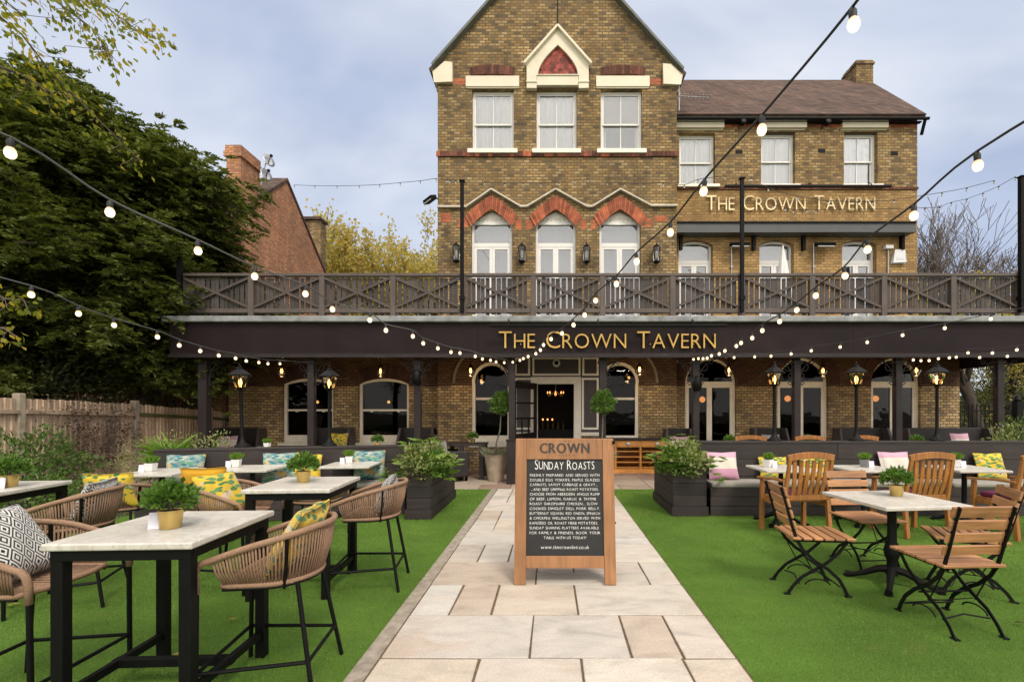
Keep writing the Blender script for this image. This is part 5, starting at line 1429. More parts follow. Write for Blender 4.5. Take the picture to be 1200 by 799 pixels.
def pot_plant(kind):
    """kind: (pot, plant)"""
    pot, pl = kind
    o = thing('potted_plant', 'x', 'plant', (0, 0, 0), group='small potted plants on the tables')
    if pot == 'brass': MB().lathe([(.044, 0), (.047, .003), (.056, .095), (.053, .095), (.05, .085)], n=24).build('pot', M_brass, o, smooth='auto'); zt = .088; r = .048
    else:
        mm = M_wpot if pot == 'white' else M_gpot
        m = MB(); a, b = .040, .052; m.add([(-a, -a, 0), (a, -a, 0), (a, a, 0), (-a, a, 0), (-b, -b, .10), (b, -b, .10), (b, b, .10), (-b, b, .10)], [(0, 3, 2, 1), (4, 5, 6, 7), (0, 1, 5, 4), (1, 2, 6, 5), (2, 3, 7, 6), (3, 0, 4, 7)]); m.build('pot', mm, o, bevel=.006); zt = .10; r = .042
    MB().lathe([(r, zt - .004), (r, zt + .002)], n=16).build('soil', M_soil, o)
    if pl == 'box':
        n_ = 850; d = unit(RNG.normal(size=(n_, 3))); d[:, 2] = np.abs(d[:, 2]) * .9 + RNG.normal(0, .25, n_); rad = RNG.uniform(.55, 1.0, n_) ** .5
        p = d * rad[:, None] * np.array([.105, .105, .075]) + np.array([0, 0, zt + .045]); p = p[p[:, 2] > zt - .02]; d2 = unit(p - np.array([0, 0, zt])) + RNG.normal(0, .5, p.shape)
        leaves('foliage', p, d2, .040, .023, M_box, o); m = MB()
        for k in range(7): t = k; m.tube([(0, 0, zt), (.05 * cos(t), .05 * sin(t), zt + .08)], .003, 4)
        m.build('stem', M_bark2, o)
    else:
        n_ = 420; a = RNG.uniform(0, 2 * pi, n_); rr = RNG.uniform(0, .045, n_); p = np.stack([rr * np.cos(a), rr * np.sin(a), np.full(n_, zt)], 1)
        d2 = np.stack([np.cos(a) * rr * 11, np.sin(a) * rr * 11, np.full(n_, 1.0)], 1) + RNG.normal(0, .22, (n_, 3))
        leaves('foliage', p, d2, .085, .010, M_bright, o)
    return o
POT = {}
def put_pot(kind, loc, label, rz=0.0):
    if kind not in POT: q = POT[kind] = pot_plant(kind); q.location = loc; q.rotation_euler = (0, 0, rz); q['label'] = label; return q
    return dup(POT[kind], loc, rz, label)
def put_card(loc, rz, label, w_=.06, h_=.085):
    m = MB(); m.wall(rect(-w_ / 2, w_ / 2, 0, h_), [], -.0015, .0015); o = m.moved(Matrix.Rotation(radians(-14), 4, 'X')).build('menu_card', M_card); o.location = (loc[0], loc[1], loc[2] + .001); o.rotation_euler = (0, 0, rz)
    return tag(o, label, 'card', 'small white cards on the tables')
# ------------------------------------------------------------------ left side: high tables and rope stools
bt = bar_table(); TT = .87
tabs = [((-2.02, 2.57), .05, 'nearest high marble table on the left, black square legs'), ((-2.09, 4.08), .07, 'second high marble table, behind the nearest one'), ((-4.50, 3.82), .12, 'high marble table at the left edge with a potted plant')]
for i, ((x, y), rz, l) in enumerate(tabs):
    q = bt if i == 0 else dup(bt, (0, 0, 0)); q.location = (x, y, .0); q.rotation_euler = (0, 0, rz); q['label'] = l
st = rope_chair('rope_bar_stool', .60, 0); st['group'] = 'tan rope bar stools'
stools = [((-1.50, 2.66), 97, 'nearest tan rope bar stool, right of the front high table'), ((-1.53, 4.12), 97, 'tan rope bar stool on the path side of the second high table'), ((-2.72, 2.50), -88, 'tan rope bar stool cut by the left edge with a diamond pillow'), ((-3.70, 3.74), 112, 'tan rope bar stool tucked at the left edge table'), ((-2.74, 4.12), -92, 'tan rope bar stool between the second high table and the left one')]
for i, ((x, y), a, l) in enumerate(stools):
    q = st if i == 0 else dup(st, (0, 0, 0)); q.location = (x, y, 0); q.rotation_euler = (0, 0, radians(a)); q['label'] = l
lc = rope_chair('rope_chair', .45, 0); lc['group'] = 'low tan rope chairs'
lows = [((-4.62, 5.15), 12, 'low tan rope chair holding a long yellow floral pillow'), ((-3.62, 5.1), 5, 'low tan rope chair holding a mustard pillow'), ((-2.74, 5.55), 2, 'low tan rope chair behind the second high table')]
for i, ((x, y), a, l) in enumerate(lows):
    q = lc if i == 0 else dup(lc, (0, 0, 0)); q.location = (x, y, 0); q.rotation_euler = (0, 0, radians(a)); q['label'] = l
def on(stool, key, m_, size, back=.115, tilt=18, dz=.02, twist=0, seat=.60, label='', dx=0):
    (x, y), a, _ = stool; a = radians(a); fx_, fy_ = -sin(a), cos(a)
    rx_, ry_ = cos(a), sin(a)
    put_pillow(key, m_, size, (x - fx_ * back + rx_ * dx, y - fy_ * back + ry_ * dx, seat + dz), (radians(tilt), 0, a + radians(twist)), label)
on(stools[0], 'yfl', M_yfl, (.40, .38, .12), .0, 30, .02, 0, label='yellow floral pillow on the nearest bar stool')
on(stools[1], 'speck', M_speck, (.38, .32, .11), .04, 24, .02, 8, label='black and white speckled pillow on the bar stool by the path')
on(stools[2], 'diam', M_diam, (.46, .40, .14), -.02, 30, .02, 12, label='black and white diamond pillow at the left edge', dx=.03)
on(stools[3], 'diam', M_diam, (.44, .34, .12), .05, 20, .01, 0, label='black and white diamond pillow in the stool tucked at the left edge table')
on(stools[4], 'yfl', M_yfl, (.40, .36, .13), .03, 28, .015, -10, label='yellow floral pillow on the stool left of the second high table')
on(lows[0], 'yfl', M_yfl, (.46, .38, .12), .12, 14, .02, 0, .45, label='long yellow floral pillow on the low chair near the fence plants')
on(lows[1], 'must', M_must, (.42, .38, .13), .05, 16, .08, 8, .45, label='plain mustard pillow on the low rope chair')
put_pot(('brass', 'box'), P(200, 614, 2.5)[:2] + (TT + .001,), 'brass pot of box leaves on the nearest high table'); put_card(P(181, 613, 2.47)[:2] + (TT,), .3, 'white card beside the brass pot on the nearest high table')
put_pot(('brass', 'box'), (PX(355.5, 4.1), 4.1, TT + .001), 'brass pot of box leaves on the second high table', 1.0)
put_pot(('brass', 'box'), (PX(11, 3.85), 3.85, TT + .001), 'brass pot of leaves on the left edge table', 2.2); put_card((PX(-1, 3.75), 3.75, TT), .4, 'white card beside the pot at the left edge')

# ------------------------------------------------------------------ benches with planked low walls
def bench(name, label, x0, x1, yb, hz, loc, rz, seatz=.465):
    """local: wall back plane runs along X at y=0 (front face), seat towards -Y"""
    o = thing(name, label, 'bench', loc, rz, 'dark planked garden benches')
    m = MB(); n_ = 4; ph = hz / n_
    L = x1 - x0; segs = max(1, round(L / 2.4))
    for i in range(n_):
        xs = [x0] + sorted(x0 + L * (k + 1 + random.uniform(-.3, .3)) / segs for k in range(segs - 1)) + [x1]
        for a, b in zip(xs[:-1], xs[1:]): m.bx(a + .002, b - .002, -.022 + random.uniform(-.002, .002), .0, i * ph + .003, (i + 1) * ph - .003)
    m.bx(x0 + .005, x1 - .005, .002, .16, 0, hz - .006)
    m.build('backrest', M_bench, o, bevel=.004, seg=1)
    MB().bx(x0 - .01, x1 + .01, -.03, .22, hz - .004, hz + .026).build('cap_board', M_bench, o, bevel=.006)
    m = MB()
    for i in range(3): m.bx(x0 + .01, x1 - .01, -.50, -.475, i * .135 + .003, (i + 1) * .135 - .003)
    m.bx(x0 + .012, x1 - .012, -.474, -.024, .36, .398)
    m.build('seat_box', M_bench, o, bevel=.004, seg=1)
    return o
def cushions(o, x0, x1, n_, label, grp):
    for k in range(n_):
        a, b = x0 + (x1 - x0) * k / n_ + .01, x0 + (x1 - x0) * (k + 1) / n_ - .01
        M4 = Matrix.Translation(o.location) @ Matrix.Rotation(o.rotation_euler[2], 4, 'Z')
        q = MB().bx(-(b - a) / 2, (b - a) / 2, -.245, .225, 0, .062).build('seat_cushion', M_cush, bevel=.022, seg=3)
        q.location = M4 @ Vector(((a + b) / 2, -.262, .40)); q.rotation_euler = o.rotation_euler
        tag(q, label[k], 'cushion', grp)
RBY = 7.25
rb = bench('bench', 'long dark planked bench and low wall on the right', PX(832, 6.75), 9.8, 0, RBZ - .026, (0, RBY, 0), 0)
cushions(rb, PX(834, 6.75), 9.0, 4, ['grey bench cushion beside the right planter under the pink pillow', 'grey bench cushion behind the second teak armchair', 'grey bench cushion under the yellow pillow at the right edge', 'grey bench cushion beyond the right edge'], 'grey bench cushions')
LBA = radians(15.5); lbx, lby = -5.38, 6.5
lb = bench('bench', 'long dark planked bench and low wall on the left', 0, 3.27, 0, LBZ - .026, (lbx, lby, 0), LBA)
cushions(lb, .05, 3.2, 2, ['grey bench cushion on the left half of the left bench', 'grey bench cushion beside the left planter'], 'grey bench cushions')
def onb(xpx, Yg, z, key, m_, size, rz, tilt, label):
    put_pillow(key, m_, size, (PX(xpx, Yg), Yg, z), (radians(tilt), 0, rz), label)
def lby_at(px):   # depth of left bench front face of the back at image column px
    k = (px - VX) / F; t = math.tan(LBA)   # x = k*Y ; Y = lby + (x-lbx)*t
    return (lby - lbx * t) / (1 - k * t)
zc = .464
onb(214, lby_at(214) - .17, zc, 'tfl', M_tfl, (.46, .44, .13), LBA, -16, 'teal floral pillow at the left end of the left bench')
onb(328, lby_at(328) - .18, zc, 'tfl', M_tfl, (.46, .44, .13), LBA + .1, -18, 'teal floral pillow in the middle of the left bench')
onb(357, lby_at(357) - .16, zc, 'yfl', M_yfl, (.42, .40, .13), LBA - .1, -15, 'yellow floral pillow leaning in the middle of the left bench')
onb(432, lby_at(432) - .17, zc, 'tfl', M_tfl, (.46, .44, .13), LBA, -16, 'teal floral pillow on the left bench beside the planter')
onb(849, RBY - .19, zc, 'pink', M_pink, (.45, .42, .13), .06, -17, 'pink and cream banded pillow beside the right planter')
onb(957, RBY - .18, zc, 'yfl', M_yfl, (.42, .40, .13), 0, -16, 'yellow floral pillow behind the nearest teak armchair')
onb(908, RBY - .16, zc, 'yfl', M_yfl, (.42, .34, .12), 0, -16, 'yellow floral pillow behind the slats of the left teak armchair')
onb(1052, RBY - .18, zc, 'pink', M_pink, (.45, .42, .13), 0, -16, 'pink pillow behind the middle teak armchair')
onb(1164, RBY - .18, zc, 'yfl', M_yfl, (.42, .40, .13), 0, -16, 'yellow floral pillow at the right end of the right bench')

# tables in front of the benches
pt_ = ped_table('bench_table', .33, .73, 'x', group='marble tables before the benches', ornate=False)
bts = [((PX(190, 5.95), 5.95), LBA * .3, 'marble table at the left end of the left bench', ('white', 'grass'), (177, 5.95), 'white square pot of grass on the table at the left end of the left bench'),
       ((PX(296, 6.35), 6.35), LBA * .3, 'marble table in the middle of the left bench', ('white', 'grass'), (277, 6.4), 'white square pot of grass on the middle table of the left bench'),
       ((PX(412, 6.75), 6.75), LBA * .3, 'marble table by the planter end of the left bench', ('white', 'grass'), (409, 6.85), 'white square pot of grass on the planter end table of the left bench'),
       ((PX(915, 6.32), 6.32), 0, 'marble table by the pink pillow before the right bench', ('white', 'grass'), (900.5, 6.4), 'white square pot of grass on the table by the pink pillow'),
       ((PX(1012, 6.32), 6.32), 0, 'marble table between the left and middle teak armchairs', ('grey', 'grass'), (1013, 6.4), 'grey square pot of grass on the middle right bench table'),
       ((PX(1130, 6.32), 6.32), 0, 'marble table between the middle and right teak armchairs', ('white', 'grass'), (1120, 6.4), 'white square pot of grass on the right end bench table')]
for i, ((x, y), rz, l, kd, (ppx, pY), pl) in enumerate(bts):
    q = pt_ if i == 0 else dup(pt_, (0, 0, 0)); q.location = (x, y, 0); q.rotation_euler = (0, 0, rz); q['label'] = l
    put_pot(kd, (PX(ppx, pY), pY, .731), pl, .2 * i)
    put_card((PX(ppx, pY) + (-.07 if i < 3 else .06), pY - .06, .73), .4 if i < 3 else -.2, ['white card by the grass pot on the left end table of the left bench', 'white card by the grass pot on the middle table of the left bench', 'white card by the grass pot on the table nearest the left planter', 'white card by the grass pot on the table near the pink pillow', 'white card by the only grey grass pot on the right', 'white card by the grass pot on the right end bench table'][i])

# ------------------------------------------------------------------ planters
def planter(label, x0, x1, y0, y1, h):
    cx, cy = (x0 + x1) / 2, (y0 + y1) / 2
    o = thing('planter', label, 'planter', (cx, cy, 0), group='big dark planked planters')
    m = MB(); n_ = 3; t0 = .13
    ph = (h - t0) / n_
    for i in range(n_):
        z0, z1 = t0 + i * ph + .002, t0 + (i + 1) * ph - .002; j = random.uniform(-.003, .003)
        m.bx(x0 + j, x1 - j, y0 + j, y0 + .03, z0, z1); m.bx(x0, x1, y1 - .03, y1, z0, z1); m.bx(x0 + j, x0 + .03, y0 + .031, y1 - .031, z0, z1); m.bx(x1 - .03, x1 - j, y0 + .031, y1 - .031, z0, z1)
    m.build('side_boards', M_plant, o, w=True, bevel=.004, seg=1)
    m = MB(); e = .02; m.bx(x0 - e, x1 + e, y0 - e, y0, 0, t0); m.bx(x0 - e, x1 + e, y1, y1 + e, 0, t0); m.bx(x0 - e, x0, y0 + .001, y1 - .001, 0, t0); m.bx(x1, x1 + e, y0 + .001, y1 - .001, 0, t0); m.build('plinth', M_plant, o, w=True, bevel=.004, seg=1)
    MB().bx(x0 + .031, x1 - .031, y0 + .031, y1 - .031, h - .1, h - .05).build('soil', M_soil, o, w=True)
    return o
def cloud(n_, c, r, hollow=.35, squash=.0):
    d = unit(RNG.normal(size=(n_, 3))); k = (hollow + (1 - hollow) * RNG.uniform(0, 1, n_) ** .5)
    # clumpy outline
    lump = 1 + .22 * np.sin(d[:, 0] * 5 + c[0] * 3) * np.cos(d[:, 1] * 6 + c[1]) + .14 * np.sin(d[:, 2] * 9 + c[0])
    p = np.array(c) + d * np.array(r) * (k * lump)[:, None]
    return p, d
def shrub(name, label, cat, base, parts, group=None, stem=True):
    o = thing(name, label, cat, base, group=group)
    for nm, n_, c, r, L, W_, m_, up in parts:
        p, d = cloud(n_, c, r); k = p[:, 2] > .01; p, d = p[k], d[k]
        leaves(nm, p, d + RNG.normal(0, .55, p.shape) + np.array([0, 0, up]), L, W_, m_, o)
    if stem:
        m = MB()
        for k in range(9):
            c = parts[k % len(parts)][2]; r = parts[k % len(parts)][3]; a = k * 2.4
            m.tube([(c[0] * .3 * cos(k), c[1] * .3, 0), (c[0] + r[0] * .3 * cos(a), c[1] + r[1] * .3 * sin(a), c[2] * .7), (c[0] + r[0] * .7 * cos(a), c[1] + r[1] * .7 * sin(a), c[2] + r[2] * .4)], [.012, .008, .003], 5)
        m.build('stem', M_bark2, o)
    return o
def fatsia(o, centre, n_, size, m_, spread=.35):
    """hand shaped leaves: several lobes from one point"""
    P_, D_, LL = [], [], []
    for i in range(n_):
        a = random.uniform(0, 2 * pi); r = spread * sqrt(random.random()); c = Vector(centre) + Vector((r * cos(a), r * sin(a), random.uniform(-.1, .22) - r * .35))
        out = Vector((cos(a), sin(a), random.uniform(-.5, .5))).normalized(); side = out.cross(Vector((0, 0, 1))).normalized()
        for k in range(7):
            t = (k - 3) / 3 * 1.25; d = out * cos(t) + side * sin(t); P_.append(c); D_.append(d); LL.append(size * (1 - .09 * abs(k - 3)))
    leaves('fatsia_leaves', np.array(P_), np.array(D_), np.array(LL), size * .3, m_, o, flat=.8)
lpl = planter('dark planked planter left of the path', -1.98, -1.66, 6.54, 8.2, .60); rpl = planter('dark planked planter right of the path', 1.70, 2.17, 6.74, 8.0, .63)
def planter_plant(label, base, rx_, ry_, flip):
    s = -1 if flip else 1
    o = shrub('planter_shrub', label, 'shrub', base, [('foliage', 1500, (.0, -ry_ * .2, .16), (rx_, ry_, .27), .06, .042, M_varieg, .3), ('foliage', 800, (s * rx_ * .4, -ry_ * .5, .10), (rx_ * .7, ry_ * .6, .22), .085, .036, M_box, .3), ('dark_foliage', 450, (-s * .03, -ry_ * .85, .06), (.16, .18, .13), .035, .02, M_heather, .1)], 'planter shrubs')
    fatsia(o, (s * rx_ * .75, -ry_ * .55, .14), 34, .15, M_fatsia, .24); fatsia(o, (-s * rx_ * .1, -ry_ * .1, .36), 34, .14, M_fatsia, .3); fatsia(o, (-s * rx_ * .9, -ry_ * .8, .08), 18, .12, M_fatsia, .16)
    return o
planter_plant('mixed green shrubs and fatsia spilling from the left planter', (-1.84, 7.15, .55), .33, .62, False)
planter_plant('mixed green shrubs and fatsia spilling from the right planter', (1.93, 7.25, .58), .34, .60, True)

# ------------------------------------------------------------------ right side furniture
dt = ped_table('bistro_table', .375, .735, 'square pale table on an ornate black pedestal among folding chairs'); dt.location = (2.90, 4.10, 0); dt.rotation_euler = (0, 0, radians(6)); dt['category'] = 'table'
put_pot(('brass', 'box'), (PX(1050.5, 4.2), 4.2, .736), 'brass pot of box leaves on the pedestal table', .4)
fc = fold_chair()
for i, ((x, y), a, l) in enumerate([((2.16, 4.02), -96, 'slatted folding chair left of the pedestal table, facing right'), ((3.02, 4.64), 184, 'slatted folding chair behind the pedestal table, facing the camera'), ((2.76, 3.36), 3, 'nearest slatted folding chair, its back to the camera'), ((3.40, 3.95), 66, 'slatted folding chair at the right edge, facing the pedestal table')]):
    q = fc if i == 0 else dup(fc, (0, 0, 0)); q.location = (x, y, 0); q.rotation_euler = (0, 0, radians(a)); q['label'] = l
tc = teak_chair()
seats = []
for i, ((x, y), a, l) in enumerate([((2.93, 5.80), 7, 'left slatted teak armchair with magenta seat pad before the right bench'), ((4.34, 5.82), 6, 'middle slatted teak armchair before the right bench'), ((5.50, 5.72), 8, 'right slatted teak armchair with magenta pad at the right edge'), ((PX(887, 8.7), 8.8), 170, 'teak armchair under the veranda, left of its row behind the low wall'), ((PX(963, 8.7), 8.8), 180, 'teak armchair under the veranda, in the middle of its row behind the low wall'), ((PX(1034, 8.7), 8.8), 190, 'teak armchair under the veranda, right of its row behind the low wall')]):
    q = tc if i == 0 else dup(tc, (0, 0, 0)); q.location = (x, y, .006 if i > 2 else 0); q.rotation_euler = (0, 0, radians(a)); q['label'] = l
    if i < 3:
        c = MB().bx(-.23, .23, -.19, .21, 0, .06).build('seat_pad', M_mag, bevel=.02, seg=3); c.location = (x, y, .437); c.rotation_euler = (0, 0, radians(a)); tag(c, ['magenta seat pad on the left teak armchair', 'magenta seat pad on the middle teak armchair', 'magenta seat pad on the right teak armchair'][i], 'cushion', 'magenta seat pads')

# ------------------------------------------------------------------ A-board
bx0, bx1 = PX(602.5, 4.06), PX(722, 4.06); bw = bx1 - bx0
bd = thing('chalkboard_sign', 'wooden pavement A-board with a chalk menu of Sunday roasts on the path', 'sign', ((bx0 + bx1) / 2, 4.06, .012))
lean = math.atan2(.2, 1.21); hb = 1.232
parts_ = {}
m = MB(); sw = .098
m.bx(-bw / 2, -bw / 2 + sw, -.02, .02, 0, hb); m.bx(bw / 2 - sw, bw / 2, -.02, .02, 0, hb); m.bx(-bw / 2 + sw + .001, bw / 2 - sw - .001, -.02, .02, .135, .235); m.bx(-bw / 2 + sw + .001, bw / 2 - sw - .001, -.02, .02, hb - .18, hb)
fr = m.build('front_frame', M_aframe, bd, bevel=.004); 
MB().bx(-bw / 2 + sw - .005, bw / 2 - sw + .005, -.004, .014, .23, hb - .175).build('chalk_panel', M_chalk, fr)
m = MB(); m2 = MB(); mt_ = MB(); mu_ = MB()
lines = [('SUNDAY ROASTS', .070, 1.0, 'c'), ('FRESHLY PREPARED AND SERVED WITH', .0225, 1.0, 'l'), ('DOUBLE EGG YORKIES, MAPLE GLAZED', .0225, 1.0, 'l'), ('CARROTS, SAVOY CABBAGE & GRAVY...', .0225, .97, 'l'), ('...AND BEEF DRIPPING ROAST POTATOES.', .0225, .97, 'c'), ('CHOOSE FROM ABERDEEN ANGUS RUMP', .0225, 1.0, 'l'), ('OF BEEF, LEMON, GARLIC & THYME', .0225, .95, 'l'), ('ROAST SHROPSHIRE CHICKEN... SLOW', .0225, .97, 'l'), ('COOKED DINGLEY DELL PORK BELLY.', .0225, 1.0, 'l'), ('BUTTERNUT SQUASH, RED ONION, SPINACH', .0225, 1.0, 'l'), ('& CHICKPEA WELLINGTON SERVED WITH', .0225, 1.0, 'l'), ('RAPESEED OIL ROAST HERB POTATOES.', .0225, .97, 'l'), ('SUNDAY SHARING PLATTERS AVAILABLE', .0225, .98, 'l'), ('FOR FAMILY & FRIENDS. BOOK YOUR', .0225, 1.0, 'l'), ('TABLE WITH US TODAY!', .0225, .6, 'c'), ('', .03, 0, 'c'), ('www.thecrownlee.co.uk', .030, .68, 'c')]
pw = bw - 2 * sw - .06; z = hb - .18 - .088
for i, (s, sz_, k, al) in enumerate(lines):
    if s:
        w_ = (pw if i else pw * .86) * k; x0 = -w_ / 2 if al == 'c' else -pw / 2
        write(mt_ if i == 0 else mu_ if i == 16 else m, s, x0, z, sz_ / .7, -.0046, 0, width=w_, jit=.03, gap=.13, sp=.42, seed=i + 5, caps=1.22 if i == 0 else None)
    z -= .060 if i == 0 else .0408
# strokes thickened a touch like a chalk pen
m.build('chalk_writing', M_ink, fr); mt_.build('chalk_title', M_ink, fr); mu_.build('chalk_web_address', M_ink, fr)
[write(m2, 'CROWN', -.215 + dx_, hb - .125 + dz_, .088 / .7, -.0212 - k_ * .0003, 0, width=.43, gap=.16) for k_, (dx_, dz_) in enumerate(((0, 0), (.006, 0), (-.006, 0), (0, .004), (0, -.004)))]; m2.build('burnt_lettering', M_burn, fr); m2 = MB(); write(m2, 'THE', -.05, hb - .027, .012 / .7, -.0212, 0, width=.10, gap=.5); m2.build('burnt_lettering', M_burn, fr); m2 = MB(); write(m2, 'TAVERN', -.085, hb - .152, .016 / .7, -.0212, 0, width=.17, gap=.4)
m2.build('burnt_lettering', M_burn, fr)
fr.rotation_euler = (-lean, 0, 0)
m = MB(); m.bx(-bw / 2, -bw / 2 + sw, -.02, .02, 0, hb); m.bx(bw / 2 - sw, bw / 2, -.02, .02, 0, hb); m.bx(-bw / 2 + sw + .001, bw / 2 - sw - .001, -.02, .02, .135, .235); m.bx(-bw / 2 + sw + .001, bw / 2 - sw - .001, -.02, .02, hb - .18, hb)
rr = m.build('rear_frame', M_aframe, bd, bevel=.004); MB().bx(-bw / 2 + sw - .005, bw / 2 - sw + .005, -.014, .004, .23, hb - .175).build('chalk_panel', M_chalk, rr)
rr.location = (0, .445, 0); rr.rotation_euler = (lean, 0, 0)
MB().tube([(bw / 2 + .004, .08, .5), (bw / 2 + .004, .37, .5)], .008, 6).build('stay', M_black, bd)
MB().bx(bw / 2 - .01, bw / 2 + .012, .16, .27, hb - .06, hb - .03).build('hinge', M_black, bd)

# ------------------------------------------------------------------ entrance pots and trees, sideboard, veranda furniture
def lollipop(px, py, Y, label, potpx, trunk_r=.018, crown=.215):
    x = PX(potpx, Y); o = thing('standard_bay_tree', label, 'tree', (x, Y, .005), group='clipped ball trees at the entrance')
    z = PZ(py, Y); cx = PX(px, Y) - x
    m = MB(); m.lathe([(.16, 0), (.165, .02), (.235, .52), (.25, .56), (.22, .56), (.205, .5)], n=24); m.build('pot', M_stone_pot, o, smooth='auto'); MB().lathe([(.2, .49), (.2, .51)], n=16).build('soil', M_soil, o)
    MB().tube([(0, 0, .5), (.015, 0, .8), (cx * .7, 0, 1.05), (cx, 0, z)], [trunk_r, trunk_r * .9, trunk_r * .9, trunk_r * .7], 8).build('trunk', M_bark2, o, smooth=True)
    p, d = cloud(2600, (cx, 0, z), (crown, crown, crown * 1.02), .55); leaves('crown', p, d + RNG.normal(0, .6, p.shape), .05, .024, M_box, o)
    a = RNG.uniform(0, 2 * pi, 500); p = np.stack([.15 * np.cos(a), .15 * np.sin(a), np.full(500, .5)], 1) * RNG.uniform(.3, 1, (500, 1)) * [1, 1, 0] + [0, 0, .5]
    d = np.stack([np.cos(a), np.sin(a), RNG.uniform(.2, 1.4, 500)], 1); leaves('underplanting', p, d, .26, .012, M_sedge, o)
    return o
lollipop(588, 473, 10.12, 'clipped ball tree in a pale stone pot left of the entrance door', 581); lollipop(707, 472, 9.75, 'clipped ball tree right of the entrance behind the A-board', 704)
sbx0, sbx1 = PX(692, 11.35), PX(790, 11.35); sbh = PZ(514, 11.35)
sb = thing('sideboard', 'orange wooden sideboard with drawers and open shelves by the right arched window', 'sideboard', ((sbx0 + sbx1) / 2, 11.35, 0))
L_ = sbx1 - sbx0; m = MB()
m.bx(sbx0, sbx1, 11.35, 11.8, .0, .10); m.bx(sbx0, sbx1, 11.78, 11.82, .101, sbh)
div = [0, .30, .60, 1.0]
for k in div: x = sbx0 + L_ * k * .999; m.bx(x - .025, x + .025, 11.35, 11.78, .101, sbh - .04)
m.build('carcass', M_sidew, sb, w=True, bevel=.004, seg=1)
MB().bx(sbx0 - .03, sbx1 + .03, 11.31, 11.84, sbh - .038, sbh).build('top', M_booth, sb, w=True, bevel=.005)
for a, b in zip(div[:-1], div[1:]):
    xa, xb = sbx0 + L_ * a + .027, sbx0 + L_ * b - .027; d_ = MB().bx(xa, xb, 11.345, 11.39, sbh - .2, sbh - .05).build('drawer', M_sidew, sb, w=True, bevel=.006)
    xm = (xa + xb) / 2; MB().lathe([(.05, 0), (.045, .02), (.01, .03)], n=12).moved(Matrix.Translation((xm, 11.345, sbh - .125)) @ Matrix.Rotation(radians(90), 4, 'X')).build('cup_handle', M_silver, d_, w=True)
xa, xb = sbx0 + .03, sbx0 + L_ * .30 - .03; MB().bx(xa, xb, 11.35, 11.38, .11, sbh - .21).build('cupboard_door', M_sidew, sb, w=True, bevel=.006)
for k, (a, b) in enumerate(zip(div[1:-1], div[2:])):
    xa, xb = sbx0 + L_ * a + .026, sbx0 + L_ * b - .026
    for q in range(4): z_ = .12 + q * (sbh - .38) / 3.4; MB().bx(xa, xb, 11.36, 11.775, z_, z_ + .022).build('shelf', M_sidew, sb, w=True)
# dark booths against the wall
def booth(px0, px1, Yw, label, top=1.02):
    x0, x1 = PX(px0, Yw - .35), PX(px1, Yw - .35); o = thing('booth_bench', label, 'bench', ((x0 + x1) / 2, Yw, 0), group='black booth benches against the pub wall')
    MB().bx(x0 + .1, x1 - .1, Yw - .12, Yw - .03, .1, top).build('backrest', M_booth, o, w=True, bevel=.01); MB().bx(x0 + .05, x1 - .05, Yw - .62, Yw - .121, .1, .44).build('seat', M_booth, o, w=True, bevel=.01)
    for x, s in ((x0, 1), (x1, -1)):
        m = MB(); m.add([(x, Yw - .66, .02), (x, Yw - .03, .02), (x + s * .1, Yw - .03, top), (x + s * .1, Yw - .32, top)] + [(x + s * .07, Yw - .66, .02), (x + s * .07, Yw - .03, .02), (x + s * .16, Yw - .03, top), (x + s * .16, Yw - .32, top)], [(0, 1, 2, 3), (7, 6, 5, 4), (0, 4, 5, 1), (1, 5, 6, 2), (2, 6, 7, 3), (3, 7, 4, 0)])
        m.build('end_panel', M_grey, o, w=True, bevel=.006)
for a, b, Yw, l in ((244, 308, WY, 'black booth bench in the left corner under the veranda'), (360, 414, WY, 'black booth bench between the two sash windows'), (462, 512, WY, 'black booth bench right of the second sash window'), (776, 816, GY, 'black booth bench right of the sideboard'), (880, 928, WY, 'black booth bench between the first and second french doors'), (980, 1048, WY, 'black booth bench between the second and third french doors'), (1060, 1168, WY, 'black booth bench in the right corner under the veranda')):
    booth(a, b, Yw, l, 1.04)
vt_ = ped_table('veranda_table', .38, .75, 'x', group='tables under the veranda', ornate=False)
vts = [((PX(312, 9.3), 9.3), 'pale table under the veranda below the left lantern post', ('white', 'grass'), 'small potted plant under the veranda below the first sash window'), ((PX(441, 9.5), 9.5), 'pale table under the veranda below the second sash window', ('brass', 'box'), 'brass potted plant in front of the second sash window'), ((PX(854, 9.5), 9.5), 'pale table under the veranda at the first french door', ('brass', 'box'), 'small potted plant at the first french door'), ((PX(945, 9.5), 9.5), 'pale table under the veranda at the second french door', ('brass', 'box'), 'small potted plant at the second french door'), ((PX(1073, 9.5), 9.5), 'pale table under the veranda at the third french door', ('brass', 'box'), 'small potted plant at the third french door')]
for i, ((x, y), l, kd, pl) in enumerate(vts):
    q = vt_ if i == 0 else dup(vt_, (0, 0, 0)); q.location = (x, y, .006); q['label'] = l
    put_pot(kd, (x + .02, y, .757), pl, i * .7)
for px, Y, z, key, m_, sz_, l in ((265, 11.6, .46, 'pink', M_pink, (.45, .42, .13), 'pink pillow on the left corner booth'), (395, 11.7, .46, 'yfl', M_yfl, (.46, .48, .12), 'yellow floral pillow on the booth between the sash windows'), (797, 11.3, .46, 'pink', M_pink, (.45, .42, .13), 'pale pillow on the booth right of the sideboard'), (1128, 11.7, .46, 'pink', M_pink, (.45, .48, .13), 'pink pillow on the right corner booth'), (905, 11.7, .46, 'diam', M_diam, (.44, .45, .12), 'dark patterned pillow on the booth between the first two french doors')):
    put_pillow(key, m_, sz_, (PX(px, Y), Y, z), (radians(-14), 0, 0), l)
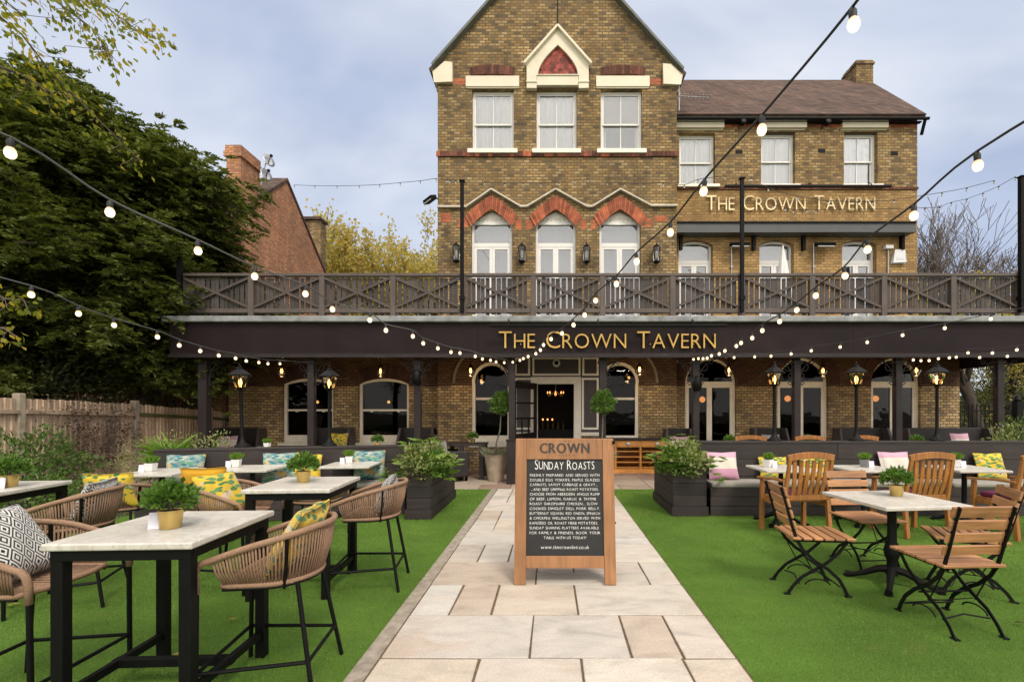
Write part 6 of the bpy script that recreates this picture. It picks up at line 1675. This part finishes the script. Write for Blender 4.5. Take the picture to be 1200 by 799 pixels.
# dark table and chair beside the left arched window
x, Y = PX(549, 10.6), 10.6; o = thing('dark_table', 'dark wooden table beside the left arched window under the veranda', 'table', (x, Y, .004))
MB().bx(-.48, .40, -.35, .35, .72, .76).build('tabletop', M_booth, o, bevel=.005)
for sx, sy in ((-.1, -.3), (.33, -.3), (-.42, .3), (.33, .3)): MB().bx(sx - .045, sx + .045, sy - .045, sy + .045, 0, .719).build('leg', M_booth, o)
put_pot(('brass', 'box'), (PX(554, 10.6), 10.6, .766), 'small brass pot on the dark table beside the left arched window', .3)
x, Y = PX(527, 10.2), 10.2; o = thing('dark_armchair', 'dark upholstered armchair behind the left planter', 'chair', (x, Y, .004), radians(-60))
MB().bx(-.3, .3, -.3, .3, .12, .44).build('seat', M_booth, o, bevel=.04); MB().bx(-.3, .3, -.42, -.301, .12, .98).build('backrest', M_booth, o, bevel=.05); MB().bx(-.38, -.301, -.4, .3, .1, .64).build('armrest', M_booth, o, bevel=.03); MB().bx(.301, .38, -.4, .3, .1, .64).build('armrest', M_booth, o, bevel=.03)
for sx in (-.27, .27):
    for sy in (-.27, .27): MB().bx(sx - .025, sx + .025, sy - .025, sy + .025, 0, .12).build('leg', M_black, o)
put_pillow('speck', M_speck, (.40, .40, .12), (PX(518.5, 10.2), 10.2, .47), (radians(12), 0, radians(-40)), 'pale grey pillow on the armchair behind the left planter')
o = thing('storage_box', 'tall narrow dark box between the ball tree pot and the A-board', 'box', (PX(599.5, 9.7), 9.75, 0)); MB().bx(-.10, .12, -.1, .1, .004, PZ(516, 9.75)).build('body', M_fasc2, o, bevel=.006); MB().bx(-.115, .135, -.115, .115, PZ(516, 9.75) + .001, PZ(516, 9.75) + .02).build('lid', M_fasc2, o)

# ------------------------------------------------------------------ fence on the left
FX = -8.6
fn = thing('garden_fence', 'weathered close board wooden fence with concrete posts on the left', 'fence', (FX, 9, 0))
fp = [(3.4, 1.72), (5.6, 1.72), (7.75, 1.70), (9.9, 1.63), (12.05, 1.50), (14.2, 1.3)]
for y, z in fp: MB().bx(FX - .06, FX + .06, y - .055, y + .055, 0, z + .06).build('post', M_conc, fn, w=True, bevel=.015)
for (ya, za), (yb, zb) in zip(fp[:-1], fp[1:]):
    m = MB(); y = ya + .06
    while y < yb - .07:
        w_ = min(.1, yb - .06 - y); t = (y - ya) / (yb - ya); zt = lerp(za, zb, t) - .02 + random.uniform(-.012, .012)
        m.add([(FX + .01, y, .05), (FX + .03, y + w_ * .1, .05), (FX + .012, y + w_, .05), (FX - .004, y + w_, .05), (FX + .01, y, zt), (FX + .03, y + w_ * .1, zt), (FX + .012, y + w_, zt), (FX - .004, y + w_, zt)], [(0, 1, 5, 4), (1, 2, 6, 5), (2, 3, 7, 6), (3, 0, 4, 7), (4, 5, 6, 7), (0, 3, 2, 1)]); y += w_ * .93
    m.build('board_panel', M_fence, fn, w=True)
    mossy = ya > 9
    for f_ in (.86, .38):
        MB().beam((FX + .055, ya + .05, za * f_), (FX + .055, yb - .05, zb * f_), .05, .07).build('rail', M_moss if mossy else M_fence, fn, w=True, bevel=.006)
# ------------------------------------------------------------------ beds along the fence
struct(MB().bx(-8.58, -6.0, 2, LE - .01, -.05, .004).build('planting_bed', M_soil))
bed = [('bushy green laurel shrub at the left end of the fence bed', (-7.55, 7.0, 0), [('foliage', 2600, (0, 0, .6), (.65, .6, .55), .07, .032, M_shrub, .2)]),
       ('low variegated yellow green shrub below the laurel by the fence', (-6.9, 6.3, 0), [('foliage', 1400, (0, 0, .35), (.5, .45, .4), .06, .03, M_box, .2)]),
       ('pale variegated small leaved shrub behind the left bench table', (-6.5, 8.0, 0), [('foliage', 3200, (0, 0, .55), (.75, .6, .5), .035, .018, M_varieg, .2)]),
       ('dark green shrub at the left edge of the fence bed', (-7.9, 6.0, 0), [('foliage', 1600, (0, 0, .45), (.5, .5, .5), .07, .035, M_box, .2)]),
       ('leafy shrub at the veranda corner behind the left bench', (-6.0, 8.5, 0), [('foliage', 1500, (0, 0, .6), (.45, .4, .45), .05, .025, M_varieg, .3)])]
for l, b, p_ in bed: shrub('shrub', l, 'shrub', b, p_, 'shrubs in the fence bed')
o = shrub('fern', 'pale green spiky plant above the left bench end', 'plant', (-6.05, 7.6, 0), [('foliage', 40, (0, 0, .5), (.2, .2, .2), .1, .02, M_bright, .3)])
a = RNG.uniform(0, 2 * pi, 260); p = np.stack([np.zeros(260), np.zeros(260), np.full(260, .72)], 1) + RNG.normal(0, .05, (260, 3)); leaves('fronds', p, np.stack([np.cos(a), np.sin(a), RNG.uniform(.1, 1.2, 260)], 1), .38, .035, M_bright, o)
# dry creeper on the fence
cr = thing('dry_creeper', 'dry brown creeper clinging to the middle fence panel', 'climbing plant', (FX + .1, 8.8, 0))
n_ = 1500; yy = RNG.normal(8.9, .55, n_); zz = np.clip(RNG.normal(1.0, .38, n_), .1, 1.75); p = np.stack([FX + .07 + RNG.uniform(0, .07, n_), yy, zz], 1)
leaves('foliage', p, RNG.normal(0, 1, (n_, 3)) + [.6, 0, -.3], .05, .03, M_dry, cr, w=True)
m = MB()
for k in range(14):
    y = 8.3 + k * .09; pts = [(FX + .08, y, 0)]
    for q in range(7): y += random.uniform(-.12, .14); pts.append((FX + .07 + random.uniform(0, .03), y, .25 * (q + 1) * random.uniform(.85, 1.05)))
    m.tube(pts, [.008, .007, .006, .005, .005, .004, .003, .002], 4)
m.build('stem', M_bark2, cr, w=True)
m_ = shrub('shrub', 'ferny shrub behind the low wall at the right edge', 'shrub', (PX(1188, 8.2), 8.2, 0), [('foliage', 1500, (0, 0, .8), (.5, .35, .42), .06, .02, M_varieg, .4), ('foliage', 900, (.3, .1, .9), (.4, .3, .45), .10, .018, M_shrub, .5)])
# ------------------------------------------------------------------ trees
def yew(label, base, h, rad, n_b, z0, seed, dens=1.0, zlow=.12, name='yew_tree', m_=None, trunk_r=.28, skew=(0, 0), extra=()):
    rnd = random.Random(seed); rg = np.random.default_rng(seed)
    o = thing(name, label, 'tree', base)
    m = MB(); m.tube([(0, 0, 0), (.1, .05, h * .25), (-.05, .1, h * .5), (0, 0, h * .8), (0, 0, h * .98)], [trunk_r, trunk_r * .8, trunk_r * .6, trunk_r * .3, .03], 10); m.build('trunk', M_bark, o, smooth=True)
    PT, DR, LN = [], [], []; bm_ = MB()
    for b in range(n_b + len(extra)):
        k = rnd.random() ** .85; z = lerp(z0, h * .97, k); prof = (1 - k ** 1.5) ** .75 * (.72 + .28 * min(1, k / .12)); R = rad * prof * rnd.choice((rnd.uniform(.5, .8), rnd.uniform(.8, 1.0), rnd.uniform(.95, 1.2))) + .3
        a = rnd.uniform(0, 2 * pi)
        if b >= n_b: z, a, R = extra[b - n_b]
        dirv = Vector((cos(a), sin(a), 0)); rise = rnd.uniform(.05, .38)
        pts = []
        for q in range(7):
            t = q / 6; pts.append(Vector((skew[0] * k, skew[1] * k, z)) + dirv * (R * t) + Vector((0, 0, R * (rise * t - .45 * rise * t * t - .10 * t * t))) + Vector((rnd.uniform(-1, 1), rnd.uniform(-1, 1), 0)) * .06 * R * t)
        r0 = .02 + .018 * R / 2; bm_.tube(pts, [r0 * (1 - .85 * q / 6) for q in range(7)], 5)
        ns = int(46 * R / 3 * dens)
        for s in range(ns):
            t = 0.22 + .78 * rnd.random() ** .7; i = min(5, int(t * 6)); f = t * 6 - i; p = pts[i].lerp(pts[i + 1], f)
            side = dirv.cross(Vector((0, 0, 1))) * rnd.choice((-1, 1)); L = rnd.uniform(.25, .62) * (1.15 - .5 * t)
            tw = (dirv * rnd.uniform(.4, 1.0) + side * rnd.uniform(.1, .9) + Vector((0, 0, rnd.uniform(-.5, .35)))).normalized()
            p = p + Vector((rnd.gauss(0, .16), rnd.gauss(0, .16), rnd.gauss(0, .20)))
            u = np.linspace(.05, 1, 13); tv = np.array(tw)[None]; drop = np.zeros((13, 3)); drop[:, 2] = -.22 * L * u * u
            c = np.array(p)[None] + tv * (L * u)[:, None] + drop
            sd = np.cross(tv, [[0, 0, 1.0]]); sd = unit(sd)
            for sg in (-1, 1):
                PT.append(c); DR.append(unit(tv * .75 + sd * sg * .75 + rg.normal(0, .25, (13, 3)))); LN.append(np.full(13, .125) * (1.15 - .6 * u))
    p = np.concatenate(PT); d = np.concatenate(DR); l = np.concatenate(LN)
    leaves('crown', p, d, l, l * .42, m_ or M_yew, o, flat=.7); bm_.build('branches', M_bark, o, smooth=True)
    return o
yew('large dark yew tree rising behind the left fence', (-11.3, 10.8, 0), 9.0, 4.5, 300, 1.9, 3, 1.6)
yew('dark yew cut by the left edge of the picture', (-14.3, 9.6, 0), 8.0, 4.0, 150, 1.5, 8, 1.3)
yew('smaller yew in front of the neighbour chimney, beside the large one', (-9.8, 11.4, 0), 8.2, 2.5, 150, 2.6, 14, 1.9, trunk_r=.14, extra=[(6.1, -.5, 1.9), (6.3, -.15, 2.6), (6.5, .25, 2.5), (6.4, -.8, 2.2), (6.7, -.35, 2.6), (6.0, .05, 1.9), (6.8, 0, 2.2), (6.9, -.6, 2.0), (5.7, -.25, 1.7), (6.6, .5, 2.3), (7.1, -.2, 1.7), (5.6, .3, 1.6)])
# broad dark evergreens filling the ground behind the fence
for i, (x, y, r, h_, l) in enumerate(((-13.2, 14.2, 2.4, 4.2, 'broad dark evergreen bush behind the fence, furthest left'), (-10.4, 13.6, 1.7, 3.6, 'broad dark evergreen bush behind the fence under the yew'), (-9.35, 11.9, .75, 3.4, 'narrow dark evergreen bush behind the fence by the veranda corner'), (-10.6, 9.6, 1.3, 3.1, 'dark evergreen bush behind the middle fence panel'))):
    shrub('evergreen_bush', l, 'bush', (x, y, 0), [('foliage', int(5200 * r), (0, 0, h_ * .5), (r, r, h_ * .52), .10, .045, M_hedge, .0)], 'dark bushes behind the fence')

def branching(name, label, base, h, spread, depth, seed, leafn, leafm, leafL, trunk_r, cat='tree', nfork=3, lean=.0, bark=None, multi=1, first=.28, twig=.006, up=.35):
    rnd = random.Random(seed); o = thing(name, label, cat, base); bmz = MB(); mtr = MB(); tips = []
    def grow(p, d, L, r, lev, mb):
        pts = [p]; n_ = 3
        for i in range(n_):
            d = (d + Vector((rnd.gauss(0, .14), rnd.gauss(0, .14), rnd.gauss(0, .08) + .04))).normalized(); p = p + d * (L / n_); pts.append(p)
        r1 = max(twig, r * .62); mb.tube(pts, [lerp(r, r1, i / n_) for i in range(n_ + 1)], 7 if lev < 2 else 4 if lev < 4 else 3)
        if lev >= depth - 2:
            for q in pts[1:]: tips.append((q, d))
        if lev >= depth: return
        k = nfork + (1 if rnd.random() < .35 else 0)
        for j in range(k):
            ang = rnd.uniform(.25, .75) * spread; ax_ = Vector((rnd.gauss(0, 1), rnd.gauss(0, 1), rnd.gauss(0, .4))); ax_ = (ax_ - d * ax_.dot(d)).normalized()
            nd = (d * cos(ang) + ax_ * sin(ang) + Vector((0, 0, up * .3))).normalized(); st_ = pts[rnd.choice((1, 2, 3, 3))] if lev else pts[rnd.choice((2, 3))]
            grow(st_, nd, L * rnd.uniform(.62, .86), r1 * rnd.uniform(.6, .9), lev + 1, bmz)
    for s in range(multi):
        a = 2 * pi * s / multi; grow(Vector((.25 * cos(a) * (multi > 1), .25 * sin(a) * (multi > 1), 0)), Vector((lean + .22 * cos(a) * (multi > 1), .22 * sin(a) * (multi > 1), 1)).normalized(), h * first, trunk_r, 0, mtr)
    mtr.build('trunk', bark or M_bark, o, smooth=True); bmz.build('branches', bark or M_bark2, o, smooth=True)
    if leafn and tips:
        T = np.array([t[0][:] for t in tips]); D = np.array([t[1][:] for t in tips]); rg = np.random.default_rng(seed); ix = rg.integers(0, len(T), leafn)
        leaves('crown', T[ix] + rg.normal(0, leafL * .85, (leafn, 3)), D[ix] + rg.normal(0, .7, (leafn, 3)) + [0, 0, -.4], leafL, leafL * .7, leafm, o)
    return o
branching('autumn_tree', 'thin golden autumn tree between the neighbour house and the gable', (PX(452, 27), 27, 0), 13.6, .70, 5, 5, 36000, M_autumn, .20, .16, multi=4, first=.27, twig=.010)
branching('autumn_tree', 'golden autumn tree low behind the balcony beside the neighbour house', (PX(408, 30), 31, 0), 12.6, .70, 5, 19, 32000, M_autumn, .20, .15, multi=3, first=.27, twig=.010)
branching('bare_tree', 'bare winter tree right of the wing roof', (PX(1122, 32), 32, 0), 20.0, .85, 5, 21, 0, M_autumn, .1, .32, nfork=4, first=.25, twig=.017)
branching('bare_tree', 'bare winter tree behind the right end of the balcony', (PX(1190, 28), 28, 0), 19.5, .9, 5, 33, 0, M_autumn, .1, .34, nfork=4, first=.24, twig=.015)
# street trees seen under the right end of the veranda
branching('street_tree', 'thick trunked street tree with yellow leaves beyond the right railings', (PX(1152, 17), 17, 0), 7.5, .8, 4, 44, 3800, M_autumn, .14, .26, first=.34, twig=.012, bark=M_bark3)
branching('street_tree', 'thinner street tree with yellow leaves beyond the right railings', (PX(1188, 20), 20, 0), 7.0, .8, 4, 47, 3800, M_autumn, .14, .16, first=.3, twig=.012, bark=M_bark3)
for i, (px, Y, r, l) in enumerate(((1140, 21, 1.8, 'dull green hedge bush beyond the right railings, left one'), (1200, 23, 2.2, 'dull green hedge bush beyond the right railings, right one'), (1260, 20, 2.0, 'dull green hedge bush past the right frame edge'))):
    shrub('hedge_bush', l, 'bush', (PX(px, Y), Y, 0), [('foliage', 7000, (0, 0, 1.7), (r, r, 1.9), .11, .06, M_hedge, .0), ('autumn_leaves', 1500, (0, 0, 2.3), (r, r, 1.9), .10, .06, M_autumn, 0)], 'bushes beyond the railings')
# iron railings on the right
ir = thing('iron_railing', 'black spiked iron railings seen under the right end of the veranda', 'railing', (10.9, 15.0, 0))
m = MB(); m.bx(10.6, 16.5, 14.98, 15.02, .25, .29); m.bx(10.6, 16.5, 14.98, 15.02, 1.45, 1.49); m.build('rail', M_iron, ir, w=True)
m = MB(); x = 10.66
while x < 16.4: m.tube([(x, 15, .05), (x, 15, 1.62)], .012, 5); m.lathe([(.02, 0), (.022, .03), (.002, .11)], (x, 15, 1.61), 6); x += .13
m.build('spikes', M_iron, ir, w=True)
for px in (1119, 1192): x = PX(px, 14.2); MB().bx(x - .09, x + .09, 14.1, 14.28, 0, 1.75).lathe([(.07, 1.75), (.1, 1.8), (.06, 1.9), (.01, 1.95)], (x, 14.19, 0), 12).build('gate_post', M_iron, ir, w=True)
x, Y = PX(1193.5, 22), 22; o = thing('street_lamp', 'slim grey street lamp column beyond the railings at the right edge', 'street lamp', (x, Y, 0)); MB().tube([(0, 0, 0), (0, 0, 1), (0, 0, 5)], [.09, .07, .05], 10).build('column', M_silver, o); MB().bx(-.12, .12, -.5, .1, 5.0, 5.12).build('lamp_head', M_silver, o)

# near lime branches hanging in from the top left
lt = thing('lime_tree', 'tree with yellowing leaves whose branches hang in at the upper left', 'tree', (-9.8, 5.2, 0))
MB().tube([(0, 0, 0), (.1, 0, 2.5), (.0, .1, 5), (.2, .2, 8.5)], [.24, .2, .16, .08], 10).build('trunk', M_bark, lt, smooth=True)
def bough(uv, Y, n_, jit, L=.105, dens=None):
    P3 = [Vector(P(x, y, yy)) for (x, y), yy in zip(uv, Y)]
    m = MB(); m.tube(P3, [.02 - .016 * i / (len(P3) - 1) for i in range(len(P3))], 5); pts = []; dr = []
    for i in range(n_):
        t = random.random() ** .8 * (len(P3) - 1.001); k = int(t); p = P3[k].lerp(P3[k + 1], t - k); d = (P3[k + 1] - P3[k]).normalized()
        off = Vector((random.gauss(0, jit), random.gauss(0, jit), random.gauss(-.4 * jit, jit))); pts.append(p + off); dr.append(d + Vector((random.gauss(0, .6), random.gauss(0, .6), -.7 + random.gauss(0, .4))))
        if i % 5 == 0: m.tube([p, p + off * .5, p + off], .004, 3)
    return m, np.array(pts), np.array(dr)
B1 = [([(-90, -120), (0, -60), (60, -25), (120, 5), (160, 35), (190, 48)], [5.6, 6.0, 6.3, 6.5, 6.6, 6.6], 330, .10), ([(-60, -90), (20, -30), (70, 5), (110, 35), (132, 68)], [5.6, 6.0, 6.2, 6.3, 6.4], 260, .11), ([(-120, -80), (-40, -40), (5, 0), (25, 18)], [5.4, 5.7, 5.9, 6.0], 110, .16),
      ([(-120, -40), (-20, 5), (25, 40), (60, 85), (110, 135), (165, 190)], [5.6, 6.2, 6.6, 6.9, 7.2, 7.4], 170, .10), ([(-110, 60), (-30, 70), (20, 85), (55, 105), (90, 115)], [5.6, 6.1, 6.4, 6.6, 6.8], 120, .15), ([(-120, 290), (-30, 330), (5, 350), (28, 352), (36, 370)], [5.2, 5.6, 5.8, 5.9, 5.9], 46, .09), ([(-120, 370), (-30, 380), (5, 385), (22, 396)], [5.2, 5.6, 5.7, 5.7], 36, .07)]
for uv, Y, n_, j in B1:
    m, p, d = bough(uv, Y, n_, j); br = m.build('branch', M_bark2, lt, w=True)
    leaves('leaves', p, d, .085, .055, M_lime, br, w=True)
# the far wood that closes the horizon behind the lot, one mass
fw = []
for i in range(60000):
    a = random.uniform(-1.15, 1.15); r = random.uniform(70, 90); hgt = 4.2 + 1.6 * sin(a * 9) + 1.2 * sin(a * 23 + 1); fw.append((r * sin(a), r * cos(a), random.uniform(0, 1) ** .7 * max(1.5, hgt)))
p = np.array(fw); tag(leaves('far_wood', p, RNG.normal(0, 1, p.shape), .8, .5, M_hedge), kind='stuff')
# ------------------------------------------------------------------ light, sky, camera
W = bpy.data.worlds.new('World'); SC.world = W; W.use_nodes = True
t = W.node_tree; t.nodes.clear(); n = N(t)
out = n.n('ShaderNodeOutputWorld'); bg = n.n('ShaderNodeBackground'); bg.inputs['Strength'].default_value = .10
sky = n.n('ShaderNodeTexSky'); sky.sky_type = 'NISHITA'; sky.sun_disc = False
SUN_EL, SUN_AZ = 48, 152     # azimuth measured clockwise from +Y (behind the camera, a little right of it is < 180)
sky.sun_elevation = radians(SUN_EL); sky.sun_rotation = radians(SUN_AZ); sky.air_density = 1.0; sky.dust_density = 1.0; sky.ozone_density = 2.0
v = n.n('ShaderNodeTexCoord').outputs['Generated']
sp = n.n('ShaderNodeSeparateXYZ'); n.l(v, sp.inputs[0])
# flatten the sky dome into a cloud layer
zz = n.math('ADD', n.math('MAXIMUM', sp.outputs[2], 0.0), .30)
cb = n.n('ShaderNodeCombineXYZ'); n.l(n.math('DIVIDE', sp.outputs[0], zz), cb.inputs[0]); n.l(n.math('DIVIDE', sp.outputs[1], zz), cb.inputs[1])
c1 = n.noise(n.scaled(cb.outputs[0], (.75, .9, 1)), 1.15, 5, .5, .35)
cl = n.ramp(c1, [(.42, 0.0), (.60, 1.0)])
c2 = n.noise(n.scaled(cb.outputs[0], (1.0, 1.5, 1)), 2.6, 4, .5, .2)
thin = n.mix(n.ramp(c2, [(.3, 0.0), (.7, 1.0)]), (2.9, 3.5, 5.0), (3.9, 4.5, 5.9))
cloud_c = n.mix(cl, thin, (6.5, 6.8, 7.3))
col = n.mix(.86, sky.outputs[0], cloud_c)
# overcast sky is brightest overhead; the glow behind the viewer is added front light
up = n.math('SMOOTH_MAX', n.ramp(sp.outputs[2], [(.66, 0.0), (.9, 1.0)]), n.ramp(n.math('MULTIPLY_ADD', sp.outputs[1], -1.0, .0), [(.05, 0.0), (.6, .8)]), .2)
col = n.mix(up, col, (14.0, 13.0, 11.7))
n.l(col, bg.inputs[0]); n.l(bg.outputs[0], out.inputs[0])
sun = bpy.data.lights.new('sun', 'SUN'); sun.energy = 1.5; sun.angle = radians(14); sun.color = (1.0, .90, .76)
so = bpy.data.objects.new('sun', sun); COL.objects.link(so)
az = radians(SUN_AZ); d = Vector((sin(az) * cos(radians(SUN_EL)), cos(az) * cos(radians(SUN_EL)), sin(radians(SUN_EL))))
so.rotation_euler = d.to_track_quat('Z', 'Y').to_euler()
so.location = d * 50
cam = bpy.data.cameras.new('camera'); co = bpy.data.objects.new('camera', cam); COL.objects.link(co); SC.camera = co
co.location = (0, 0, H); co.rotation_euler = (radians(90), 0, 0)
cam.sensor_width = 36; cam.lens = F / 1200 * 36; cam.sensor_fit = 'HORIZONTAL'
cam.shift_x = (600 - VX) / 1200; cam.shift_y = (VY - 399.5) / 1200
cam.clip_start = .05; cam.clip_end = 2000
SC.render.engine = 'CYCLES'; SC.cycles.use_denoising = True
SC.cycles.max_bounces = 6; SC.cycles.diffuse_bounces = 3; SC.cycles.glossy_bounces = 3; SC.cycles.transparent_max_bounces = 12; SC.cycles.caustics_reflective = False; SC.cycles.caustics_refractive = False
SC.cycles.sample_clamp_indirect = 4
SC.view_settings.view_transform = 'Standard'; SC.view_settings.look = 'None'; SC.view_settings.exposure = .5; SC.view_settings.gamma = 1; SC.view_settings.use_curve_mapping = False
